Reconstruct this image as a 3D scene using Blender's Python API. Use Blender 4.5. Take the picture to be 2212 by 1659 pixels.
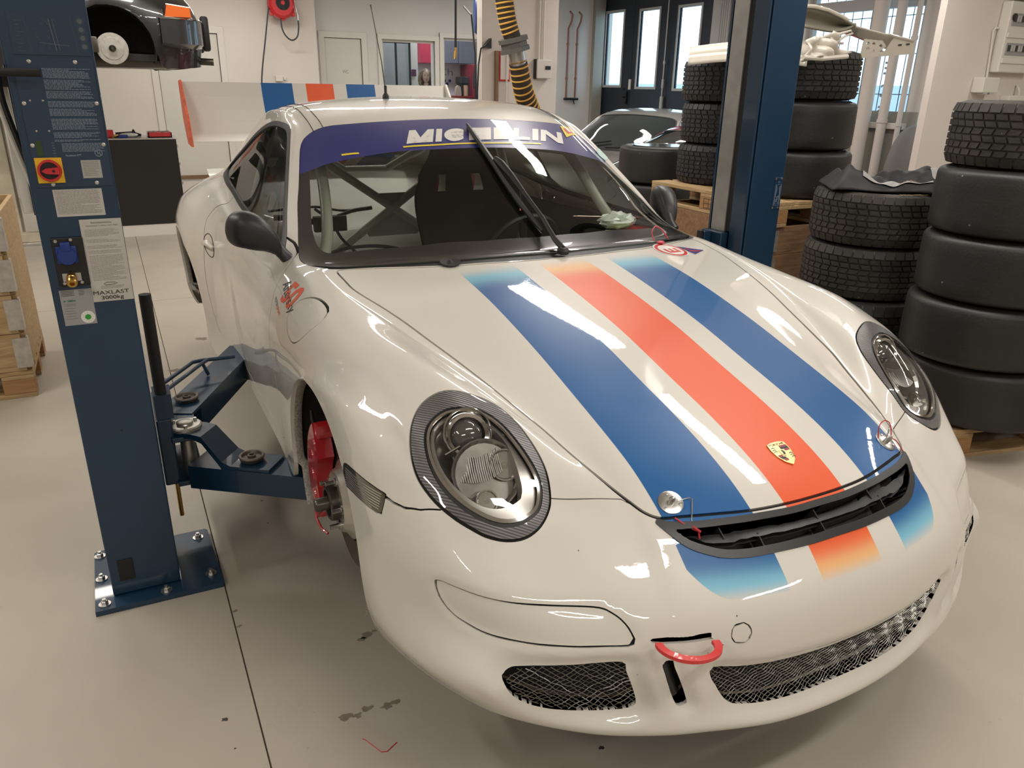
import bpy, bmesh, math, random
import numpy as np
from mathutils import Vector, Matrix
from mathutils.bvhtree import BVHTree
PI = math.pi
sc = bpy.context.scene
CAM_C = (-1.262296, -0.835420, 1.556176)
TUBE_W = 36.0
for o in list(bpy.data.objects): bpy.data.objects.remove(o)
COL = sc.collection
# ---------------------------------------------------------------- camera
cd = bpy.data.cameras.new('camera'); cam = bpy.data.objects.new('camera', cd); COL.objects.link(cam)
_r = Vector((0.892545, -0.450661, 0.016366)); _u = Vector((0.149115, 0.329187, 0.932417)); _w = Vector((0.425591, 0.829784, -0.361014))
cam.matrix_world = Matrix(((_r.x, _u.x, -_w.x, CAM_C[0]), (_r.y, _u.y, -_w.y, CAM_C[1]), (_r.z, _u.z, -_w.z, CAM_C[2]), (0, 0, 0, 1)))
cd.sensor_width = 36.0; cd.sensor_fit = 'HORIZONTAL'; cd.lens = 1656.323 / 2212 * 36.0; cd.clip_start = 0.02; cd.clip_end = 200
sc.camera = cam
# ---------------------------------------------------------------- view, world, lamps
sc.view_settings.view_transform = 'Standard'; sc.view_settings.look = 'None'
sc.view_settings.gamma = 1.0; sc.view_settings.use_curve_mapping = False
sc.view_settings.exposure = 0.14
world = bpy.data.worlds.new('daylight'); sc.world = world; world.use_nodes = True
_bg = world.node_tree.nodes['Background']; _bg.inputs[0].default_value = (0.60, 0.80, 1.0, 1); _bg.inputs[1].default_value = 3.0
LAMP_Z = 3.12
TUBES = [  # x, y, along ('x' or 'y'), length: the fluorescent battens under the ceiling, one added for the pier
    (1.62, 1.05, 'y', 1.75), (1.54, 3.25, 'y', 1.75), (0.62, 5.45, 'x', 1.65), (0.15, -1.2, 'x', 1.65),
    (-2.75, 2.4, 'y', 1.65), (-3.15, 4.5, 'y', 1.65), (5.0, 4.0, 'y', 1.65), (-1.2, 6.4, 'x', 1.65), (2.4, 8.6, 'x', 1.65),
    (4.9, 7.2, 'y', 1.65), (-2.4, 9.6, 'x', 1.65), (0.4, 10.4, 'x', 1.65), (-3.6, -0.6, 'y', 1.65), (4.6, 0.2, 'y', 1.65), (4.4, 10.4, 'x', 1.65), (1.6, -3.2, 'x', 1.65), (6.9, 1.6, 'y', 1.65), (-2.2, -3.4, 'x', 1.65)]  # the batten before the last is added to brighten the pier face
for i, (x, y, ax, L) in enumerate(TUBES):
    ld = bpy.data.lights.new('tube_light', 'AREA'); ld.shape = 'RECTANGLE'
    ld.size = L; ld.size_y = 0.17; ld.energy = TUBE_W; ld.color = (1.0, 0.945, 0.875)
    lo = bpy.data.objects.new('tube_light', ld); COL.objects.link(lo)
    lo.location = (x, y, LAMP_Z - 0.045); lo.rotation_euler = (0, 0, 0 if ax == 'x' else PI / 2)
# ---------------------------------------------------------------- helpers
def P(o, par):
    if par is not None:
        o.parent = par; o.matrix_parent_inverse = par.matrix_basis.inverted()
    return o
def tag(o, label=None, cat=None, group=None, kind=None):
    if label: o['label'] = label
    if cat: o['category'] = cat
    if group: o['group'] = group
    if kind: o['kind'] = kind
    return o
def thing(name, label, cat, loc=(0, 0, 0), group=None):
    o = bpy.data.objects.new(name, None); COL.objects.link(o); o.location = loc; o.empty_display_size = 0.1
    return tag(o, label, cat, group)
def node_mat(name): 
    m = bpy.data.materials.new(name); m.use_nodes = True
    return m, m.node_tree, m.node_tree.nodes['Principled BSDF']
def mat(name, col, rough=0.5, metal=0.0, coat=0.0, noise=0.0, nscale=8.0, bump=0.0, bscale=60.0, emit=None, es=0.0, spec=0.5, croat=0.03, trans=0.0, aniso=None):
    m, nt, b = node_mat(name)
    b.inputs['Base Color'].default_value = (*col, 1); b.inputs['Roughness'].default_value = rough
    b.inputs['Metallic'].default_value = metal; b.inputs['Coat Weight'].default_value = coat; b.inputs['Coat Roughness'].default_value = croat
    b.inputs['Specular IOR Level'].default_value = spec
    if trans: b.inputs['Transmission Weight'].default_value = trans
    if emit: b.inputs['Emission Color'].default_value = (*emit, 1); b.inputs['Emission Strength'].default_value = es
    if noise or bump:
        tc = nt.nodes.new('ShaderNodeTexCoord')
    if noise:
        n = nt.nodes.new('ShaderNodeTexNoise'); n.inputs['Scale'].default_value = nscale; n.inputs['Detail'].default_value = 6
        nt.links.new(tc.outputs['Object'], n.inputs['Vector'])
        r = nt.nodes.new('ShaderNodeMapRange'); r.inputs['From Min'].default_value = .3; r.inputs['From Max'].default_value = .7
        r.inputs['To Min'].default_value = 1 - noise; r.inputs['To Max'].default_value = 1 + noise
        nt.links.new(n.outputs['Fac'], r.inputs['Value'])
        mx = nt.nodes.new('ShaderNodeVectorMath'); mx.operation = 'SCALE'; mx.inputs[0].default_value = col
        nt.links.new(r.outputs[0], mx.inputs['Scale']); nt.links.new(mx.outputs[0], b.inputs['Base Color'])
    if bump:
        n2 = nt.nodes.new('ShaderNodeTexNoise'); n2.inputs['Scale'].default_value = bscale; n2.inputs['Detail'].default_value = 4
        nt.links.new(tc.outputs['Object'], n2.inputs['Vector'])
        bp = nt.nodes.new('ShaderNodeBump'); bp.inputs['Strength'].default_value = bump; bp.inputs['Distance'].default_value = 0.004
        nt.links.new(n2.outputs['Fac'], bp.inputs['Height']); nt.links.new(bp.outputs[0], b.inputs['Normal'])
    return m
def meshobj(name, V, F, m, par=None, smooth=False, N=None, ang=None):
    me = bpy.data.meshes.new(name); V = np.asarray(V, float)
    me.from_pydata(V.tolist(), [], [list(map(int, f)) for f in F]); 
    me.update()
    if smooth or N is not None:
        me.polygons.foreach_set('use_smooth', [True] * len(me.polygons))
    if N is not None: me.normals_split_custom_set_from_vertices([tuple(n) for n in N])
    elif smooth and ang: me.set_sharp_from_angle(angle=math.radians(ang))
    o = bpy.data.objects.new(name, me); COL.objects.link(o)
    if m is not None: me.materials.append(m)
    return P(o, par)
class MB:
    "collects simple solids, builds them as one mesh object"
    def __init__(s): s.v = []; s.f = []
    def add(s, v, f):
        n = len(s.v); s.v += [tuple(p) for p in v]; s.f += [[i + n for i in q] for q in f]; return s
    def box(s, a, b, bev=0.0, rot=None, piv=None):
        x0, y0, z0 = a; x1, y1, z1 = b
        if bev <= 0:
            v = [(x0, y0, z0), (x1, y0, z0), (x1, y1, z0), (x0, y1, z0), (x0, y0, z1), (x1, y0, z1), (x1, y1, z1), (x0, y1, z1)]
            f = [[0, 3, 2, 1], [4, 5, 6, 7], [0, 1, 5, 4], [1, 2, 6, 5], [2, 3, 7, 6], [3, 0, 4, 7]]
        else:
            bm = bmesh.new(); bmesh.ops.create_cube(bm, size=1)
            for q in bm.verts: q.co = Vector(((x0 + x1) / 2 + q.co.x * (x1 - x0), (y0 + y1) / 2 + q.co.y * (y1 - y0), (z0 + z1) / 2 + q.co.z * (z1 - z0)))
            bmesh.ops.bevel(bm, geom=bm.edges[:], offset=bev, segments=2, affect='EDGES', profile=.5)
            bm.verts.index_update(); v = [q.co[:] for q in bm.verts]; f = [[w.index for w in p.verts] for p in bm.faces]; bm.free()
        if rot is not None:
            pv = Vector(piv if piv is not None else ((x0 + x1) / 2, (y0 + y1) / 2, (z0 + z1) / 2)); v = [tuple(rot @ (Vector(q) - pv) + pv) for q in v]
        return s.add(v, f)
    def cyl(s, p0, p1, r0, r1=None, n=16, cap=True):
        r1 = r0 if r1 is None else r1
        p0 = Vector(p0); p1 = Vector(p1); d = (p1 - p0).normalized(); a = d.orthogonal().normalized(); b = d.cross(a)
        v = []
        for p, r in ((p0, r0), (p1, r1)):
            v += [tuple(p + (a * math.cos(t) + b * math.sin(t)) * r) for t in [2 * PI * i / n for i in range(n)]]
        f = [[i, (i + 1) % n, n + (i + 1) % n, n + i] for i in range(n)]
        if cap: f += [list(range(n))[::-1], list(range(n, 2 * n))]
        return s.add(v, f)
    def tube(s, pts, r, n=8, cap=True, closed=False):
        pts = [Vector(p) for p in pts]; m = len(pts); rs = r if hasattr(r, '__len__') else [r] * m
        v = []; a = None
        for i, p in enumerate(pts):
            d = (pts[(i + 1) % m] - pts[i - 1]) if (closed or 0 < i < m - 1) else (pts[1] - pts[0] if i == 0 else pts[-1] - pts[-2])
            d.normalize()
            a = d.orthogonal().normalized() if a is None else (a - d * a.dot(d)).normalized()
            b = d.cross(a); v += [tuple(p + (a * math.cos(t) + b * math.sin(t)) * rs[i]) for t in [2 * PI * k / n for k in range(n)]]
        f = []
        for i in range(m if closed else m - 1):
            j = (i + 1) % m
            f += [[i * n + k, i * n + (k + 1) % n, j * n + (k + 1) % n, j * n + k] for k in range(n)]
        if cap and not closed: f += [list(range(n))[::-1], list(range((m - 1) * n, m * n))]
        return s.add(v, f)
    def lathe(s, prof, c=(0, 0, 0), ax=(0, 0, 1), n=32, closed=False):
        # prof: [(radius, height)]
        ax = Vector(ax).normalized(); a = ax.orthogonal().normalized(); b = ax.cross(a); c = Vector(c); v = []
        for r, h in prof:
            v += [tuple(c + ax * h + (a * math.cos(t) + b * math.sin(t)) * r) for t in [2 * PI * k / n for k in range(n)]]
        f = []; m = len(prof)
        for i in range(m if closed else m - 1):
            j = (i + 1) % m
            f += [[i * n + k, i * n + (k + 1) % n, j * n + (k + 1) % n, j * n + k] for k in range(n)]
        if not closed:
            if prof[0][0] > 1e-6: f.append(list(range(n))[::-1])
            if prof[-1][0] > 1e-6: f.append(list(range((m - 1) * n, m * n)))
        return s.add(v, f)
    def prism(s, poly, o, ex, ey, ez, h):
        # poly in (ex, ey) plane at origin o, extruded by h along ez
        o, ex, ey, ez = map(Vector, (o, ex, ey, ez)); n = len(poly)
        v = [tuple(o + ex * a + ey * b) for a, b in poly] + [tuple(o + ex * a + ey * b + ez * h) for a, b in poly]
        return s.add(v, [list(range(n))[::-1], list(range(n, 2 * n))] + [[i, (i + 1) % n, n + (i + 1) % n, n + i] for i in range(n)])
    def torus(s, c, ax, R, r, n=32, k=8):
        ax = Vector(ax).normalized(); a = ax.orthogonal().normalized(); b = ax.cross(a); c = Vector(c)
        return s.tube([c + (a * math.cos(t) + b * math.sin(t)) * R for t in [2 * PI * i / n for i in range(n)]], r, n=k, closed=True)
    def sphere(s, c, r, sc_=(1, 1, 1), n=16, m=10):
        v = []; f = []
        for i in range(m + 1):
            t = PI * i / m
            for k in range(n):
                p = 2 * PI * k / n; v.append((c[0] + r * sc_[0] * math.sin(t) * math.cos(p), c[1] + r * sc_[1] * math.sin(t) * math.sin(p), c[2] + r * sc_[2] * math.cos(t)))
        for i in range(m):
            for k in range(n): f.append([i * n + k, (i + 1) * n + k, (i + 1) * n + (k + 1) % n, i * n + (k + 1) % n])
        return s.add(v, f)
    def build(s, name, m, par=None, smooth=False, ang=35):
        o = meshobj(name, s.v, s.f, m, par, smooth=smooth, ang=ang)
        bm = bmesh.new(); bm.from_mesh(o.data); bmesh.ops.remove_doubles(bm, verts=bm.verts, dist=1e-6); bmesh.ops.recalc_face_normals(bm, faces=bm.faces); bm.to_mesh(o.data); bm.free()
        if smooth: o.data.set_sharp_from_angle(angle=math.radians(ang))
        return o
def copy_tree(o, par=None):
    c = o.copy(); COL.objects.link(c)
    if par is not None: c.parent = par
    for ch in [q for q in ALLOBJ() if q.parent == o]: copy_tree(ch, c)
    return c
def ALLOBJ(): return list(COL.objects)
def copy_thing(root, loc, rot=None, label=None, group=None):
    # copies a thing and its parts (two levels)
    r = root.copy(); COL.objects.link(r); r.location = loc
    if rot is not None: r.rotation_euler = rot
    if label: r['label'] = label
    if group: r['group'] = group
    for ch in list(root.children):
        c = ch.copy(); COL.objects.link(c); c.parent = r
        for g in list(ch.children):
            d = g.copy(); COL.objects.link(d); d.parent = c
    return r
def crv(pts, n=8, closed=False):
    # Catmull-Rom through points
    pts = np.array(pts, float); m = len(pts); out = []
    for i in range(m if closed else m - 1):
        if closed: a, b, c, d = pts[(i - 1) % m], pts[i], pts[(i + 1) % m], pts[(i + 2) % m]
        else:
            b, c = pts[i], pts[i + 1]; a = pts[i - 1] if i > 0 else 2 * b - c; d = pts[i + 2] if i + 2 < m else 2 * c - b
        for t in np.linspace(0, 1, n, endpoint=False):
            out.append(.5 * ((2 * b) + (c - a) * t + (2 * a - 5 * b + 4 * c - d) * t * t + (3 * b - a - 3 * c + d) * t ** 3))
    if not closed: out.append(pts[-1])
    return np.array(out)
_txtc = {}
def text_mesh(body, bold=False, size=1.0, width=1.0, sub=0, ext=0.0, shear=0.0):
    "flat lettering as (V, F); baseline at y=0, starts at x=0; returns V(n,3), F, width"
    cu = bpy.data.curves.new('t', 'FONT'); cu.body = body; cu.size = size; cu.shear = shear; cu.resolution_u = 3
    if bold: cu.offset = bold if isinstance(bold, float) else 0.02 * size
    cu.extrude = ext
    ob = bpy.data.objects.new('t', cu); COL.objects.link(ob)
    dg = bpy.context.evaluated_depsgraph_get(); me = bpy.data.meshes.new_from_object(ob.evaluated_get(dg))
    bm = bmesh.new(); bm.from_mesh(me); bmesh.ops.triangulate(bm, faces=bm.faces)
    for _ in range(sub):
        le = [e for e in bm.edges if e.calc_length() > 0.03 * size * (1 if width is None else 1)]
        if le: bmesh.ops.subdivide_edges(bm, edges=le, cuts=1); bmesh.ops.triangulate(bm, faces=bm.faces)
    bm.verts.index_update()
    V = np.array([v.co[:] for v in bm.verts]); F = [[v.index for v in f.verts] for f in bm.faces]; bm.free()
    bpy.data.objects.remove(ob); bpy.data.curves.remove(cu); bpy.data.meshes.remove(me)
    if len(V): V[:, 0] -= V[:, 0].min(); V[:, 0] *= width
    return V, F
def lettering(name, body, o, ex, ey, h, w=None, m=None, par=None, bold=False, shear=0, off=0.0006, center=False):
    "flat print: text of cap height h and total width w on the plane (ex, ey) at o"
    V, F = text_mesh(body, bold=bold, size=1.0, shear=shear)
    if not len(V): return None
    s = h / 0.69; k = s if w is None else w / max(V[:, 0].max(), 1e-6)
    o, ex, ey = Vector(o), Vector(ex).normalized(), Vector(ey).normalized(); nz = ex.cross(ey)
    x0 = -V[:, 0].max() * k / 2 if center else 0
    W = [tuple(o + ex * (x0 + v[0] * k) + ey * (v[1] * s) + nz * off) for v in V]
    return meshobj(name, W, F, m, par)
# ================================================================ the room
M = {}
M['wall'] = mat('wall_paint', (0.66, 0.615, 0.56), 0.75, noise=0.03, nscale=1.2)
M['wall_cool'] = mat('wall_paint_cool', (0.64, 0.62, 0.60), 0.75, noise=0.03, nscale=1.5)
M['dado'] = mat('dado_grey_paint', (0.30, 0.29, 0.25), 0.6, noise=0.05, nscale=2)
M['ceil'] = mat('ceiling_paint', (0.72, 0.69, 0.64), 0.9)
M['door'] = mat('door_white', (0.62, 0.595, 0.54), 0.45)
M['trim'] = mat('trim_white', (0.66, 0.63, 0.58), 0.5)
M['dark_steel'] = mat('door_dark_steel', (0.012, 0.018, 0.030), 0.45)
M['frame_grey'] = mat('frame_grey', (0.42, 0.42, 0.42), 0.5)
M['brown'] = mat('threshold_wood', (0.20, 0.12, 0.06), 0.5, noise=0.15)
M['black'] = mat('black_plastic', (0.010, 0.010, 0.010), 0.45)
M['blackmatt'] = mat('black_matt', (0.012, 0.012, 0.012), 0.8)
M['steel'] = mat('steel', (0.55, 0.54, 0.52), 0.3, metal=1.0)
M['zinc'] = mat('zinc', (0.52, 0.50, 0.46), 0.42, metal=0.9, noise=0.15, nscale=30)
M['copper'] = mat('copper_pipe', (0.30, 0.13, 0.09), 0.45, metal=0.6)
M['white_pl'] = mat('white_plastic', (0.66, 0.63, 0.57), 0.4)
M['red'] = mat('red_gloss', (0.55, 0.015, 0.02), 0.35, coat=0.4)
M['redk'] = mat('red_laminate', (0.22, 0.01, 0.02), 0.35)
M['yellow'] = mat('yellow', (0.80, 0.48, 0.02), 0.45)
M['brass'] = mat('brass', (0.55, 0.33, 0.10), 0.3, metal=1.0)
M['glow'] = mat('daylight_pane', (0.8, 0.9, 1.0), 0.3, emit=(0.80, 0.92, 1.0), es=0.0)
def floor_mat():
    m, nt, b = node_mat('floor_epoxy'); N = nt.nodes; L = nt.links
    tc = N.new('ShaderNodeTexCoord')
    def noise(s, d=6, rough=.6):
        n = N.new('ShaderNodeTexNoise'); n.inputs['Scale'].default_value = s; n.inputs['Detail'].default_value = d; n.inputs['Roughness'].default_value = rough
        L.new(tc.outputs['Object'], n.inputs['Vector']); return n.outputs['Fac']
    def ramp(src, p0, c0, p1, c1):
        r = N.new('ShaderNodeValToRGB'); r.color_ramp.elements[0].position = p0; r.color_ramp.elements[0].color = (*c0, 1)
        r.color_ramp.elements[1].position = p1; r.color_ramp.elements[1].color = (*c1, 1); L.new(src, r.inputs[0]); return r.outputs[0]
    def mixc(f, a, b_):
        x = N.new('ShaderNodeMix'); x.data_type = 'RGBA'; L.new(f, x.inputs[0]); L.new(a, x.inputs[6]); 
        if isinstance(b_, tuple): x.inputs[7].default_value = (*b_, 1)
        else: L.new(b_, x.inputs[7])
        return x.outputs[2]
    base = ramp(noise(1.1, 3), .3, (.375, .335, .275), .7, (.45, .405, .335))
    sm = ramp(noise(34, 8, .75), .60, (0, 0, 0), .68, (1, 1, 1)); sm2 = ramp(noise(2.3, 3), .50, (0, 0, 0), .66, (1, 1, 1))
    k = N.new('ShaderNodeMix'); k.data_type = 'RGBA'; k.blend_type = 'MULTIPLY'; k.inputs[0].default_value = 1; L.new(sm, k.inputs[6]); L.new(sm2, k.inputs[7])
    f = N.new('ShaderNodeMath'); f.operation = 'MULTIPLY'; f.inputs[1].default_value = .45; L.new(k.outputs[2], f.inputs[0])
    c = mixc(f.outputs[0], base, (.20, .17, .13))
    v = N.new('ShaderNodeTexVoronoi'); v.inputs['Scale'].default_value = 3.2; v.inputs['Randomness'].default_value = 1; L.new(tc.outputs['Object'], v.inputs['Vector'])
    sp = ramp(v.outputs['Distance'], .016, (1, 1, 1), .024, (0, 0, 0)); c = mixc(sp, c, (.05, .04, .03))
    L.new(c, b.inputs['Base Color'])
    r = N.new('ShaderNodeMapRange'); r.inputs['To Min'].default_value = .30; r.inputs['To Max'].default_value = .55; L.new(noise(5, 4), r.inputs['Value']); L.new(r.outputs[0], b.inputs['Roughness'])
    bp = N.new('ShaderNodeBump'); bp.inputs['Strength'].default_value = .12; bp.inputs['Distance'].default_value = .01; L.new(noise(9, 8), bp.inputs['Height']); L.new(bp.outputs[0], b.inputs['Normal'])
    return m
M['floor'] = floor_mat()
M['joint'] = mat('floor_joint', (0.11, 0.09, 0.065), 0.9)
def struct(name, mb, m, par=None, smooth=False):
    o = mb.build(name, m, par, smooth); 
    if par is None: o['kind'] = 'structure'
    return o
X0, X1, Y0, Y1, ZC = -7.0, 7.2, -6.0, 12.3, 4.0
# floor slabs with real joints
fl = MB(); xs = [X0 - .3, -1.13, 10.5]; ys = [Y0 - .3, 5.42, 16.5]
g = .0022
for i in range(len(xs) - 1):
    for j in range(len(ys) - 1):
        fl.box((xs[i] + g, ys[j] + g, -.05), (xs[i + 1] - g, ys[j + 1] - g, 0))
flo = struct('floor', fl, M['floor'])
jb = MB().box((X0 - .3, Y0 - .3, -.12), (10.5, 16.5, -.006)); jo = jb.build('joint_bed', M['joint'], flo)
def flake(px, py, r, seed, m, name='paint_chip'):
    rnd = random.Random(seed); n = 14; v = []
    for k in range(n):
        a = 2 * PI * k / n; q = r * rnd.uniform(.45, 1.1); v.append((px + q * math.cos(a), py + q * .7 * math.sin(a), .0006))
    meshobj(name, v, [list(range(n))], m, flo)
M['chip'] = mat('bare_concrete', (0.20, 0.165, 0.13), 0.9, noise=.2, nscale=60)
M['blob'] = mat('oil_spot', (0.03, 0.028, 0.025), 0.5)
for i, (x, y, r) in enumerate([(-.925, .752, .022), (-.895, .742, .016), (-.865, .755, .018), (-.815, .742, .020), (-.785, .745, .018), (-.78, 1.04, .022), (-.80, 1.03, .015), (-.755, 1.05, .012), (-1.10, 3.74, .05), (-1.18, 3.62, .03), (-.9, 4.3, .05), (-1.0, 3.3, .02), (-1.118, 1.25, .010), (-1.12, 1.33, .012)]):
    flake(x, y, r, i, M['chip'])
for i, (x, y, r) in enumerate([(-1.21, .88, .011), (-.99, 2.62, .010), (-1.2, .77, .004), (.14, .70, .008), (.62, .42, .006), (.18, .6, .005), (1.02, .62, .008), (-.37, .37, .010), (-1.42, 3.1, .012), (-.92, 2.0, .006), (-.93, 1.82, .005), (1.3, .9, .010), (1.05, .45, .007)]):
    flake(x, y, r, 50 + i, M['blob'], 'oil_spot')
red_line = MB().tube([(-.905, .66, .001), (-.90, .655, .001), (-.875, .60, .001), (-.862, .595, .001), (-.83, .612, .001)], .0012, 5).build('red_thread', M['red'], flo)
struct('ceiling', MB().box((X0 - .3, Y0 - .3, ZC), (7.4, 16.5, ZC + .2)).box((7.4, Y0 - .3, ZC), (9.6, 5.45, ZC + .2)), M['ceil'])
def wall_x(name, y, x0, x1, holes, t=.15, m=None, z1=ZC, par=None):
    "wall in an X-aligned plane, front face at y, with rectangular openings (xa, xb, za, zb)"
    mb = MB(); cx = x0
    for xa, xb, za, zb in sorted(holes):
        mb.box((cx, y, 0), (xa, y + t, z1))
        if za > 0: mb.box((xa, y, 0), (xb, y + t, za))
        mb.box((xa, y, zb), (xb, y + t, z1)); cx = xb
    mb.box((cx, y, 0), (x1, y + t, z1)); return struct(name, mb, m or M['wall'], par)
def wall_y(name, x, y0, y1, holes, t=.2, m=None):
    mb = MB(); cy = y0
    for ya, yb, za, zb in sorted(holes):
        mb.box((x, cy, 0), (x + t, ya, ZC))
        if za > 0: mb.box((x, ya, 0), (x + t, yb, za))
        mb.box((x, ya, zb), (x + t, yb, ZC)); cy = yb
    mb.box((x, cy, 0), (x + t, y1, ZC)); return struct(name, mb, m or M['wall'])
STEP = .22
wall_x('wall_back', 12.3, 1.84, X1 + .2, [(2.04, 2.64, STEP, 2.24), (2.98, 3.90, STEP, 2.25), (4.06, 5.2, STEP, 2.31)], m=M['wall_cool'])
wall_x('wall_back_left', 11.95, X0, 1.84, [(-.45, .40, STEP, 2.21)], t=.5)
wall_y('wall_left', X0 - .2, Y0, 12.5, [])
wall_x('wall_front', Y0 - .15, X0, 9.6, [])
wall_y('wall_right', X1, 5.45, 16.2, [(5.62, 7.35, 1.23, 3.1), (9.15, 12.25, .02, 3.55)])
wall_x('wall_right_pier', 4.35, 5.82, 9.5, [], t=.07)
wall_y('wall_right_front', 9.3, Y0, 4.4, [])
struct('trim_1', MB().box((X1 - .015, 5.45, 0), (X1, 9.1, 1.36)), M['dado'])
# raised floor of the back rooms
struct('trim_2', MB().box((X0, 12.46, 0), (X1, 16.0, STEP)), mat('vinyl_floor', (.20, .19, .18), .5))
struct('wall_kitchen', MB().box((1.7, 15.25, 0), (7.2, 15.4, ZC)), M['wall_cool'])
struct('trim_3', MB().box((-.45, 11.93, STEP - .03), (.42, 12.05, STEP + .02)), M['brown'])
# column in the middle of the shop
struct('wall_column', MB().box((2.80, 8.0, 0), (3.81, 8.14, ZC)), M['wall'])
# ---- personnel door and WC door (leaf, casing, hairline gap)
def door(name, x0, x1, y, z0, z1, text, hinge_right=True):
    d = bpy.data.objects.new(name, None); COL.objects.link(d); d.location = ((x0 + x1) / 2, y, z0); d['kind'] = 'structure'
    MB().box((x0 + .006, y + .012, z0 + .006), (x1 - .006, y + .05, z1 - .006), .003).build('leaf', M['door'], d)
    c = MB(); c.box((x0 - .09, y - .018, z0), (x0, y + .02, z1 + .09), .004); c.box((x1, y - .018, z0), (x1 + .09, y + .02, z1 + .09), .004); c.box((x0 - .09, y - .0185, z1), (x1 + .09, y + .0195, z1 + .09), .004)
    c.build('casing', M['trim'], d)
    MB().box((x0, y + .05, z0), (x1, y + .06, z1)).build('backing', M['blackmatt'], d)
    hx = x0 + .07 if hinge_right else x1 - .07
    h = MB(); h.cyl((hx, y + .012, 1.25), (hx, y - .04, 1.25), .01); h.tube([(hx, y - .04, 1.25), (hx + (.1 if hinge_right else -.1), y - .045, 1.25)], .009); h.build('handle', M['steel'], d, True)
    lettering('lettering', text, ((x0 + x1) / 2 + .02, y + .0115, 1.88 if len(text) > 3 else 1.72), (1, 0, 0), (0, 0, 1), .055 if len(text) > 3 else .05, .27 if len(text) > 3 else .10, M['lead'], d, center=True)
M['lead'] = mat('lettering_grey', (0.22, 0.21, 0.20), 0.5)
door('door_1', -.45, .40, 11.95, STEP, 2.21, 'PERSONAL', False)
door('door_2', 2.04, 2.64, 12.3, STEP, 2.24, 'WC')
# ---- glazed openings to the office kitchen
M['thin_glass'] = None
def glass_mat(name, tint=(.9, .95, .95), refl=1.0, rough=0.0):
    m = bpy.data.materials.new(name); m.use_nodes = True; nt = m.node_tree; nt.nodes.clear(); N = nt.nodes
    o = N.new('ShaderNodeOutputMaterial'); t = N.new('ShaderNodeBsdfTransparent'); t.inputs[0].default_value = (*tint, 1)
    g_ = N.new('ShaderNodeBsdfGlossy'); g_.inputs['Roughness'].default_value = rough; fr = N.new('ShaderNodeFresnel'); fr.inputs['IOR'].default_value = 1.5
    ge = N.new('ShaderNodeNewGeometry'); iv = N.new('ShaderNodeMath'); iv.operation = 'SUBTRACT'; iv.inputs[0].default_value = refl; nt.links.new(ge.outputs['Backfacing'], iv.inputs[1]); iv.use_clamp = True
    k = N.new('ShaderNodeMath'); k.operation = 'MULTIPLY'; nt.links.new(iv.outputs[0], k.inputs[1]); nt.links.new(fr.outputs[0], k.inputs[0])
    mx = N.new('ShaderNodeMixShader'); nt.links.new(k.outputs[0], mx.inputs[0]); nt.links.new(t.outputs[0], mx.inputs[1]); nt.links.new(g_.outputs[0], mx.inputs[2]); nt.links.new(mx.outputs[0], o.inputs[0])
    return m
M['glass'] = glass_mat('window_glass')
def glazed(name, x0, x1, y, z0, z1):
    d = bpy.data.objects.new(name, None); COL.objects.link(d); d.location = ((x0 + x1) / 2, y, z0); d['kind'] = 'structure'
    c = MB(); w = .075
    c.box((x0 - w, y - .03, z0), (x0, y + .03, z1 + w), .005); c.box((x1, y - .03, z0), (x1 + w, y + .03, z1 + w), .005); c.box((x0 - w, y - .0305, z1), (x1 + w, y + .0305, z1 + w), .005)
    c.build('casing', M['trim'], d)
    s = MB(); w = .035
    s.box((x0, y + .04, z0), (x0 + w, y + .09, z1)); s.box((x1 - w, y + .04, z0), (x1, y + .09, z1)); s.box((x0, y + .041, z1 - w), (x1, y + .089, z1)); s.box((x0, y + .041, z0), (x1, y + .089, z0 + w)); s.build('sash', M['trim'], d)
    MB().box((x0 + w, y + .062, z0 + w), (x1 - w, y + .068, z1 - w)).build('pane', M['glass'], d)
glazed('window_1', 2.98, 3.90, 12.3, STEP, 2.25)
glazed('window_2', 4.06, 5.2, 12.3, STEP, 2.31)
# ---- dark folding doors to the yard on the right wall (three leaves in view, each with a tall pane)
M['day'] = mat('overcast_yard', (0.8, 0.9, 1.0), 0.8)
dd = bpy.data.objects.new('door_3', None); COL.objects.link(dd); dd.location = (7.3, 10.7, 0); dd['kind'] = 'structure'
leaves = [(11.33, 12.25, 11.65, 12.19, 1.62, 2.83), (10.36, 11.32, 10.61, 11.14, 1.60, 2.80), (9.15, 10.35, 9.55, 10.08, 1.58, 2.78)]
for ya, yb, wa, wb, za, zb in leaves:
    x = 7.24
    q = MB(); q.box((x, ya, .02), (x + .05, wa, 3.55)); q.box((x, wb, .02), (x + .05, yb, 3.55)); q.box((x, wa, .02), (x + .05, wb, za)); q.box((x, wa, zb), (x + .05, wb, 3.55))
    lf = q.build('leaf', M['dark_steel'], dd)
    fr = MB(); w = .04
    fr.box((x - .012, wa - w, za - w), (x + .02, wa, zb + w)); fr.box((x - .012, wb, za - w), (x + .02, wb + w, zb + w)); fr.box((x - .0125, wa, za - w), (x + .019, wb, za)); fr.box((x - .0125, wa, zb), (x + .019, wb, zb + w))
    fr.build('pane_frame', M['frame_grey'], lf)
    MB().box((x + .02, wa, za), (x + .026, wb, zb)).build('pane', M['glass'], lf)
hd = MB(); hd.box((7.20, 11.38, 1.30), (7.24, 11.43, 1.52), .004); hd.cyl((7.21, 11.405, 1.42), (7.15, 11.405, 1.42), .012); hd.tube([(7.15, 11.405, 1.42), (7.15, 11.53, 1.42)], .011); hd.cyl((7.2, 11.46, 1.55), (7.185, 11.46, 1.55), .022)
hd.build('handle', M['black'], dd, True)
MB().box((7.22, 11.30, 1.55), (7.24, 11.36, 1.72), .003).build('notice', M['white_pl'], dd)
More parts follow.
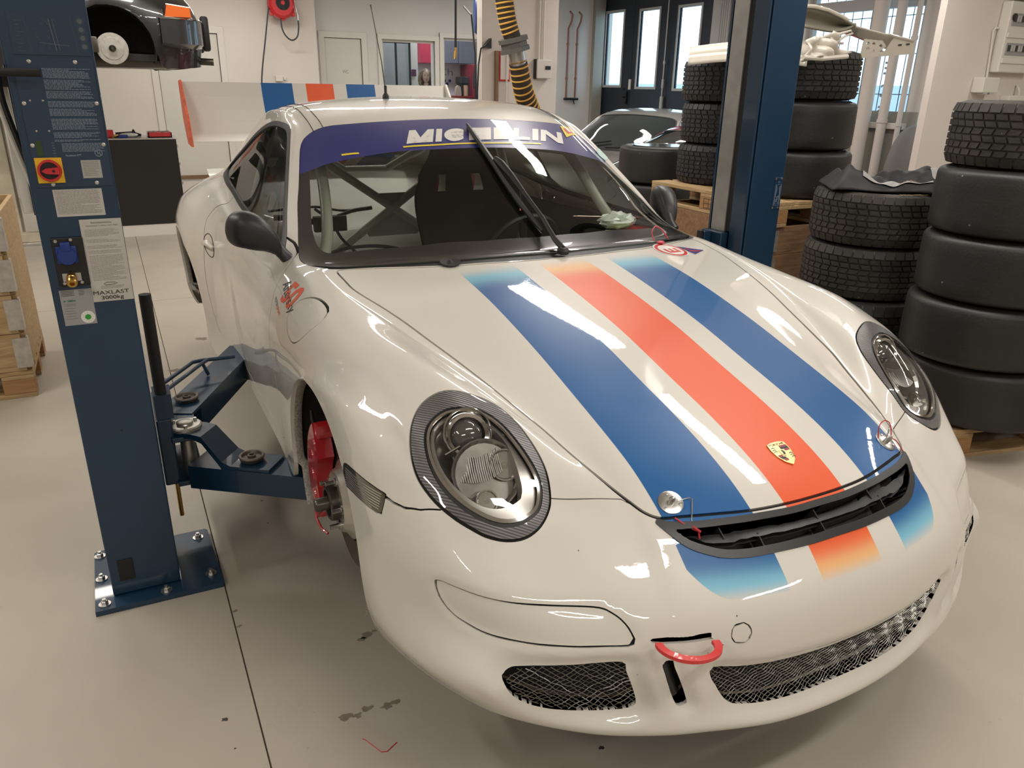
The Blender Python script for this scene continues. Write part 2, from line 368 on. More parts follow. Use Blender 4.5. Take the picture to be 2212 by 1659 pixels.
rod = MB(); rod.tube([(7.19, 10.32, 3.5), (7.19, 10.32, 1.4), (7.19, 10.33, 1.15)], .012); rod.cyl((7.19, 10.32, 1.2), (7.19, 10.32, 1.45), .03); rod.cyl((7.19, 10.32, 1.58), (7.19, 10.32, 1.72), .022); rod.cyl((7.19, 10.32, 1.95), (7.19, 10.32, 2.0), .022)
rod.build('bolt_rod', M['frame_grey'], dd, True)
jm = MB(); jm.box((7.12, 8.98, 0), (7.2, 9.15, 3.7)); 
for k in range(5): jm.cyl((7.10, 8.76 + k * .045, 0), (7.10, 8.76 + k * .045, 3.7), .018, n=8)
jm.build('jamb', M['frame_grey'], dd)
MB().box((7.0, 12.2, 0), (7.2, 12.3, 3.7)).build('jamb', M['dado'], dd)
# ---- barred window on the right wall
wn = bpy.data.objects.new('window_3', None); COL.objects.link(wn); wn.location = (7.3, 6.5, 1.23); wn['kind'] = 'structure'
fr = MB(); ya, yb, za, zb = 5.62, 7.35, 1.23, 3.1
for a, b_ in (((7.26, ya, za), (7.34, ya + .06, zb)), ((7.26, yb - .06, za), (7.34, yb, zb)), ((7.2601, ya, za), (7.339, yb, za + .06)), ((7.2601, ya, zb - .06), (7.339, yb, zb)), ((7.25, ya, 2.50), (7.345, yb, 2.63))): fr.box(a, b_)
fr.build('window_frame', M['frame_grey'], wn)
MB().box((7.30, ya, za), (7.306, yb, zb)).build('pane', M['glass'], wn)
for k in range(11): MB().cyl((7.36, ya + .12 + k * .145, za), (7.36, ya + .12 + k * .145, zb), .0055, n=6).build('bar', M['dark_steel'], wn)
for z in (1.55, 2.0, 2.42): MB().cyl((7.36, ya, z), (7.36, yb, z), .005, n=6).build('bar', M['dark_steel'], wn)
MB().box((7.12, ya - .05, za - .07), (7.34, yb + .05, za), .01).build('window_sill', M['trim'], wn)
# white metal letters fixed outside, seen from behind through the panes
for s_, z, yy in (('E', 1.78, 6.10), ('C', 1.52, 6.10), ('s', 1.32, 6.10)):
    lettering('letter', s_, (7.42, yy, z), (0, 1, 0), (0, 0, 1), .14, .11, M['frame_grey'], wn, bold=True)
# overcast yard beyond the doors: pale facade across the street
yf = MB().box((17.0, -2, 0), (17.2, 34, 1.75)); yo = yf.build('street_facade', mat('street_facade', (.50, .55, .62), .9), None); tag(yo, 'pale building front across the yard seen through the dark doors', 'building')
yg = MB().box((7.5, -8, -.05), (40, 40, -.01)).build('wall_yard_ground', mat('yard_ground', (.45, .47, .5), .9)); yg['kind'] = 'structure'
# ---- pipes in the recess by the barred window
def pipe(pts, r, m, label, cat='pipe', group=None, extra=None):
    t = thing('wall_pipe', label, cat, pts[0], group)
    MB().tube(pts, r, 16).build('pipe', m, t, True)
    for z in (extra or []):
        c = MB().cyl((pts[0][0], pts[0][1], z - .02), (pts[0][0], pts[0][1], z + .02), r + .008, n=16).build('clip', m, t, True)
    return t
pipe([(7.08, 5.83, 0), (7.08, 5.83, 3.95)], .055, M['wall'], 'thick white vertical pipe with grey foot nearest the wall pier', extra=[1.25])
pipe([(7.08, 5.60, 0), (7.08, 5.60, 3.95)], .03, M['wall'], 'slim white pipe between the thick pipe and the wall pier', extra=[1.22, 2.15])
pipe([(7.02, 6.06, 0), (7.02, 6.06, 3.95)], .085, M['wall'], 'widest white painted pipe to the right of the barred window')
pipe([(7.12, 6.20, 0), (7.12, 6.20, 3.95)], .022, M['dado'], 'thin grey pipe running down beside the barred window frame')
# copper pipes on the back wall between column and dark doors
for x, lab in ((6.47, 'left one of two thin copper pipes with hooked tops on back wall'), (6.66, 'right one of two thin copper pipes with hooked tops on back wall')):
    pipe([(x, 12.26, 1.36), (x, 12.26, 2.55), (x + .03, 12.2, 2.68), (x + .03, 12.18, 2.78), (x - .03, 12.18, 2.83)], .016, M['copper'], lab, extra=[1.72, 2.3])
vt = thing('valve', 'dark valve bar joining the feet of two copper pipes', 'valve', (6.57, 12.2, 1.35))
v_ = MB(); v_.cyl((6.42, 12.24, 1.37), (6.72, 12.24, 1.37), .022); v_.cyl((6.62, 12.24, 1.37), (6.62, 12.2, 1.28), .012); v_.box((6.50, 12.17, 1.35), (6.60, 12.21, 1.39), .005); v_.build('body', M['black'], vt, True)
ROWS = \
[
[(.0000,.0678,.2838),(.1800,.0728,.2838),(.3600,.0977,.2990),(.4500,.1178,.3119),(.5449,.1557,.3189),(.6388,.2232,.3267),(.7131,.2997,.3284),(.7628,.3903,.3239),(.7981,.4799,.3172),(.8227,.5600,.3125),(.8401,.6286,.3124),(.8489,.6783,.3142)],
[(.0000,.0072,.3161),(.1800,.0173,.3211),(.3600,.0473,.3459),(.4501,.0773,.3510),(.5471,.1223,.3570),(.6464,.1867,.3612),(.7321,.2651,.3664),(.7823,.3545,.3649),(.8174,.4549,.3567),(.8412,.5451,.3527),(.8552,.6174,.3528),(.8611,.6702,.3538)],
[(.0000,.0177,.3841),(.1800,.0247,.3891),(.3600,.0546,.3993),(.4499,.0826,.4092),(.5498,.1276,.4192),(.6682,.1785,.4391),(.7626,.2352,.4542),(.8126,.3207,.4496),(.8425,.4304,.4298),(.8606,.5300,.4198),(.8703,.6082,.4146),(.8734,.6660,.4145)],
[(.0000,.0104,.4895),(.1800,.0184,.4893),(.3600,.0536,.4931),(.4492,.0819,.4985),(.5413,.1269,.5089),(.6374,.1807,.5199),(.7175,.2496,.5302),(.7822,.3389,.5351),(.8302,.4389,.5350),(.8584,.5293,.5347),(.8732,.6089,.5304),(.8815,.6751,.5304)],
[(.0000,.0289,.5991),(.1800,.0369,.5987),(.3599,.0784,.5973),(.4398,.1143,.5990),(.5413,.1680,.6017),(.6261,.2152,.6086),(.7117,.2736,.6187),(.7819,.3597,.6288),(.8350,.4603,.6403),(.8645,.5522,.6538),(.8754,.6263,.6568),(.8838,.7118,.6546)],
[(.0000,.1020,.6878),(.1801,.1170,.6865),(.3598,.1788,.6938),(.4345,.2281,.7011),(.5395,.2871,.7067),(.6246,.3223,.6995),(.7104,.3618,.7011),(.7856,.4258,.7154),(.8376,.5144,.7298),(.8630,.5968,.7406),(.8772,.6766,.7456),(.8861,.7819,.7439)],
[(.0000,.1747,.7402),(.1801,.1840,.7367),(.3605,.2379,.7377),(.4256,.2791,.7407),(.5435,.3707,.7573),(.6325,.3901,.7639),(.7243,.4200,.7640),(.7883,.4739,.7657),(.8377,.5575,.7753),(.8643,.6345,.7849),(.8784,.7212,.7851),(.8875,.8290,.7817)],
[(.0000,.2744,.7893),(.1800,.2798,.7867),(.3605,.3292,.7881),(.4340,.3572,.7793),(.5416,.4296,.8084),(.6402,.4598,.8279),(.7440,.4781,.8080),(.7961,.5292,.8063),(.8396,.5987,.8087),(.8657,.6715,.8140),(.8800,.7670,.8161),(.8890,.8799,.8095)],
[(.0000,.4144,.8373),(.1800,.4146,.8354),(.3625,.4232,.8235),(.4520,.4402,.8073),(.5536,.5389,.8719),(.6498,.5515,.8862),(.7589,.5684,.8626),(.8026,.6089,.8493),(.8423,.6648,.8449),(.8682,.7339,.8449),(.8825,.8334,.8438),(.8908,.9379,.8287)],
[(.0000,.6029,.8887),(.1799,.6025,.8870),(.3629,.5991,.8756),(.4975,.6030,.8602),(.5812,.6311,.9062),(.6689,.6524,.9296),(.7592,.6653,.9062),(.8090,.7031,.8889),(.8477,.7631,.8767),(.8718,.8336,.8706),(.8853,.9267,.8612),(.8930,1.0177,.8378)],
[(.0000,.8217,.9471),(.1800,.8213,.9448),(.3612,.8114,.9344),(.5544,.8032,.9112),(.6245,.8074,.9385),(.7020,.8156,.9598),(.7765,.8412,.9460),(.8249,.8797,.9214),(.8575,.9309,.8949),(.8768,.9925,.8764),(.8884,1.0714,.8528),(.8949,1.1207,.8217)],
[(.0000,1.0723,.9974),(.1800,1.0720,.9954),(.3597,1.0610,.9903),(.6253,1.0518,.9652),(.6798,1.0476,.9745),(.7401,1.0504,.9762),(.7919,1.0644,.9625),(.8348,1.0896,.9361),(.8631,1.1208,.9038),(.8819,1.1615,.8622),(.8904,1.2101,.8092),(.8947,1.2702,.7168)],
[(.0000,1.3231,1.0397),(.1800,1.3129,1.0366),(.3597,1.3025,1.0285),(.6816,1.3023,1.0010),(.7258,1.2999,1.0010),(.7711,1.2991,.9917),(.8096,1.3005,.9728),(.8406,1.3037,.9459),(.8670,1.3089,.9075),(.8880,1.3180,.8432),(.8915,1.3295,.7489),(.8926,1.3345,.5957)],
[(.0000,1.3694,1.0531),(.1801,1.3788,1.0527),(.3599,1.4090,1.0496),(.6830,1.4896,1.0274),(.7405,1.4906,1.0197),(.7808,1.4902,1.0076),(.8152,1.4887,.9832),(.8454,1.4831,.9527),(.8717,1.4781,.9058),(.8938,1.4679,.8233),(.8909,1.4517,.6797),(.8872,1.3909,.4037)],
[(.0000,1.4173,1.0644),(.1801,1.4273,1.0625),(.3601,1.4574,1.0585),(.6529,1.5712,1.0403),(.7528,1.6291,1.0243),(.7889,1.6435,1.0117),(.8180,1.6492,.9898),(.8476,1.6526,.9535),(.8746,1.6531,.8961),(.8951,1.6490,.8034),(.8853,1.6507,.6062),(.8640,1.6436,.3331)],
[(.0000,1.6222,1.1884),(.1802,1.6321,1.1853),(.3612,1.6617,1.1713),(.6064,1.7294,1.1221),(.7424,1.7658,1.0639),(.7782,1.7801,1.0461),(.8141,1.7942,1.0087),(.8455,1.7990,.9617),(.8737,1.8040,.8942),(.8910,1.8020,.7985),(.8836,1.7986,.5953),(.8610,1.8001,.3320)],
[(.0000,1.8202,1.3176),(.1796,1.8302,1.3137),(.3587,1.8602,1.2999),(.5581,1.9198,1.2550),(.7001,1.9204,1.1686),(.7381,1.9404,1.1589),(.8080,1.9700,1.0219),(.8479,1.9700,.9699),(.8740,1.9700,.8898),(.8870,1.9700,.7999),(.8840,1.9700,.5999),(.8620,1.9702,.3351)],
[(.0000,2.0997,1.4308),(.1812,2.1097,1.4287),(.3434,2.1296,1.4213),(.4931,2.1756,1.4065),(.5985,2.1953,1.3637),(.6558,2.2107,1.3442),(.8021,2.2100,1.0323),(.8501,2.2100,.9803),(.8761,2.2100,.8908),(.8880,2.2100,.8001),(.8841,2.2100,.6001),(.8621,2.2100,.3350)],
[(.0000,2.2802,1.4813),(.1987,2.2902,1.4784),(.3766,2.3004,1.4677),(.4972,2.3195,1.4493),(.5831,2.3401,1.4238),(.6444,2.3593,1.3857),(.7997,2.3600,1.0420),(.8519,2.3600,.9898),(.8780,2.3600,.8990),(.8890,2.3600,.7999),(.8839,2.3600,.6000),(.8618,2.3600,.3353)],
[(.0000,2.5199,1.5083),(.2005,2.5199,1.5052),(.3810,2.5198,1.4931),(.5006,2.5200,1.4771),(.5815,2.5197,1.4556),(.6400,2.5301,1.4080),(.7951,2.5300,1.0558),(.8520,2.5300,1.0000),(.8789,2.5300,.9005),(.8899,2.5300,.8002),(.8840,2.5300,.6000),(.8621,2.5300,.3346)],
[(.0000,2.8500,1.5000),(.1900,2.8500,1.4970),(.3601,2.8500,1.4850),(.4901,2.8500,1.4700),(.5750,2.8500,1.4461),(.6350,2.8600,1.3970),(.7851,2.8600,1.0851),(.8501,2.8600,1.0200),(.8842,2.8600,.9197),(.9003,2.8601,.8094),(.9082,2.8602,.5997),(.8951,2.8602,.3101)],
[(.0000,3.1500,1.4550),(.1799,3.1500,1.4520),(.3499,3.1500,1.4420),(.4800,3.1500,1.4250),(.5651,3.1500,1.3979),(.6401,3.1500,1.3349),(.7718,3.1200,1.1251),(.8549,3.1200,1.0552),(.9298,3.0999,.9506),(.9618,3.0798,.8010),(.9648,3.0597,.6206),(.9499,3.0498,.3601)],
[(.0000,3.4500,1.3749),(.1701,3.4500,1.3719),(.3401,3.4500,1.3620),(.4700,3.4500,1.3449),(.5699,3.4500,1.3100),(.6549,3.4400,1.2400),(.7453,3.3800,1.1448),(.8550,3.3500,1.0897),(.9550,3.3301,1.0194),(.9950,3.3102,.9293),(1.0030,3.2803,.8697),(1.0000,3.2502,.8299)],
[(.0000,3.7499,1.2600),(.1700,3.7499,1.2580),(.3399,3.7499,1.2500),(.4600,3.7499,1.2300),(.5600,3.7499,1.2000),(.6500,3.7299,1.1500),(.7449,3.6800,1.0952),(.8500,3.6600,1.0552),(.9451,3.6200,.9952),(.9851,3.6000,.9203),(.9980,3.5999,.8650),(.9999,3.6000,.8152)],
[(.0000,4.1003,1.1204),(.1700,4.1003,1.1184),(.3201,4.1002,1.1103),(.4400,4.1002,1.0953),(.5299,4.1002,1.0753),(.6099,4.1002,1.0452),(.7199,4.0501,1.0101),(.8199,4.0000,.9601),(.9098,3.9298,.8999),(.9548,3.8596,.8198),(.9721,3.8188,.6996),(.9711,3.7883,.4979)],
[(.0000,4.4197,.9794),(.1700,4.4197,.9794),(.3200,4.4098,.9694),(.4201,4.3998,.9594),(.5002,4.3897,.9393),(.5802,4.3597,.9094),(.6802,4.3000,.8696),(.7802,4.2202,.8197),(.8602,4.1207,.7600),(.9104,4.0213,.6803),(.9345,3.9352,.5520),(.9333,3.8553,.3642)],
[(.0000,4.5501,.7004),(.1700,4.5501,.7004),(.3200,4.5400,.7004),(.4199,4.5300,.6904),(.4999,4.5100,.6805),(.5799,4.4700,.6705),(.6699,4.4199,.6503),(.7599,4.3397,.6302),(.8299,4.2393,.6000),(.8848,4.1187,.5498),(.9057,3.9940,.4578),(.9045,3.8936,.3387)],
[(.0000,4.5000,.3599),(.1700,4.5000,.3599),(.3200,4.4900,.3599),(.4200,4.4800,.3599),(.5000,4.4600,.3599),(.5800,4.4200,.3549),(.6600,4.3701,.3499),(.7400,4.3001,.3449),(.8000,4.2002,.3400),(.8500,4.1004,.3350),(.8748,4.0020,.3357),(.8815,3.9220,.3285)],
]
# ================================================================ white racing coupe: one lofted body surface, cut along its real panel lines
def body_grid(n):
    R_ = np.array(ROWS, float)
    full = np.concatenate([R_[:, :0:-1] * [-1, 1, 1], R_], 1)
    def cr(Q):
        ext = np.concatenate([[2 * Q[0] - Q[1]], Q, [2 * Q[-1] - Q[-2]]]); o = []
        for i in range(len(Q) - 1):
            a, b, c, d = ext[i:i + 4]
            for t in np.linspace(0, 1, n, endpoint=False): o.append(.5 * ((2 * b) + (c - a) * t + (2 * a - 5 * b + 4 * c - d) * t * t + (3 * b - a - 3 * c + d) * t ** 3))
        o.append(Q[-1]); return np.array(o)
    G = cr(full); return cr(G.transpose(1, 0, 2)).transpose(1, 0, 2)
NG = 9
_G = body_grid(NG); _a, _b = _G.shape[:2]; BV = _G.reshape(-1, 3)
_i = np.arange(_a * _b).reshape(_a, _b)
_q = np.stack([_i[:-1, :-1], _i[:-1, 1:], _i[1:, 1:], _i[1:, :-1]], -1).reshape(-1, 4)
BF = np.concatenate([_q[:, [0, 1, 2]], _q[:, [0, 2, 3]]])
def vnorm(V, F):
    n = np.cross(V[F[:, 1]] - V[F[:, 0]], V[F[:, 2]] - V[F[:, 0]]); o = np.zeros_like(V)
    for k in range(3): np.add.at(o, F[:, k], n)
    return o / (np.linalg.norm(o, axis=1, keepdims=True) + 1e-12)
BN = vnorm(BV, BF)
if BN[np.argmax(BV[:, 2])][2] < 0: BF = BF[:, ::-1]; BN = -BN
TREE = BVHTree.FromPolygons(BV.tolist(), BF.tolist())
def drop(x, y, z=3.0, d=(0, 0, -1)):
    h = TREE.ray_cast(Vector((x, y, z)), Vector(d)); return h[0], h[1]
class S:  # surface piece
    def __init__(s, V, N, F): s.V, s.N, s.F = V, N, F
    def __len__(s): return len(s.F)
    def compact(s):
        u = np.unique(s.F); m = -np.ones(len(s.V), int); m[u] = np.arange(len(u)); return S(s.V[u], s.N[u], m[s.F])
    def moved(s, d): return S(s.V + s.N * d, s.N, s.F)
def clip(s, fn):
    "splits a piece where the scalar field changes sign; returns (inside d<=0, outside)"
    d = fn(s.V); d = np.where(np.abs(d) < 1e-9, 1e-9, d); ins = d < 0; F = s.F; k = ins[F].sum(1)
    A, B = F[k == 3], F[k == 0]; mix = F[(k == 1) | (k == 2)]
    if not len(mix): return S(s.V, s.N, A).compact() if len(A) else None, S(s.V, s.N, B).compact() if len(B) else None
    lone = np.where(ins[mix].sum(1) == 1, 1, 0)
    isl = ins[mix] == (lone[:, None] == 1)
    p = isl.argmax(1); r = np.arange(len(mix)); a = mix[r, p]; b = mix[r, (p + 1) % 3]; c = mix[r, (p + 2) % 3]
    e = np.concatenate([np.stack([a, b], 1), np.stack([a, c], 1)]); es = np.sort(e, 1); u, inv = np.unique(es, axis=0, return_inverse=True); inv = inv.ravel()
    t = d[u[:, 0]] / (d[u[:, 0]] - d[u[:, 1]]); t = t[:, None]
    NV = s.V[u[:, 0]] * (1 - t) + s.V[u[:, 1]] * t; NN = s.N[u[:, 0]] * (1 - t) + s.N[u[:, 1]] * t
    V = np.concatenate([s.V, NV]); N = np.concatenate([s.N, NN]); m = len(mix); ab = inv[:m] + len(s.V); ac = inv[m:] + len(s.V)
    tl = np.stack([a, ab, ac], 1); q1 = np.stack([ab, b, c], 1); q2 = np.stack([ab, c, ac], 1); li = lone == 1
    A = np.concatenate([A, tl[li], q1[~li], q2[~li]]); B = np.concatenate([B, tl[~li], q1[li], q2[li]])
    return S(V, N, A).compact() if len(A) else None, S(V, N, B).compact() if len(B) else None
def pdist(Q, L, closed=True):
    A = L; B = np.roll(L, -1, 0) if closed else None
    if not closed: A, B = L[:-1], L[1:]
    best = np.full(len(Q), 1e9)
    for a, b in zip(A, B):
        ab = b - a; t = np.clip(((Q - a) @ ab) / (ab @ ab + 1e-18), 0, 1); best = np.minimum(best, ((Q - a - t[:, None] * ab) ** 2).sum(1))
    return np.sqrt(best)
def inpoly(Q, L):
    x, y = Q[:, 0], Q[:, 1]; c = np.zeros(len(Q), bool); x0, y0 = L[:, 0], L[:, 1]; x1, y1 = np.roll(x0, -1), np.roll(y0, -1)
    for a, b, e, f in zip(x0, y0, x1, y1):
        if b == f: continue
        k = ((b > y) != (f > y)) & (x < (e - a) * (y - b) / (f - b) + a); c ^= k
    return c
def poly(L, ax, smooth=6, grow=0.0, mask=None, mir=False):
    "signed distance field of a closed outline in the chart given by two coordinate axes"
    L = np.array(L, float)
    if smooth: L = crv(L, smooth, True)
    lo, hi = L.min(0) - .08, L.max(0) + .08
    def fn(V):
        Q = V[:, ax].copy()
        if mir: Q = Q * np.where(np.array(ax) == 0, -1, 1)
        d = np.full(len(V), 1.0); k = ((Q > lo) & (Q < hi)).all(1)
        if mask is not None: k &= mask(V * ([-1, 1, 1] if mir else [1, 1, 1]))
        if k.any():
            q = Q[k]; dd = pdist(q, L); d[k] = np.where(inpoly(q, L), -dd, dd) - grow
        return d
    return fn
def line(L, ax, w, mask=None, smooth=6):
    L = crv(np.array(L, float), smooth); lo, hi = L.min(0) - .05, L.max(0) + .05
    def fn(V):
        Q = V[:, ax]; d = np.full(len(V), 1.0); k = ((Q > lo) & (Q < hi)).all(1)
        if mask is not None: k &= mask(V)
        if k.any(): d[k] = pdist(Q[k], L, False) - w
        return d
    return fn
def both(fa): return lambda V: np.minimum(fa(V), fa(V * [-1, 1, 1]))
def rim(s, h):
    "turns the open edges inward so a panel has thickness"
    e = np.concatenate([s.F[:, [0, 1]], s.F[:, [1, 2]], s.F[:, [2, 0]]]); es = np.sort(e, 1); u, idx, cnt = np.unique(es, axis=0, return_index=True, return_counts=True)
    be = e[idx[cnt == 1]]; 
    a, b = be[:, 0], be[:, 1]; n = len(s.V); k = len(be)
    V = np.concatenate([s.V, s.V[a], s.V[b], s.V[b] - s.N[b] * h, s.V[a] - s.N[a] * h])
    t = s.V[b] - s.V[a]; m = np.cross(t, (s.N[a] + s.N[b])); m /= np.linalg.norm(m, axis=1, keepdims=True) + 1e-12
    r = np.arange(k); F = np.concatenate([s.F, np.stack([n + k + r, n + r, n + 3 * k + r], 1), np.stack([n + k + r, n + 3 * k + r, n + 2 * k + r], 1)])
    return S(V, np.concatenate([s.N, m, m, m, m]), F)
def piece(name, s, m, par, h=0.0, label=None, off=0.0):
    if s is None: return None
    if off: s = s.moved(off)
    if h: s = rim(s, h)
    o = meshobj(name, s.V, s.F, m, par, N=s.N / (np.linalg.norm(s.N, axis=1, keepdims=True) + 1e-12))
    if label: o['label'] = label
    return o
# ---- outlines (metres, car frame): mirrored where the car is symmetrical
def sym(L): return L + [(-x, y) for x, y in L[::-1] if abs(x) > 1e-6]
HOOD = sym([(0, 1.3115), (-.10, 1.3117), (-.22, 1.322), (-.354, 1.340), (-.47, 1.378), (-.58, 1.425), (-.66, 1.462), (-.686, 1.468), (-.693, 1.450), (-.690, 1.38), (-.684, 1.298), (-.651, 1.168), (-.622, 1.053), (-.596, .948), (-.569, .853), (-.545, .764), (-.523, .680), (-.503, .600), (-.481, .533), (-.462, .465), (-.443, .402), (-.423, .342), (-.402, .290), (-.388, .262), (-.365, .240), (-.330, .2285), (-.26, .207), (-.175, .185), (-.087, .174), (0, .171)])
GRILLE = sym([(0, .1635), (-.085, .1655), (-.177, .178), (-.233, .190), (-.30, .208), (-.350, .227), (-.371, .241), (-.378, .236), (-.366, .212), (-.348, .185), (-.323, .1625), (-.272, .133), (-.2, .1125), (-.093, .098), (0, .0955)])
LAMP = [(.679, .640), (.726, .635), (.757, .612), (.778, .580), (.788, .545), (.789, .509), (.780, .475), (.766, .444), (.746, .415), (.721, .388), (.695, .364), (.659, .343), (.620, .3325), (.586, .3380), (.556, .3615), (.540, .394), (.5345, .436), (.539, .490), (.552, .5445), (.580, .593), (.626, .6225)]
LENS = [(.655, .586), (.613, .568), (.582, .530), (.5625, .473), (.5535, .420), (.558, .389), (.581, .3600), (.620, .352), (.662, .363), (.700, .387), (.733, .421), (.7555, .462), (.764, .509), (.7573, .553), (.737, .583), (.697, .595)]
WS = sym([(0, 1.318), (-.12, 1.320), (-.24, 1.333), (-.354, 1.350), (-.47, 1.388), (-.58, 1.436), (-.69, 1.480), (-.722, 1.515), (-.750, 1.590), (-.760, 1.660), (-.741, 1.758), (-.720, 1.839), (-.700, 1.917), (-.675, 1.992), (-.648, 2.081), (-.622, 2.160), (-.595, 2.200), (-.543, 2.205), (-.44, 2.163), (-.32, 2.133), (-.18, 2.120), (0, 2.115)])
COWL = sym([(0, 1.312), (-.24, 1.325), (-.47, 1.380), (-.69, 1.472), (-.735, 1.515), (-.765, 1.585), (-.745, 1.575), (-.70, 1.510), (-.60, 1.463), (-.47, 1.418), (-.35, 1.385), (-.24, 1.368), (0, 1.358)])
FRIT = sym([(0, 1.450), (-.114, 1.457), (-.242, 1.470), (-.407, 1.507), (-.549, 1.560), (-.650, 1.598), (-.683, 1.625), (-.695, 1.68), (-.6905, 1.754), (-.676, 1.83), (-.655, 1.909), (-.632, 2.0), (-.600, 2.09), (-.56, 2.135), (-.46, 2.13), (-.32, 2.108), (-.18, 2.096), (0, 2.092)])
BAN_LOW = [(-.70, 2.055), (-.66, 2.040), (-.60, 2.012), (-.476, 1.960), (-.32, 1.912), (-.160, 1.885), (0, 1.877), (.160, 1.879), (.328, 1.894), (.478, 1.932), (.60, 1.985), (.68, 2.042), (.72, 2.06)]
WIN = [(1.765, 1.028), (1.80, 1.026), (2.2, 1.040), (2.595, 1.058), (2.874, 1.083), (3.097, 1.108), (3.275, 1.130), (3.350, 1.150), (3.355, 1.176), (3.27, 1.215), (3.141, 1.257), (2.906, 1.338), (2.698, 1.390), (2.525, 1.412), (2.38, 1.412), (2.285, 1.398), (2.205, 1.352), (2.06, 1.255), (1.916, 1.152), (1.80, 1.060)]
DOOR = [(1.687, 1.024), (1.662, 1.005), (1.640, .987), (1.628, .956), (1.603, .914), (1.578, .868), (1.562, .82), (1.552, .70), (1.565, .50), (1.60, .44), (1.75, .42), (2.5, .42), (2.86, .43), (2.93, .50), (2.975, .68), (2.985, .84), (3.00, .925), (3.00, .975), (2.95, 1.022), (2.87, 1.05), (2.82, 1.09), (2.5, 1.10), (1.9, 1.08), (1.74, 1.05)]
FUEL = [(1.389, .950), (1.379, .966), (1.357, .977), (1.333, .983), (1.299, .985), (1.256, .983), (1.211, .978), (1.183, .970), (1.170, .958), (1.176, .940), (1.196, .914), (1.220, .895), (1.250, .881), (1.281, .876), (1.330, .883), (1.361, .895), (1.382, .910), (1.393, .931)]
MARK = [(.750, .738), (.694, .752), (.563, .752), (.550, .748), (.5516, .712), (.565, .703), (.728, .688), (.746, .692)]
BLANK = [(-.800, .618), (-.7935, .626), (-.780, .6250), (-.741, .6212), (-.698, .6198), (-.626, .6165), (-.552, .6148), (-.525, .6087), (-.5055, .593), (-.495, .571), (-.4952, .560), (-.505, .5526), (-.567, .5497), (-.639, .548), (-.6955, .547), (-.737, .5473), (-.766, .555), (-.784, .567), (-.796, .5895)]
DUCT = [(-.7245, .481), (-.7123, .491), (-.694, .4973), (-.595, .507), (-.514, .513), (-.507, .4925), (-.4853, .423), (-.491, .405), (-.526, .398), (-.593, .3985), (-.646, .403), (-.685, .417), (-.7125, .4416), (-.7242, .468)]
SLOT = [(-.446, .509), (-.4384, .5176), (-.426, .519), (-.4207, .4977), (-.392, .4187), (-.396, .408), (-.411, .409), (-.430, .452)]
MESH = sym([(0, .4664), (-.137, .471), (-.259, .477), (-.335, .4895), (-.350, .483), (-.345, .465), (-.332, .442), (-.306, .4007), (-.278, .380), (-.198, .3657), (-.109, .361), (0, .3608)])
TSLOT = [(-.467, .5645), (-.4625, .569), (-.364, .5755), (-.3477, .5735), (-.342, .568), (-.350, .5625), (-.461, .559)]
front = lambda V: (V[:, 1] < .55) & (V[:, 2] < .70)
XY, YZ, XZ = [0, 1], [1, 2], [0, 2]
up = lambda V: V[:, 2] > .62
body = S(BV, BN, BF)
# soft rounding of the lips around the front openings, shallow seat of the blanking panels
def press(V, N, fn, w, depth, inside=True):
    d = fn(V); k = np.clip(1 - (d if inside else -d) / w, 0, 1); k = np.where(d > .9, 0, k); k = k * k * (3 - 2 * k)
    return V - N * (k * depth)[:, None]
fDUCT = both(poly(DUCT, XZ, 5, mask=lambda V: front(V) & (V[:, 0] < 0))); fSLOT = both(poly(SLOT, XZ, 4, mask=lambda V: front(V) & (V[:, 0] < 0)))
fMESH = poly(MESH, XZ, 4, mask=front); fBL = both(poly(BLANK, XZ, 5, mask=lambda V: front(V) & (V[:, 0] < 0))); fTS = poly(TSLOT, XZ, 3, mask=front)
body.V = press(body.V, body.N, fDUCT, .035, .016); body.V = press(body.V, body.N, fMESH, .030, .014); body.V = press(body.V, body.N, fSLOT, .022, .010)
fDR = lambda V: np.minimum(fDUCT(V), fMESH(V)); body.V = press(body.V, body.N, fBL, .010, .005)
body.N = vnorm(body.V, body.F)
# ---- wheel arches
side = lambda V: np.abs(V[:, 0]) > .55
fARC = lambda V: np.where(side(V), np.minimum(np.hypot(V[:, 1] - 1.015, V[:, 2] - .493) - .345, np.hypot(V[:, 1] - 3.42, V[:, 2] - .50) - .372), 1.0)
_, body = clip(body, fARC)
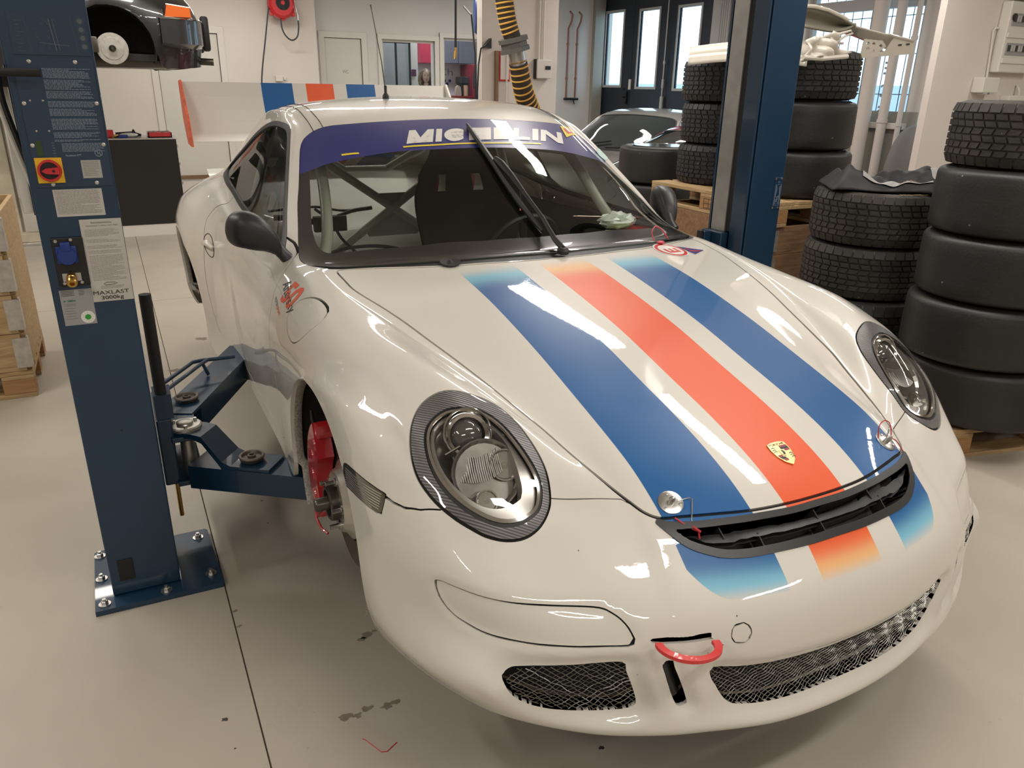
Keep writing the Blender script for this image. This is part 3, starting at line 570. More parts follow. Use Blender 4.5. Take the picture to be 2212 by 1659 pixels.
# ---- materials
def paint():
    m, nt, b = node_mat('car_paint'); N = nt.nodes; L = nt.links
    tc = N.new('ShaderNodeTexCoord'); sp = N.new('ShaderNodeSeparateXYZ'); L.new(tc.outputs['Object'], sp.inputs[0])
    def mt(op, a, b_=None, c=None):
        n = N.new('ShaderNodeMath'); n.operation = op
        for i, q in enumerate([a, b_, c]):
            if q is None: continue
            if isinstance(q, (int, float)): n.inputs[i].default_value = q
            else: L.new(q, n.inputs[i])
        return n.outputs[0]
    X, Y, Z = sp.outputs; AX = mt('ABSOLUTE', X)
    def stepm(a, e, w=.0006):  # 1 when a > e
        n = N.new('ShaderNodeMapRange'); L.new(a, n.inputs['Value']); n.inputs['From Min'].default_value = e - w; n.inputs['From Max'].default_value = e + w; return n.outputs[0]
    def ramp(v, a, b_):
        n = N.new('ShaderNodeMapRange'); n.interpolation_type = 'SMOOTHSTEP'; L.new(v, n.inputs['Value']); n.inputs['From Min'].default_value = a; n.inputs['From Max'].default_value = b_; return n.outputs[0]
    def mix(f, a, c):
        x = N.new('ShaderNodeMix'); x.data_type = 'RGBA'
        if isinstance(f, float): x.inputs[0].default_value = f
        else: L.new(f, x.inputs[0])
        for i, q in ((6, a), (7, c)):
            if isinstance(q, tuple): x.inputs[i].default_value = (*q, 1)
            else: L.new(q, x.inputs[i])
        return x.outputs[2]
    white = WHITE; blue = (.006, .105, .32); lblue = (.20, .50, .66); org = (.80, .115, .035); lorg = (.83, .48, .22)
    hood_ = mt('MULTIPLY', mt('LESS_THAN', Y, 1.5), mt('GREATER_THAN', Z, .50)); roof_ = mt('MULTIPLY', mt('GREATER_THAN', Y, 2.35), mt('GREATER_THAN', Z, .9))
    mo = mt('SUBTRACT', 1.0, stepm(AX, .087)); mb = mt('MULTIPLY', stepm(AX, .171), mt('SUBTRACT', 1.0, stepm(AX, .3605)))
    # bumper decals end at z=.624 with a rounded outer corner
    cor = mt('MULTIPLY', mt('POWER', mt('MAXIMUM', mt('DIVIDE', mt('SUBTRACT', AX, .285), .0755), 0.0), 2.4), .045)
    low = stepm(mt('SUBTRACT', Z, cor), .6238)
    # fades: 0 = plain white, 1 = full colour
    fr = mt('SUBTRACT', 1.0, ramp(Y, 1.10, 1.335)); ff = ramp(Z, .605, .690); rf = ramp(Y, 2.45, 2.95)
    isb = mt('LESS_THAN', Z, .7); fh = mt('ADD', mt('MULTIPLY', ff, isb), mt('MULTIPLY', fr, mt('SUBTRACT', 1.0, isb)))
    isr = mt('GREATER_THAN', Y, 1.5); f = mt('ADD', mt('MULTIPLY', fh, mt('SUBTRACT', 1.0, isr)), mt('MULTIPLY', rf, isr))
    cb = mix(ramp(f, 0.35, 1.0), mix(ramp(f, 0.0, .45), white, lblue), blue); co = mix(ramp(f, .35, 1.0), mix(ramp(f, 0.0, .45), white, lorg), org)
    area = mt('MAXIMUM', mt('MULTIPLY', hood_, low), roof_)
    c = mix(mt('MULTIPLY', mb, area), white, cb); c = mix(mt('MULTIPLY', mo, area), c, co)
    # stone chips
    v = N.new('ShaderNodeTexVoronoi'); v.inputs['Scale'].default_value = 26; L.new(tc.outputs['Object'], v.inputs['Vector'])
    ch = mt('MULTIPLY', mt('LESS_THAN', v.outputs['Distance'], .045), mt('MULTIPLY', mt('LESS_THAN', Z, .72), mt('LESS_THAN', Y, .6)))
    n2 = N.new('ShaderNodeTexNoise'); n2.inputs['Scale'].default_value = 9; L.new(tc.outputs['Object'], n2.inputs['Vector']); ch = mt('MULTIPLY', ch, mt('GREATER_THAN', n2.outputs['Fac'], .56))
    c = mix(ch, c, (.12, .11, .10))
    L.new(c, b.inputs['Base Color']); b.inputs['Roughness'].default_value = .38; b.inputs['Coat Weight'].default_value = 1.0; b.inputs['Coat Roughness'].default_value = .025; b.inputs['Coat IOR'].default_value = 1.5
    b.inputs['Specular IOR Level'].default_value = .3
    nn = N.new('ShaderNodeTexNoise'); nn.inputs['Scale'].default_value = 120; nn.inputs['Detail'].default_value = 2; L.new(tc.outputs['Object'], nn.inputs['Vector'])
    bp = N.new('ShaderNodeBump'); bp.inputs['Strength'].default_value = .05; bp.inputs['Distance'].default_value = .0006; L.new(nn.outputs['Fac'], bp.inputs['Height']); L.new(bp.outputs[0], b.inputs['Coat Normal'])
    return m
WHITE = (.66, .63, .575)
M['paint'] = paint()
M['white_in'] = mat('cabin_white', (.70, .70, .62), .45, coat=.4, noise=.06, nscale=5)
M['gap'] = mat('panel_gap', (.012, .011, .010), .8)
M['rub'] = mat('rubber_trim', (.016, .016, .016), .5)
M['grille'] = mat('grille_plastic', (.022, .022, .023), .42)
M['banner'] = mat('banner_film', (.010, .018, .17), .35, coat=1.0, croat=.02)
M['frit'] = mat('glass_black_border', (.008, .008, .008), .3, coat=1.0)
M['wsglass'] = glass_mat('windshield_glass', (.88, .93, .88), 1.1)
M['sglass'] = glass_mat('polycarbonate', (.62, .64, .64), 2.2, .01)
M['clear'] = glass_mat('lamp_cover', (.93, .93, .92), 1.1)
M['archlip'] = mat('arch_liner', (.02, .019, .018), .85, noise=.3, nscale=40)
M['flange'] = mat('stone_chipped_flange', (.42, .40, .35), .7, noise=.35, nscale=160)
car = thing('race_car', 'white racing coupe with blue and orange stripes raised on the lift, front wheels off', 'car', (0, 2.2, 0))
SH = []
def strip(s, fn, g=.0022, ret=False):
    "cuts the outline with a gap g either side; the gap strip is collected, recessed"
    a, rest = clip(s, lambda V: fn(V) + g)
    if rest is not None:
        st, rest = clip(rest, lambda V: fn(V) - g)
        if st is not None: SH.append(st)
    return a, rest
# windshield and its borders
ws, body = strip(body, poly(WS, XY, 4, mask=lambda V: V[:, 2] > .95), .001)
hood, body = strip(body, poly(HOOD, XY, 3, mask=lambda V: (V[:, 2] > .69)), .0030)
winf = poly(WIN, YZ, 4, mask=lambda V: np.abs(V[:, 0]) > .5)
win, body = clip(body, winf)
rearf = poly([(0, 3.22), (.36, 3.24), (.46, 3.30), (.50, 3.6), (.48, 3.95), (.36, 4.02), (0, 4.04), (-.36, 4.02), (-.48, 3.95), (-.50, 3.6), (-.46, 3.30), (-.36, 3.24)], XY, 4, mask=lambda V: V[:, 2] > 1.05)
rearw, body = clip(body, rearf)
lampf = both(poly(LAMP, XY, 5, mask=lambda V: (V[:, 2] > .60) & (V[:, 0] > .4)))
lamp, body = strip(body, lampf, .0022)
mark, body = strip(body, poly(MARK, YZ, 3, mask=lambda V: (np.abs(V[:, 0]) > .8) & (V[:, 1] < 1.0)), .0012)
fuel, body = strip(body, poly(FUEL, YZ, 4, mask=lambda V: V[:, 0] < -.7), .0016)
door, body = strip(body, poly(DOOR, YZ, 3, mask=lambda V: (np.abs(V[:, 0]) > .70)), .0024)
grl, body = clip(body, poly(GRILLE, XY, 4, mask=lambda V: (V[:, 2] > .66) & (V[:, 1] < .4)))
# front bumper skin = everything ahead of the seam
SEAM = [(-.96, .60), (-.853, .563), (-.839, .526), (-.823, .496), (-.80, .4675), (-.766, .439), (-.65, .43), (-.5486, .3755), (-.503, .352), (-.417, .309), (-.39, .27), (-.30, .23), (0, .20)]
_BP = np.array(SEAM + [(-x, y) for x, y in SEAM[-2::-1]] + [(1.2, -1), (-1.2, -1)])
def fBUMP(V):
    Q = V[:, XY]; d = np.full(len(V), 1.0); k = V[:, 1] < .9
    q = Q[k]; dd = pdist(q, _BP); dd = np.where(inpoly(q, _BP), -dd, dd)
    d[k] = np.minimum(dd, np.maximum(V[k][:, 2] - .700, V[k][:, 1] - .85)); return d
bump, body = strip(body, fBUMP, .0010)
meshp, bump = clip(bump, fMESH); ductp, bump = clip(bump, fDUCT); slotp, bump = clip(bump, fSLOT); tsp, bump = clip(bump, fTS)
blank, bump = strip(bump, fBL, .0016)
fCAP = lambda V: np.where(front(V), np.hypot(V[:, 0] + .2938, V[:, 2] - .5648) - .0215, 1.0)
tcap, bump = strip(bump, fCAP, .0012)
# ---- build the panels
piece('body_shell', body, M['paint'], car, .012)
piece('hood', hood, M['paint'], car, .012)
hd = [o for o in COL.objects if o.name == 'hood'][0]
bumper = piece('front_bumper', bump, M['paint'], car, .010)
for nm, s_, m_ in (('door', door, 'paint'),):
    for sg in (-1, 1):
        a, b_ = clip(s_, lambda V: V[:, 0] * sg * -1)
        dr = piece('door', a, M[m_], car, .010)
        if sg == -1: doorR = dr
piece('fuel_flap', fuel, M['paint'], car, .006, off=-.0004)
for sg in (-1, 1): piece('blanking_panel', clip(blank, lambda V: V[:, 0] * sg * -1)[0], M['paint'], car, .005, off=-.0012)
piece('tow_cap', tcap, M['paint'], car, .004, off=-.0008)
for i, s_ in enumerate(SH): pass
_gv = [s_.moved(-.0075) for s_ in SH]; _o = 0; _V = []; _N = []; _F = []
for s_ in _gv: _V.append(s_.V); _N.append(s_.N); _F.append(s_.F + _o); _o += len(s_.V)
piece('dark_gap_strip', S(np.concatenate(_V), np.concatenate(_N), np.concatenate(_F)), M['gap'], car)  # near-black recessed strips stand in for the dark inside the panel gaps
# windshield: cowl strip, black border, banner, clear glass
cowl, ws = clip(ws, poly(COWL, XY, 4, mask=lambda V: V[:, 2] > .9))
piece('cowl', cowl, M['rub'], car, .01, off=-.004)
glassw, frit = clip(ws, poly(FRIT, XY, 4))
_BL = np.array([(-.9, 2.2)] + BAN_LOW + [(.9, 2.2), (.9, 2.6), (-.9, 2.6)])
_bl = crv(BAN_LOW, 4)
def fBAN(V):
    y = np.interp(V[:, 0], _bl[:, 0], _bl[:, 1]); return (y - V[:, 1]) * .8
b1, glassw = clip(glassw, fBAN); b2, frit = clip(frit, fBAN)
wsg = piece('windshield', glassw, M['wsglass'], car)
piece('windshield_border', frit, M['frit'], car)
for b_ in (b1, b2): piece('windshield_banner', b_, M['banner'], car)
# side windows: rubber seal band, then polycarbonate
seal, _ = clip(win, lambda V: -(winf(V) + .018))
pane, seal2 = clip(win, lambda V: winf(V) + .018)
for sg in (-1, 1):
    a, _ = clip(seal2, lambda V: V[:, 0] * sg * -1); piece('window_seal', a, M['rub'], car, .012, off=.002)
    a, _ = clip(pane, lambda V: V[:, 0] * sg * -1); piece('side_window', a, M['sglass'], car, off=-.004)
piece('rear_window', rearw, M['sglass'], car, off=-.003)
# B-pillar strip visible through the pane, and the vertical vent slots painted on the rear pane
# ---- front openings: inner lips, woven mesh, dark box behind
def opening(s_, m_, depth=.045):
    r_ = rim(s_, depth); n = len(s_.F); q = S(r_.V, -r_.N, r_.F[n:]).compact(); return q
for s_ in [meshp, tsp] + [clip(w_, lambda V: V[:, 0] * sg * -1)[0] for w_ in (ductp, slotp) for sg in (-1, 1)]:
    q = opening(s_, None); meshobj('opening_lip', q.V, q.F, M['paint'], bumper, N=q.N)
    piece('opening_back', s_.moved(-.055), M['blackmatt'], bumper)
M['wire'] = mat('mesh_wire', (.23, .22, .20), .38, metal=.85)
def wires(fn, x0, x1, z0, z1, name, pit=.0155, off=-.020):
    mb = MB(); k = .72
    for fam in (1, -1):
        c = x0 - (z1 - z0) / k - .02; i = 0
        while c < x1 + (z1 - z0) / k + .02:
            run = []; n = int((z1 - z0) / .004)
            for j in range(n + 1):
                z = z0 + (z1 - z0) * j / n; x = c + fam * (z - z0) / k + .0012 * math.sin(j * 1.4 + i)
                p = None
                if x0 <= x <= x1 and fn(np.array([[x, .1, z]]))[0] < .004:
                    h, nn = drop(x, -1, z, (0, 1, 0))
                    if h is not None:
                        if nn.y > 0: nn = -nn
                        wob = .002 * math.sin(j * .9 + i * 1.7); p = h + nn * (off + wob)
                if p is not None: run.append(p)
                else:
                    if len(run) > 2: mb.tube(run, .00085, 3, cap=False)
                    run = []
            if len(run) > 2: mb.tube(run, .00085, 3, cap=False)
            c += pit; i += 1
    return meshobj(name, mb.v, mb.f, M['wire'], bumper)
fM2 = poly(MESH, XZ, 4); fD2 = poly(DUCT, XZ, 4)
wires(fM2, -.36, .36, .355, .495, 'mesh_grille')
wires(fD2, -.73, -.48, .395, .515, 'mesh_grille')
wires(lambda V: fD2(V * [-1, 1, 1]), .48, .73, .395, .515, 'mesh_grille')
# ================================================================ car details
def surf(x, y, off=0.0, fromz=3.0):
    h, n = drop(x, y, fromz)
    if h is None: return None, None
    if n.z < 0: n = -n
    return h + n * off, n
def surf_side(y, z, off=0.0, s=-1):
    h, n = drop(3 * s, y, z, (-s, 0, 0))
    if h is None: return None, None
    if n.x * s < 0: n = -n
    return h + n * off, n
def decal_xy(name, V, F, fmap, m, par, off=.0012):
    W = []
    for v in V:
        x, y = fmap(v[0], v[1]); p, n = surf(x, y, off); W.append(tuple(p) if p is not None else (x, y, 1.0))
    return meshobj(name, W, F, m, par)
def grid_poly(pts, F=None):  # outline -> fan-free triangulated and subdivided flat mesh
    bm = bmesh.new(); vs = [bm.verts.new((p[0], p[1], 0)) for p in pts]; bm.faces.new(vs); bmesh.ops.triangulate(bm, faces=bm.faces)
    for _ in range(3):
        le = [e for e in bm.edges if e.calc_length() > .012]
        if le: bmesh.ops.subdivide_edges(bm, edges=le, cuts=1); bmesh.ops.triangulate(bm, faces=bm.faces)
    bm.verts.index_update(); V = [v.co[:] for v in bm.verts]; F = [[v.index for v in f.verts] for f in bm.faces]; bm.free(); return V, F
ident = lambda x, y: (x, y)
banner = [o for o in COL.objects if o.name.startswith('windshield_banner')][0]
M['print_white'] = mat('print_white', (.74, .72, .68), .4, coat=.6)
M['print_yellow'] = mat('print_yellow', (.80, .62, .03), .4, coat=.6)
# lettering on the banner
def block_word(word):
    "heavy extended capitals"
    t = .27; W = {'M': 1.30, 'I': .31, 'C': 1.08, 'H': 1.08, 'E': .90, 'L': .84, 'N': 1.12}; x = 0; V = []; F = []
    def add(pl):
        v, f = grid_poly([(x + a, b) for a, b in pl]); n = len(V); V.extend(v); F.extend([[i + n for i in q] for q in f])
    for c in word:
        w = W[c]
        if c == 'I': add([(0, 0), (t + .04, 0), (t + .04, 1), (0, 1)])
        if c == 'H': add([(0, 0), (t, 0), (t, .38), (w - t, .38), (w - t, 0), (w, 0), (w, 1), (w - t, 1), (w - t, .62), (t, .62), (t, 1), (0, 1)])
        if c == 'E': add([(0, 0), (w, 0), (w, .23), (t, .23), (t, .39), (w * .9, .39), (w * .9, .61), (t, .61), (t, .77), (w, .77), (w, 1), (0, 1)])
        if c == 'L': add([(0, 0), (w, 0), (w, .25), (t, .25), (t, 1), (0, 1)])
        if c == 'N': add([(0, 0), (t, 0), (t, .62), (w - t - .02, 0), (w, 0), (w, 1), (w - t, 1), (w - t, .40), (t + .02, 1), (0, 1)])
        if c == 'M': add([(0, 0), (t - .02, 0), (t - .02, .66), (.54, 0), (.76, 0), (w - t + .02, .66), (w - t + .02, 0), (w, 0), (w, 1), (w - t - .06, 1), (.65, .38), (t + .06, 1), (0, 1)])
        if c == 'C':
            o = [(.55 + .56 * math.cos(a), .5 + .5 * math.sin(a)) for a in np.linspace(.78, 2 * PI - .78, 22)]; i_ = [(.57 + .29 * math.cos(a), .5 + .26 * math.sin(a)) for a in np.linspace(2 * PI - .95, .95, 18)]; add(o + i_)
        x += w + .13
    return np.array(V), F
V, F = block_word('MICHELIN')
V[:, 0] /= V[:, 0].max(); ymax = V[:, 1].max()
def bmap(u, v):
    v = v / ymax; b0 = np.array([np.interp(u, [0, .3, .47, .71, .88, 1], [-.285, -.106, .009, .171, .291, .392]), np.interp(u, [0, .3, .47, .71, .88, 1], [1.947, 1.929, 1.931, 1.941, 1.952, 1.971])])
    t0 = np.array([np.interp(u, [0, .3, .47, .71, .88, 1], [-.241, -.065, .054, .224, .351, .445]), np.interp(u, [0, .3, .47, .71, .88, 1], [2.037, 2.026, 2.032, 2.045, 2.063, 2.083])])
    p = b0 + (t0 - b0) * v; return p[0], p[1]
decal_xy('lettering', V, F, bmap, M['print_white'], banner, .0016)
for a in ([(-.512, 2.001), (-.48, 1.985), (-.456, 1.972)], [(-.303, 1.930), (-.22, 1.918), (-.152, 1.911), (-.04, 1.906), (.073, 1.906), (.17, 1.913), (.264, 1.923)]):
    L_ = crv(a, 8); up_ = [(x, y + .007) for x, y in L_]; lo_ = [(x, y - .003) for x, y in L_][::-1]
    V, F = grid_poly(up_ + lo_); decal_xy('underline', V, F, ident, M['print_yellow'], banner, .0014)
V, F = grid_poly([(.481, 2.157), (.560, 2.215), (.569, 2.159), (.455, 2.055)]); st = decal_xy('inspection_sticker', V, F, ident, M['print_yellow'], banner, .0016)
V, F = grid_poly([(.490, 2.145), (.535, 2.180), (.540, 2.145), (.490, 2.105)]); decal_xy('sticker_print', V, F, ident, M['red'], st, .0022)
V, F = grid_poly([(.660 + .020 * math.cos(t) + .012 * math.sin(t), 2.090 + .026 * math.sin(t) - .014 * math.cos(t)) for t in np.linspace(0, 2 * PI, 20, endpoint=False)]); decal_xy('round_sticker', V, F, ident, mat('pale_green_film', (.50, .66, .60), .4), banner, .0016)
# emergency marks on the hood
hoodo = [o for o in COL.objects if o.name == 'hood'][0]
def emap(cx, cy, ang):
    c, s = math.cos(ang), math.sin(ang); return lambda x, y: (cx + x * c - y * s, cy + x * s + y * c)
ec = emap(.475, 1.332, math.radians(12))
for r0, m_, of in ((.068, 'print_white', .0008), (.062, 'red', .0012), (.050, 'print_white', .0016)):
    V, F = grid_poly([(r0 * math.cos(t), r0 * .92 * math.sin(t)) for t in np.linspace(0, 2 * PI, 40, endpoint=False)]); decal_xy('extinguisher_mark', V, F, ec, M[m_], hoodo, of)
V, F = text_mesh('E', bold=.0025, size=.085, sub=2); V[:, 0] -= .026; V[:, 1] -= .029
decal_xy('extinguisher_mark', -V * [1, 1, 1], F, lambda x, y: ec(y, -x), M['red'], hoodo, .0020)
TR = [(.5314, 1.372), (.5535, 1.290), (.632, 1.337)]; cxy = np.mean(TR, 0)
V, F = grid_poly([tuple(cxy + (np.array(p) - cxy) * 1.12) for p in TR]); decal_xy('cutoff_mark', V, F, ident, M['print_white'], hoodo, .0008)
M['mark_blue'] = mat('mark_blue', (.02, .02, .14), .4)
V, F = grid_poly(TR); decal_xy('cutoff_mark', V, F, ident, M['mark_blue'], hoodo, .0012)
V, F = grid_poly([(.548, 1.350), (.566, 1.345), (.562, 1.332), (.603, 1.328), (.600, 1.321), (.556, 1.322), (.562, 1.338), (.546, 1.343)]); decal_xy('cutoff_mark', V, F, ident, M['red'], hoodo, .0016)
# workshop lettering on the right front fender
shell = [o for o in COL.objects if o.name == 'body_shell'][0]
def side_text(body, a, b, hgt, m, par, bold=False, shear=0, thin=1.0):
    "text running from a=(y,z) to b=(y,z) on the car's right side"
    V, F = text_mesh(body, bold=bold, size=1.0, sub=3, shear=shear); s = 1 / V[:, 0].max(); a = np.array(a); b = np.array(b); d = b - a; L_ = np.linalg.norm(d); e = d / L_; nrm = np.array([e[1], -e[0]]); 
    if nrm[1] < 0: nrm = -nrm
    W = []
    for v in V:
        q = a + d * (v[0] * s) + nrm * v[1] / .7 * hgt; p, n = surf_side(q[0], q[1], .0012); W.append(tuple(p) if p is not None else (-.85, q[0], q[1]))
    return meshobj('lettering', W, F, m, par)
M['ink'] = mat('print_black', (.015, .015, .017), .5); M['ink_or'] = mat('print_orange', (.70, .10, .03), .5)
side_text('50', (1.52, .938), (1.40, .935), .052, M['ink_or'], shell, bold=.03)
side_text('Aftersky', (1.578, .968), (1.375, .925), .026, M['ink'], shell, shear=.4)
side_text('MOTOR', (1.578, .925), (1.525, .912), .011, M['ink'], shell)
side_text('SPORT', (1.520, .911), (1.468, .898), .011, M['ink_or'], shell, bold=.01)
# ---- wheel arches: chipped flange, liner, brake
def arch(cy, cz, r, t0, t1, s, lin=.40):
    A, B, C_, D = [], [], [], []; ts = np.linspace(t0, t1, 48)
    for t in ts:
        y, z = cy + (r + .002) * math.cos(t), cz + (r + .002) * math.sin(t); p, n = surf_side(y, z, 0, s)
        if p is None or abs(p.x) < .6: p = Vector((s * .87, y, z))
        q = p + Vector((-s * .002, 0, 0)); A.append(tuple(q)); B.append((q.x - s * .030, cy + (r - .006) * math.cos(t), cz + (r - .006) * math.sin(t)))
        C_.append((q.x - s * .034, cy + (r + .03) * math.cos(t), cz + (r + .03) * math.sin(t))); D.append((s * lin, cy + (r + .03) * math.cos(t), cz + (r + .03) * math.sin(t)))
    n = len(ts); V = A + B + C_; F = [[i, i + 1, n + i + 1, n + i] for i in range(n - 1)] + [[n + i, n + i + 1, 2 * n + i + 1, 2 * n + i] for i in range(n - 1)]
    meshobj('arch_flange', V, F, M['flange'], car, smooth=True)
    V = C_ + D + [(s * lin, cy, cz - .1)]; F = [[i, i + 1, n + i + 1, n + i] for i in range(n - 1)] + [[n + i, n + i + 1, 2 * n] for i in range(n - 1)]
    meshobj('wheel_well', V, F, M['archlip'], car, smooth=True)
for s in (-1, 1):
    arch(1.015, .493, .345, -.50, PI + .50, s); arch(3.42, .50, .372, -.45, PI + .40, s)
MB().box((-.80, .70, .345), (.80, 4.2, .365)).build('underbody', M['blackmatt'], car)
MB().box((-.45, .22, .365), (.45, .75, .375)).build('undertray', M['blackmatt'], car)
M['iron'] = mat('brake_iron', (.16, .13, .11), .38, metal=.9, noise=.3, nscale=60)
M['alu'] = mat('brake_hat', (.55, .52, .47), .30, metal=.9)
M['calred'] = mat('caliper_red', (.42, .012, .018), .30, coat=.8)
M['darkst'] = mat('dark_steel', (.10, .09, .075), .35, metal=.9)
def brake(s):
    c = (0, 1.015, .493); X = lambda x: s * x
    ax = (s, 0, 0)
    d = MB(); d.lathe([(.105, .780), (.190, .780), (.191, .783), (.191, .812), (.190, .815), (.118, .815), (.116, .807), (.105, .805)], c, ax, 64).build('brake_disc', M['iron'], car, True)
    h = MB().lathe([(.0, .845), (.080, .847), (.086, .843), (.092, .830), (.112, .818), (.114, .810), (.105, .805)], c, ax, 48).build('disc_hat', M['alu'], car, True)
    hb = MB(); hb.lathe([(0, .80), (.052, .80), (.054, .835), (.050, .868), (.044, .872), (.038, .872), (.036, .850), (.0, .850)], c, ax, 40)
    hb.lathe([(0, .84), (.019, .845), (.019, .900), (.016, .905), (0, .905)], c, ax, 24); hb.build('hub', M['darkst'], car, True)
    for k in range(5):
        a = 2 * PI * k / 5 + .5; p = (X(.845), 1.015 + .066 * math.cos(a), .493 + .066 * math.sin(a))
        q = MB(); q.cyl(p, (X(.851), p[1], p[2]), .013, n=16); q.cyl(p, (X(.875), p[1], p[2]), .0065, n=12); q.build('wheel_stud', M['steel'], car, True)
    # caliper behind the hub, straddling the disc
    prof = []
    for r, t0, t1 in ((.205, -.88, .92),):
        outer = [(.232 + .006 * math.cos(3 * t), t) for t in np.linspace(-.80, .80, 20)]; inner = [(.128, t) for t in np.linspace(.66, -.66, 14)]
        prof = [(r_ * math.cos(t + .12), r_ * math.sin(t + .12)) for r_, t in outer + inner]
    cb = MB()
    cb.prism([(a + 0, b) for a, b in prof], (X(.822), 1.015, .493), (0, 1, 0), (0, 0, 1), (s, 0, 0), .046)
    cb.prism([(a + 0, b) for a, b in prof], (X(.722), 1.015, .493), (0, 1, 0), (0, 0, 1), (s, 0, 0), .050)
    for t in (-.70, 0, .78):
        r_ = .205; cb.box((min(X(.73), X(.862)), 1.015 + r_ * math.cos(t + .12) - .02, .493 + r_ * math.sin(t + .12) - .02), (max(X(.73), X(.862)), 1.015 + r_ * math.cos(t + .12) + .02, .493 + r_ * math.sin(t + .12) + .02), .006)
    co = cb.build('brake_caliper', M['calred'], car, True)
    for t in (-.48, -.1, .30, .66):
        p = (X(.868), 1.015 + .178 * math.cos(t + .12), .493 + .170 * math.sin(t + .12)); MB().lathe([(0, .004), (.017, .004), (.019, 0), (0, 0)], p, (s, 0, 0), 20).build('piston_cap', M['calred'], co, True)
    MB().tube([(X(.845), 1.19, .62), (X(.855), 1.205, .665), (X(.855), 1.21, .69)], [.007, .006, .004], 8).build('bleed_nipple', M['black'], co, True)
    MB().tube([(X(.862), 1.22, .40), (X(.868), 1.20, .345), (X(.862), 1.165, .325), (X(.85), 1.14, .32)], .004, 8).build('brake_pipe', M['calred'], co, True)
brake(-1); brake(1)
# suspension strut hint behind the disc
MB().cyl((-.62, 1.05, .35), (-.55, 1.08, .80), .03).cyl((.62, 1.05, .35), (.55, 1.08, .80), .03).box((-.70, .96, .44), (-.40, 1.06, .50)).box((.40, .96, .44), (.70, 1.06, .50)).build('suspension', M['darkst'], car, True)
# ---- headlamps
def ribbed():
    m, nt, b = node_mat('lamp_surround'); N = nt.nodes; L = nt.links; tc = N.new('ShaderNodeTexCoord'); w = N.new('ShaderNodeTexWave'); w.inputs['Scale'].default_value = 62; w.bands_direction = 'DIAGONAL'
    L.new(tc.outputs['Object'], w.inputs[0]); bp = N.new('ShaderNodeBump'); bp.inputs['Distance'].default_value = .002; bp.inputs['Strength'].default_value = .5; L.new(w.outputs['Fac'], bp.inputs['Height']); L.new(bp.outputs[0], b.inputs['Normal'])
    r = N.new('ShaderNodeMapRange'); r.inputs['To Min'].default_value = .07; r.inputs['To Max'].default_value = .22; L.new(w.outputs['Fac'], r.inputs['Value']); c = N.new('ShaderNodeCombineColor'); [L.new(r.outputs[0], c.inputs[i]) for i in range(3)]
    L.new(c.outputs[0], b.inputs['Base Color']); b.inputs['Roughness'].default_value = .3; b.inputs['Metallic'].default_value = .4; b.inputs['Coat Weight'].default_value = 1; return m
M['ribs'] = ribbed(); M['chrome'] = mat('chrome', (.62, .61, .60), .12, metal=1.0); M['satin'] = mat('satin_bezel', (.42, .40, .38), .32, metal=.85)
M['bowl'] = mat('reflector_bowl', (.30, .285, .27), .22, metal=.9, noise=.25, nscale=22); M['ribbowl'] = mat('dark_bezel', (.13, .125, .12), .30, metal=.6, bump=.2, bscale=300)
M['lensglass'] = mat('projector_glass', (.16, .155, .15), .08, coat=1.0, metal=.6)
fL = both(poly(LENS, XY, 5, mask=lambda V: (V[:, 2] > .60) & (V[:, 0] > .4)))
inner, ring = clip(lamp, fL)
def smooth01(t): t = np.clip(t, 0, 1); return t * t * (3 - 2 * t)
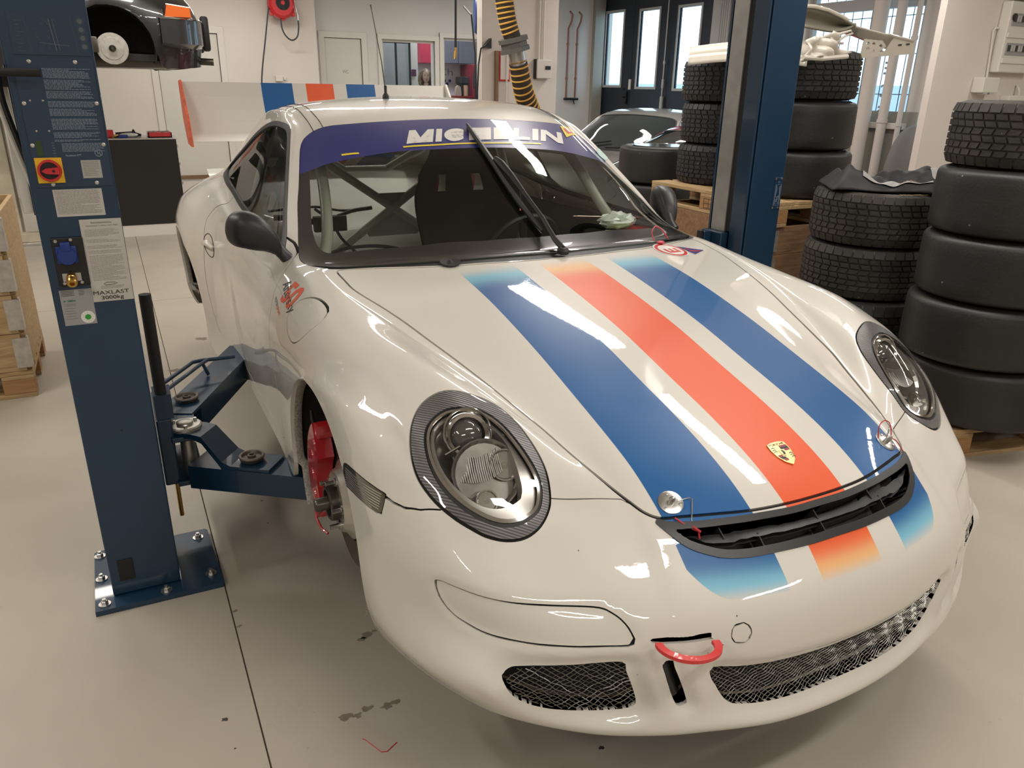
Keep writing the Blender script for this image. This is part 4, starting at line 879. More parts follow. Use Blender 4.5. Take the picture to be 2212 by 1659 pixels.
for s in (-1, 1):
    hf = lambda q: clip(q, lambda V: V[:, 0] * s * -1)[0]
    root = piece('headlamp', hf(ring), M['ribs'], car, .012, off=.0005)
    I = hf(inner); rub, rest = clip(I, lambda V: -(fL(V) + .006)); piece('lamp_gasket', rub, M['black'], root, .01, off=-.003)
    chrm, rest = clip(rest, lambda V: -(fL(V) + .0115)); piece('lamp_bezel', chrm, M['chrome'], root, .004, off=.0005)
    piece('lamp_lens', rest.moved(0.003), M['clear'], root)
    band, bowl = clip(rest, lambda V: -(fL(V) + .020 + .020 * smooth01((.50 - V[:, 1]) / .10) * smooth01((np.abs(V[:, 0]) * -1 + .70) / .12)))
    piece('lamp_bezel', band, M['satin'], root, .03, off=-.012)
    d = -fL(bowl.V); k = smooth01(d / .06); bw = S(bowl.V - bowl.N * (.022 + .045 * k)[:, None], bowl.N, bowl.F); bw.N = vnorm(bw.V, bw.F); 
    if bw.N[:, 2].mean() < 0: bw.N = -bw.N
    lo, hi = clip(bw, lambda V: V[:, 1] - .415 - .5 * (V[:, 2] - .76)); 
    piece('reflector', hi, M['bowl'], root); piece('reflector', lo, M['ribbowl'], root)
    def at_(x, y, dep): p, n = surf(x * s * -1 * -1, y, 0); return p - n * dep
    ax = Vector((s * .12, -.86, .42)).normalized()
    pc = at_(.664, .540, .034)
    pr = MB(); pr.lathe([(.037, -.02), (.039, .014), (.046, .018), (.051, .012), (.052, -.02)], pc, ax, 40); pr.build('projector_ring', M['chrome'], root, True)
    MB().lathe([(.037, .0), (.033, .010), (.024, .018), (.012, .022), (0, .023)], pc, ax, 32).build('projector_lens', M['lensglass'], root, True)
    MB().torus(at_(.662, .537, .020), ax, .053, .0024, 40).build('projector_trim', M['chrome'], root, True)
    dc = at_(.655, .452, .040); dm = MB(); ax2 = Vector((s * .05, -.80, .55)).normalized()
    prof = [(.074 * t, -.030 + .036 * t * t) for t in np.linspace(0.02, 1, 9)]; dm.lathe(prof + [(.077, .007), (.077, .0)], dc, ax2, 26); dm.build('main_reflector', M['bowl'], root, False)
    # fan of ribs across the middle of the lamp
    rb = MB(); a_ = ax2.orthogonal().normalized(); b_ = ax2.cross(a_)
    for k in range(22):
        t = k / 21; x = .712 - .10 * t; y = .505 - .022 * math.sin(t * 2.4); p = at_(x, y, .022); q = at_(x + .006, y - .045, .030); rb.tube([p, (p + q) / 2 - ax2 * .003, q], .0013, 4)
    rb.build('reflector_ribs', M['satin'], root, True)
    for (x, y, r_) in ((.603, .458, .032), (.672, .410, .022)):
        p = at_(x, y, .034); MB().lathe([(r_ * .15, -.02), (r_ * .6, -.012), (r_, .004), (r_ + .003, .004), (r_ + .003, 0)], p, ax2, 20).build('signal_reflector', M['chrome'], root, False)
        MB().sphere(p, r_ * .28).build('bulb', M['clear'], root, True)
    bl = MB(); p0 = at_(.725, .515, .018); p1 = at_(.690, .520, .026); p2 = at_(.585, .520, .020); p3 = at_(.567, .50, .014)
    bl.tube([p0, p1], .0028, 6); bl.tube([p2, p3], .0028, 6); bl.build('shroud_strut', M['chrome'], root, True)
# side repeaters
M['marker'] = mat('smoked_marker', (.10, .085, .065), .12, metal=.7, coat=1.0)
for s in (-1, 1):
    a = clip(mark, lambda V: V[:, 0] * s * -1)[0]; mk = piece('side_marker', a, M['marker'], car, .01)
    rbm = MB()
    for k in range(9):
        z = .700 + .0058 * k; pts = []
        for y in np.linspace(.562, .735, 14):
            zz = z - .012 * (y - .56) / .18; p, n = surf_side(y, zz, .0004, s)
            if p is not None and poly(MARK, YZ, 3)(np.array([[p.x, p.y, p.z]]))[0] < -.003: pts.append(p)
        if len(pts) > 2: rbm.tube(pts, .0008, 4)
    rbm.build('marker_rib', M['steel'], mk, True)
# ---- front intake with two slats and four fins
gr = piece('front_intake', grl, M['grille'], car, .0, off=-.050)
gtop, gbot = GRILLE, None
Lg = crv(np.array(GRILLE + [GRILLE[0]]), 4)[:-1]
fG = poly(GRILLE, XY, 4)
gi, gfr = clip(grl, lambda V: fG(V) + .013)
fr_ = piece('intake_frame', gfr, M['grille'], gr, .050, off=.0025)
q = opening(gi, None, .055); meshobj('intake_wall', q.V, q.F, M['grille'], gr, N=q.N)
topx = np.array([p for p in GRILLE if True]); 
def gedge(x, which):
    xs_ = np.array(Lg); k = np.abs(xs_[:, 0] - x).argsort()[:10]; ys_ = xs_[k][:, 1]; return ys_.max() if which else ys_.min()
def slat(frac, name):
    A, B = [], []
    for x in np.linspace(-.345, .345, 47):
        y0_, y1_ = gedge(x, 0) + .012, gedge(x, 1) - .008; e_ = min(1, (.345 - abs(x)) / .06); p, n = surf(x, y0_ + (y1_ - y0_) * (.50 + .13 * e_)); A.append(p - n * .014); p, n = surf(x, y0_ + (y1_ - y0_) * (.50 - .13 * e_)); B.append(p - n * .006)
    n_ = len(A); th = Vector((0, .004, -.014)); V = [tuple(v) for v in A + B] + [tuple(v + th) for v in A] + [tuple(v + th) for v in B]
    F = [[i, i + 1, n_ + i + 1, n_ + i] for i in range(n_ - 1)] + [[2 * n_ + i, 3 * n_ + i, 3 * n_ + i + 1, 2 * n_ + i + 1] for i in range(n_ - 1)] + [[i, 2 * n_ + i, 2 * n_ + i + 1, i + 1] for i in range(n_ - 1)]
    return meshobj(name, V, F, M['grille'], gr, smooth=True, ang=30)
slat(.50, 'slat')
for x, f0, f1 in ((-.255, .5, .95), (-.02, .05, .95), (.16, .5, .95), (-.18, .05, .5), (.185, .05, .5)):
    pts = []
    for f_ in (f0, f1):
        y0_, y1_ = gedge(x, 0) + .010, gedge(x, 1) - .008; p, n = surf(x, y0_ + (y1_ - y0_) * f_); pts.append((p - n * .008, n))
    a, b_ = pts; v = [a[0], b_[0], b_[0] - b_[1] * .035, a[0] - a[1] * .035]; e = Vector((.0016, 0, 0))
    meshobj('fin', [tuple(q - e) for q in v] + [tuple(q + e) for q in v], [[0, 1, 2, 3], [7, 6, 5, 4], [0, 4, 5, 1], [1, 5, 6, 2], [2, 6, 7, 3], [3, 7, 4, 0]], M['grille'], gr)
# ---- hood pins with lanyards, crest
M['cord'] = mat('red_lanyard', (.45, .02, .03), .5)
def hoodpin(x, y, s):
    p, n = surf(x, y, .0); root = MB().lathe([(.027, 0), (.027, .0016), (.026, .0022), (.009, .0022), (.008, .0022), (0, .0022)], p, n, 40).build('hood_pin', M['steel'], car, True)
    MB().lathe([(.0065, .0), (.0065, .014), (.003, .022), (0, .023)], p + n * .001, n, 16).build('pin', M['alu'], root, True)
    e = n.orthogonal().normalized(); f_ = n.cross(e)
    for k in range(3):
        a = 2 * PI * k / 3 + .6; MB().lathe([(.003, .0), (.003, .0014), (0, .0018)], p + n * .0022 + (e * math.cos(a) + f_ * math.sin(a)) * .020, n, 12).build('rivet', M['steel'], root, True)
    return p, n, root
p, n, rt = hoodpin(-.3268, .2573, -1)
MB().tube([p + Vector((.012, -.008, .006)), p + Vector((.040, -.012, .008)), p + Vector((.045, -.014, .006)), p + Vector((.022, -.045, -.022)), p + Vector((.020, -.060, -.038))], .0012, 6).build('wire_clip', M['steel'], rt, True)
MB().tube([p + Vector((-.012, -.032, -.016)), p + Vector((.006, -.050, -.030)), p + Vector((.022, -.062, -.038)), p + Vector((.027, -.063, -.040)), p + Vector((.026, -.070, -.055))], .0022, 6).tube([p + Vector((.016, -.056, -.030)), p + Vector((.028, -.068, -.040))], .0032, 6).build('lanyard', M['cord'], rt, True)
p, n, rt = hoodpin(.3348, .2661, 1)
pp = [Vector(q) for q in crv([(-.025, .004, .012), (-.018, .012, .040), (.002, .016, .050), (.020, .012, .040), (.014, -.002, .014), (.004, -.004, .012), (.022, -.012, .004), (.034, -.028, -.020)], 5)]
MB().tube([p + q for q in pp], .0013, 6).build('lanyard', M['cord'], rt, True)
MB().tube([p + Vector(q) for q in ((-.004, -.004, .012), (.010, .006, .026), (.012, .008, .034), (.009, .004, .030), (.004, 0, .018))], .0016, 6).build('wire_clip', M['steel'], rt, True)
# crest: shield with gold field, red-black bars and lettering
cp, cn = surf(.0035, .279); ce = Vector((1, 0, 0)); ce = (ce - cn * ce.dot(cn)).normalized(); cf = cn.cross(ce)
M['gold'] = mat('crest_gold', (.70, .55, .28), .25, metal=1.0); M['crimson'] = mat('crest_red', (.30, .01, .03), .3, coat=1)
def shp(pts, name, m, z, par, h=.0008): return MB().prism(pts, cp + cn * z, ce, cf, cn, h).build(name, m, par)
shield = [(-.0255, .030), (-.012, .034), (0, .0345), (.012, .034), (.0255, .030), (.0270, .012), (.0235, -.008), (.015, -.024), (0, -.036), (-.015, -.024), (-.0235, -.008), (-.0270, .012)]
cr_ = shp(shield, 'hood_crest', M['gold'], .0004, car, .0022)
for q in ([(.002, .022), (.0235, .022), (.0235, .0165), (.002, .0165)], [(.008, .0105), (.0245, .0105), (.0245, .005), (.008, .005)], [(-.021, -.004), (-.008, -.004), (-.008, -.010), (-.019, -.010)], [(-.015, -.016), (-.001, -.016), (-.001, -.022), (-.010, -.022)]): shp(q, 'crest_bar', M['crimson'], .0026, cr_, .0004)
for q in ([(.002, .0163), (.024, .0163), (.0245, .0107), (.002, .0107)], [(-.019, -.0102), (-.004, -.0102), (-.003, -.0158), (-.015, -.0158)]): shp(q, 'crest_bar', M['ink'], .0026, cr_, .0004)
shp([(-.008, .010), (.008, .010), (.008, -.003), (0, -.010), (-.008, -.003)], 'crest_inset', M['gold'], .0027, cr_, .0007)
shp([(-.002, .008), (.003, .006), (.004, 0), (.001, -.006), (-.003, -.003), (-.001, .002)], 'crest_horse', M['ink'], .0035, cr_, .0004)
for k in range(3):
    for (x0_, y0_) in ((-.018, .018), (.018, -.004)):
        o_ = cp + cn * .0028 + ce * (x0_) + cf * (y0_ - .0055 * k - .001); MB().tube([o_ - ce * .005, o_ + cf * .0022, o_ + ce * .005], .0007, 5).build('antler', M['ink'], cr_)
o_ = cp + cn * .0027 - ce * .0215 + cf * .0245; lettering('lettering', 'PORSCHE', o_, ce, cf, .0052, .043, M['ink'], cr_)
# ---- tow eye in its slot
hk = MB(); cx, cy_, cz_ = -.412, .066, .5655; pts = [Vector((cx + .052 * math.cos(t), cy_ - .030 * math.sin(t) - .002 + (cx + .052 * math.cos(t) + .412) * -.40, cz_ + .002 - .012 * math.sin(t))) for t in np.linspace(-.15, PI + .15, 26)]
V = []; 
for q_ in pts: 
    r_ = Vector((q_.x - cx, q_.y - cy_, 0)).normalized() * .0075; V += [tuple(q_ + r_ + Vector((0, 0, .004))), tuple(q_ - r_ + Vector((0, 0, .004))), tuple(q_ - r_ - Vector((0, 0, .004))), tuple(q_ + r_ - Vector((0, 0, .004)))]
F = [[4 * i + a, 4 * i + (a + 1) % 4, 4 * i + 4 + (a + 1) % 4, 4 * i + 4 + a] for i in range(len(pts) - 1) for a in range(4)] + [[0, 1, 2, 3], [4 * len(pts) - 4 + a for a in (3, 2, 1, 0)]]
meshobj('tow_eye', V, F, mat('tow_eye_red', (.62, .035, .035), .4, coat=.4), car)
# rubber duct seen in the slit beside the main opening
for s in (-1, 1):
    MB().tube([(s * .438, .115, .512), (s * .425, .108, .468), (s * .408, .104, .425)], .017, 14).build('duct_pipe', M['rub'], bumper, True)
# ---- door handle
for s in (-1, 1):
    y0_, z0_ = 2.925, .855
    V, F = grid_poly([(.052 * math.cos(t) * (1 if math.cos(t) > 0 else .9), .040 * math.sin(t)) for t in np.linspace(0, 2 * PI, 28, endpoint=False)])
    a = poly([(y0_ + .062 * math.cos(t) + .02 * math.sin(t), z0_ + .052 * math.sin(t)) for t in np.linspace(0, 2 * PI, 20, endpoint=False)], YZ, 2)
    W = []
    for k in range(28):
        t = 2 * PI * k / 28; p, n = surf_side(y0_ + .060 * math.cos(t) + .02 * math.sin(t), z0_ + .050 * math.sin(t), .0008, s); W.append(p)
    hr = MB().tube(W, .0016, 6, closed=True).build('handle_recess', M['gap'], doorR if s < 0 else car, True)
    pts = [surf_side(y0_ + u, z0_ + .010 * math.cos(u * 30), .012 * (1 - (u / .07) ** 2) + .002, s)[0] for u in np.linspace(-.062, .062, 12)]
    MB().tube(pts, [.008 + .007 * math.sin(PI * k / 11) for k in range(12)], 12).build('door_handle', M['paint'], doorR if s < 0 else car, True)
# ---- door mirrors
def mirror(s):
    P_ = [((.800, 1.735, 1.045), .014, .020), ((.815, 1.740, 1.075), .030, .034), ((.850, 1.748, 1.105), .040, .046), ((.885, 1.756, 1.118), .046, .052), ((.918, 1.764, 1.124), .046, .050), ((.943, 1.772, 1.122), .038, .042), ((.958, 1.778, 1.118), .022, .026), ((.964, 1.780, 1.116), .004, .005)]
    C_ = crv([q[0] for q in P_], 4); A = crv([[q[1]] for q in P_], 4)[:, 0]; B = crv([[q[2]] for q in P_], 4)[:, 0]; V = []; n = 24
    for c, a, b_ in zip(C_, A, B):
        for k in range(n):
            t = 2 * PI * k / n; y = -abs(math.cos(t)) ** .8 * a * 1.25 if math.cos(t) > 0 else abs(math.cos(t)) ** .7 * a * .75; V.append((s * c[0], c[1] + y, c[2] - .008 + math.copysign(abs(math.sin(t)) ** .8, math.sin(t)) * b_ * 1.18))
    m_ = len(C_); F = [[i * n + k, i * n + (k + 1) % n, (i + 1) * n + (k + 1) % n, (i + 1) * n + k] for i in range(m_ - 1) for k in range(n)] + [list(range(n)), list(range((m_ - 1) * n, m_ * n))]
    o = MB().add(V, F).build('door_mirror', mat('mirror_plastic', (.022, .022, .024), .42) if s < 0 else bpy.data.materials['mirror_plastic'], car, True, 60)
    MB().tube([(s * .780, 1.715, 1.010), (s * .80, 1.730, 1.035), (s * .83, 1.742, 1.075)], [.022, .020, .024], 12).build('mirror_stalk', bpy.data.materials['mirror_plastic'], o, True)
    MB().tube([(s * (.845 + .11 * k / 8), 1.73 + .004 * k - .02, 1.165 + .004 * math.sin(k / 8 * PI)) for k in range(9)], .0, 4) if False else None
    return o
mirror(-1); mirror(1)
MI = [o for o in COL.objects if o.name.startswith('door_mirror')][1]
_c = Vector((.80, 1.735, 1.06)); _R = Matrix.Translation(_c) @ Matrix.Rotation(math.radians(62), 4, 'Z') @ Matrix.Translation(-_c)   # the far mirror is folded back
for q in [MI] + list(MI.children): q.data.transform(_R)
for q in [MI] + list(MI.children): q.data.transform(Matrix.Translation((0.0, .03, 0)))
# ---- wiper
wb = [surf(x, y, .016) for x, y in ((-.010, 2.027), (-.022, 1.90), (-.024, 1.771), (-.016, 1.683), (-.006, 1.591), (.010, 1.50), (.016, 1.46))]
wbo = MB().tube([q[0] for q in wb], [.006, .0085, .010, .011, .010, .0085, .006], 6).build('wiper_blade', M['rub'], car, True)
MB().tube([q[0] - q[1] * .012 for q in wb], .003, 4).build('wiper_rubber', M['black'], wbo)
wa = [surf(x, y, o_) for x, y, o_ in ((.030, 1.335, .020), (.030, 1.40, .030), (.030, 1.50, .036), (.020, 1.60, .034), (.006, 1.69, .034), (-.008, 1.745, .032), (-.016, 1.775, .028))]
MB().tube([q[0] for q in wa], [.011, .009, .0075, .008, .012, .014, .008], 8).build('wiper_arm', M['rub'], car, True)
p, n = surf(.030, 1.335, .006); MB().lathe([(.020, 0), (.020, .012), (.012, .02), (0, .022)], p, n, 20).build('wiper_cap', M['rub'], car, True)
p, n = surf(-.36, 1.362, .004); MB().lathe([(.034, 0), (.032, .004), (.010, .002), (.005, .008), (0, .009)], p, n, 28).build('washer_cap', M['rub'], car, True)
MB().tube([Vector(q) for q in crv([(.455, 1.405, 1.046), (.452, 1.42, 1.075), (.475, 1.43, 1.092), (.505, 1.43, 1.078), (.520, 1.41, 1.048)], 5)], .0022, 6).build('pull_loop', mat('pull_loop_red', (.60, .05, .09), .4), car, True)
p, n = surf(.475, 1.395, .006); MB().sphere(p, .012, (1.4, 1, .5)).build('pull_button', bpy.data.materials['pull_loop_red'], car, True)
# ---- roof antenna
p, n = surf(-.186, 2.47); MB().lathe([(.014, 0), (.013, .012), (.006, .022), (.006, .05), (0, .052)], p, (0, 0, 1), 16).build('antenna_base', M['rub'], car, True)
MB().tube([p + Vector((0, 0, .03)), p + Vector((-.012, 0, .14)), p + Vector((-.044, 0, .33)), p + Vector((-.048, .0, .352))], [.0032, .0022, .0016, .0032], 6).build('antenna', mat('antenna_grey', (.10, .10, .09), .5), car, True)
# roof gutter seams
for s in (-1, 1):
    for off in (0, .035):
        pts = []
        for y in np.linspace(2.20, 3.5, 26):
            x = s * (np.interp(y, [2.2, 2.36, 2.53, 2.85, 3.15, 3.5], [.560, .560, .560, .555, .545, .52]) - off); q, n = surf(x, y, .0006)
            if q is not None: pts.append(q)
        MB().tube(pts, .0016, 4).build('roof_seam', M['gap'], car)
# ---- rear wing
def wing():
    prof = [(4.12, 1.232), (4.16, 1.228), (4.22, 1.262), (4.28, 1.32), (4.33, 1.39), (4.365, 1.47), (4.385, 1.548), (4.378, 1.556), (4.352, 1.475), (4.315, 1.400), (4.265, 1.335), (4.205, 1.280), (4.15, 1.248)]
    w_ = .835; root = MB().prism([(a, b) for a, b in prof], (-.815, 0, 0), (0, 1, 0), (0, 0, 1), (1, 0, 0), 1.668).build('rear_wing', M['paint'], car)
    ep = [(4.09, 1.205), (4.30, 1.21), (4.42, 1.35), (4.44, 1.555), (4.36, 1.565), (4.30, 1.50), (4.16, 1.36)]
    for s in (-1, 1):
        e = MB().prism(ep, (-.826 if s < 0 else .853, 0, 0), (0, 1, 0), (0, 0, 1), (1, 0, 0), .012).build('wing_endplate', M['wing_or'] if s < 0 else M['white_pl'], root)
    for s in (-.45, .45): MB().prism([(4.10, 1.0), (4.30, .98), (4.30, 1.30), (4.20, 1.26)], (s - .006, 0, 0), (0, 1, 0), (0, 0, 1), (1, 0, 0), .012).build('wing_strut', M['paint'], root)
M['wing_or'] = mat('endplate_red_tape', (.62, .12, .06), .4, noise=.25, nscale=25)
wing()
# ---- cabin
P_ = [(1.55, .46), (2.2, .44), (2.75, .46), (2.95, .62), (3.10, .80), (3.30, .865), (3.60, .90), (3.9, 1.0), (4.1, 1.08)]
V = []; 
for x in np.linspace(-.76, .76, 15):
    for y, z in crv(P_, 4): V.append((x, y, z + (.10 * math.exp(-((abs(x) - .62) / .16) ** 2) * math.exp(-((y - 3.35) / .4) ** 2))))
m_ = len(crv(P_, 4)); F = [[i * m_ + j, i * m_ + j + 1, (i + 1) * m_ + j + 1, (i + 1) * m_ + j] for i in range(14) for j in range(m_ - 1)]
cab = meshobj('cabin_floor', V, F, M['white_in'], car, smooth=True)
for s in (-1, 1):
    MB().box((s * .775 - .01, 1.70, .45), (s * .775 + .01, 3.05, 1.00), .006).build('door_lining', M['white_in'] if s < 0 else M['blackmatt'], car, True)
T = MB(); r = .021
for s in (-1, 1):
    T.tube([Vector(q) for q in crv([(s * .70, 1.72, .48), (s * .69, 1.74, .90), (s * .60, 1.93, 1.06), (s * .55, 2.22, 1.30), (s * .55, 2.6, 1.40), (s * .56, 3.0, 1.385)], 6)], r, 14)
    T.tube([(s * .56, 3.0, 1.385), (s * .70, 3.0, .98), (s * .72, 3.0, .50)], r, 14); T.tube([(s * .56, 3.0, 1.36), (0, 3.0, .97), (-s * .60, 3.0, .56)], r, 14)
    T.tube([(s * .55, 3.02, 1.37), (s * .40, 3.35, 1.29), (s * .12, 3.45, 1.12)], r * .9, 14)
T.tube([(-.56, 3.0, 1.385), (-.3, 3.0, 1.43), (.3, 3.0, 1.43), (.56, 3.0, 1.385)], r, 14); T.tube([(-.12, 3.45, 1.12), (.12, 3.45, 1.12)], r * .9, 14); T.tube([(-.55, 2.22, 1.30), (0, 2.24, 1.37), (.55, 2.22, 1.30)], r, 14)
cage = T.build('roll_cage', mat('cage_grey', (.36, .37, .32), .4, coat=.3), car, True)
MB().prism([(-.12, 1.045), (.12, 1.045), (.02, .97), (-.02, .97)], (0, 3.0, 0), (1, 0, 0), (0, 0, 1), (0, 1, 0), .004).prism([(-.15, .86), (-.13, .83), (.13, .83), (.15, .86), (.02, .965), (-.02, .965)], (0, 3.0, 0), (1, 0, 0), (0, 0, 1), (0, 1, 0), .004).build('cage_gusset', bpy.data.materials['cage_grey'], cage)
# cables across the bulkhead
for pts, r_ in (([(-.62, 2.99, .985), (-.50, 3.04, .985), (-.38, 3.02, .99), (-.27, 3.0, .97), (-.15, 2.98, .975)], .006), ([(-.60, 2.98, .955), (-.48, 2.98, .945), (-.36, 2.97, .905)], .014), ([(-.40, 2.99, .985), (-.34, 2.93, .93), (-.30, 2.9, .85), (-.24, 2.85, .78)], .007), ([(-.55, 2.88, .72), (-.42, 2.9, .76), (-.28, 2.9, .80), (-.1, 2.88, .80), (.1, 2.86, .75)], .009), ([(-.30, 2.95, .95), (-.22, 2.97, .97), (-.12, 2.97, .98)], .010)):
    MB().tube([Vector(q) for q in crv(pts, 5)], r_, 8).build('cable', M['black'], cab, True)
MB().box((-.42, 2.93, .88), (-.26, 2.97, .955), .004).build('control_box', M['black'], cab)
# bucket seat
def seat():
    fab = mat('seat_fabric', (.018, .017, .016), .85); sc_ = [(.42, .20, 2.62), (.60, .215, 2.64), (.80, .235, 2.66), (1.00, .265, 2.68), (1.10, .260, 2.69), (1.18, .215, 2.70), (1.26, .165, 2.705), (1.34, .150, 2.71), (1.385, .12, 2.71), (1.40, .05, 2.71)]
    C_ = crv([(z, w_, y) for z, w_, y in sc_], 4); V = []; n = 17
    for sgn in (0, 1):
        for z, w_, y in C_:
            for k in range(n):
                u = -1 + 2 * k / (n - 1); V.append((.245 + u * w_, y - (.11 * abs(u) ** 3.5 if z < 1.15 else .07 * abs(u) ** 3) + sgn * .035, z))
    m_ = len(C_); F = []
    hole = lambda z, u: 1.085 < z < 1.165 and .22 < abs(u) < .50
    for sgn in (0, 1):
        for i in range(m_ - 1):
            for k in range(n - 1):
                u = -1 + 2 * (k + .5) / (n - 1); z = (C_[i][0] + C_[i + 1][0]) / 2
                if hole(z, u): continue
                b_ = sgn * m_ * n + i * n + k; q = [b_, b_ + 1, b_ + n + 1, b_ + n]; F.append(q if sgn else q[::-1])
    o = meshobj('race_seat', V, F, fab, car, smooth=True)
    MB().box((.03, 2.15, .50), (.46, 2.66, .60), .03).build('seat_base', fab, o, True)
    for x in (.15, .34): MB().tube([Vector(q) for q in crv([(x, 2.98, 1.10), (x, 2.85, 1.13), (x, 2.78, 1.14), (x - .02, 2.76, 1.06), (x - .03, 2.77, 1.0)], 4)], .022, 6).build('harness', M['cord'], o, True)
seat()
# dash, wheel and the papers on it
V = []; xs_ = np.linspace(-.73, .73, 21); PR = [(1.50, .995), (1.60, 1.000), (1.80, .985), (1.92, .965), (1.97, .92), (1.96, .70)]
for x in xs_:
    for y, z in PR: V.append((x, y + .14 * (x / .73) ** 2, z))
n = len(PR); F = [[i * n + j, i * n + j + 1, (i + 1) * n + j + 1, (i + 1) * n + j] for i in range(20) for j in range(n - 1)]
dash = meshobj('dashboard', V, F, mat('dash_vinyl', (.020, .024, .020), .7), car, smooth=True, ang=40)
w_ = MB(); w_.torus((.28, 2.08, .90), (0, .9, .35), .165, .014); w_.cyl((.28, 2.08, .90), (.28, 1.96, .86), .03)
for a in (0, 2.1, 4.2): w_.box((.27, 2.075, .90), (.29, 2.085, 1.05), rot=Matrix.Rotation(a, 3, Vector((0, .9, .35)).normalized()), piv=(.28, 2.08, .90))
w_.build('steering_wheel', M['black'], car, True)
# things lying on the dash
rs = random.Random(4)
t = thing('paper_card', 'white card with red border lying on the dash behind the windshield', 'card', (.55, 1.93, .99))
Rz = Matrix.Rotation(math.radians(-28), 3, 'Z') @ Matrix.Rotation(math.radians(-14), 3, 'X')
MB().box((.44, 1.86, 1.045), (.72, 1.97, 1.047), rot=Rz).build('card', M['red'], t); MB().box((.46, 1.868, 1.0475), (.71, 1.962, 1.0485), rot=Rz, piv=(.58, 1.915, 1.046)).build('print_area', M['print_white'], t)
t = thing('red_folder', 'red folded card under the crumpled plastic bag on the dash', 'card', (.66, 1.77, .99))
MB().box((.585, 1.745, 1.02), (.705, 1.84, 1.023), rot=Matrix.Rotation(math.radians(-35), 3, 'Z')).build('card', M['red'], t)
bm = bmesh.new(); bmesh.ops.create_icosphere(bm, subdivisions=3, radius=1)
for v in bm.verts: v.co = Vector((.56 + v.co.x * .085 * rs.uniform(.75, 1.15), 1.80 + v.co.y * .06 * rs.uniform(.75, 1.15), 1.052 + max(-.025, v.co.z * .036 * rs.uniform(.6, 1.2))))
me = bpy.data.meshes.new('crumpled_bag'); bm.to_mesh(me); bm.free(); o = bpy.data.objects.new('crumpled_bag', me); COL.objects.link(o); me.materials.append(mat('thin_plastic', (.55, .58, .55), .35)); tag(o, 'crumpled translucent plastic bag on the dash behind the windshield', 'bag')
o = MB().box((.475, 1.70, 1.015), (.60, 1.755, 1.018), rot=Matrix.Rotation(math.radians(-20), 3, 'Z') @ Matrix.Rotation(math.radians(12), 3, 'X')).build('sticky_note', mat('yellow_note', (.62, .62, .20), .7)); tag(o, 'yellow handwritten note at the bottom edge of the windshield', 'note')
lettering('lettering', '5700', (.50, 1.725, 1.0225), (1, -.36, 0), (.33, .9, .2), .016, .07, M['ink'], o)
# ================================================================ two-post lift
M['lift'] = mat('lift_blue', (.0045, .030, .070), .38, coat=.3, noise=.10, nscale=6, bump=.04, bscale=140)
M['liftedge'] = mat('galvanised_rail', (.36, .35, .33), .45, metal=.7, noise=.12, nscale=12)
M['plate'] = mat('alu_plate', (.50, .50, .48), .35, metal=.7)
M['paper'] = mat('paper_label', (.50, .48, .44), .6, noise=.04, nscale=12)
M['grey_label'] = mat('grey_label', (.30, .30, .30), .45)
M['panel'] = mat('lift_panel_film', (.008, .032, .075), .30, coat=.5)
M['pale_print'] = mat('pale_print', (.24, .30, .36), .5)
M['ink_grey'] = mat('print_grey', (.20, .19, .18), .6)
def column(x0, x1, y0, y1, z1, s):
    "C-section column open towards the car (s=+1: opening faces +x)"
    t = .012; mb = MB()
    mb.box((x0, y0, .02), (x1, y0 + t, z1), .004)
    mb.box((x0, y1 - t, .02), (x1, y1, z1), .004)
    if s > 0: mb.box((x0, y0 + t, .02), (x0 + t, y1 - t, z1)); mb.box((x1 - t, y0 + t, .02), (x1, y0 + .07, z1)); mb.box((x1 - t, y1 - .07, .02), (x1, y1 - t, z1))
    else: mb.box((x1 - t, y0 + t, .02), (x1, y1 - t, z1)); mb.box((x0, y0 + t, .02), (x0 + t, y0 + .07, z1)); mb.box((x0, y1 - .07, .02), (x0 + t, y1 - t, z1))
    return mb
def hexbolt(p, par, r=.011, n=(0, 0, 1), washer=.018, mat_='steel'):
    n = Vector(n); p = Vector(p); b = MB(); b.lathe([(washer, 0), (washer, .003), (0, .003)], p, n, 24); b.lathe([(r, .003), (r, .012), (r * .75, .0135), (0, .0135)], p, n, 6); b.lathe([(r * .5, .013), (r * .5, .020), (0, .020)], p, n, 12)
    return b.build('bolt', M[mat_], par)
L1 = thing('lift_post', 'dark blue lift post on the left with control panel, notices and red-yellow switch', 'lift', (-1.355, 1.65, 0))
column(-1.456, -1.256, 1.545, 1.775, 3.3, 1).build('column', M['lift'], L1)
MB().prism([(-1.509, 1.484), (-1.135, 1.477), (-1.130, 1.485), (-1.142, 1.838), (-1.150, 1.848), (-1.50, 1.850), (-1.512, 1.84)], (0, 0, 0), (1, 0, 0), (0, 1, 0), (0, 0, 1), .018).build('base_plate', M['lift'], L1)
for x, y in ((-1.482, 1.515), (-1.490, 1.665), (-1.494, 1.812), (-1.303, 1.508), (-1.163, 1.545), (-1.178, 1.795)): hexbolt((x, y, .018), L1)
MB().box((-1.43, 1.541, .07), (-1.385, 1.546, .145), .002).build('cable_cover', M['blackmatt'], L1)
F0 = 1.5445     # front face of the column
def fx(px, py):   # helper used once per notice: where a sight line meets the front face plane
    d = _r * ((px - 1106) / 1656.323) - _u * ((py - 829.5) / 1656.323) + _w; t = (F0 - CAM_C[1]) / d.y; return CAM_C[0] + d.x * t, CAM_C[2] + d.z * t
def plate(name, corners, m, par, th=.0015, off=0.0):
    pts = corners; y = F0 - off; return MB().prism(pts, (0, y, 0), (1, 0, 0), (0, 0, 1), (0, -1, 0), th).build(name, m, par)
def rect(x0, x1, z0, z1): return [(x0, z0), (x1, z0), (x1, z1), (x0, z1)]
LAYOUT = []
FN = (0, -1, 0)
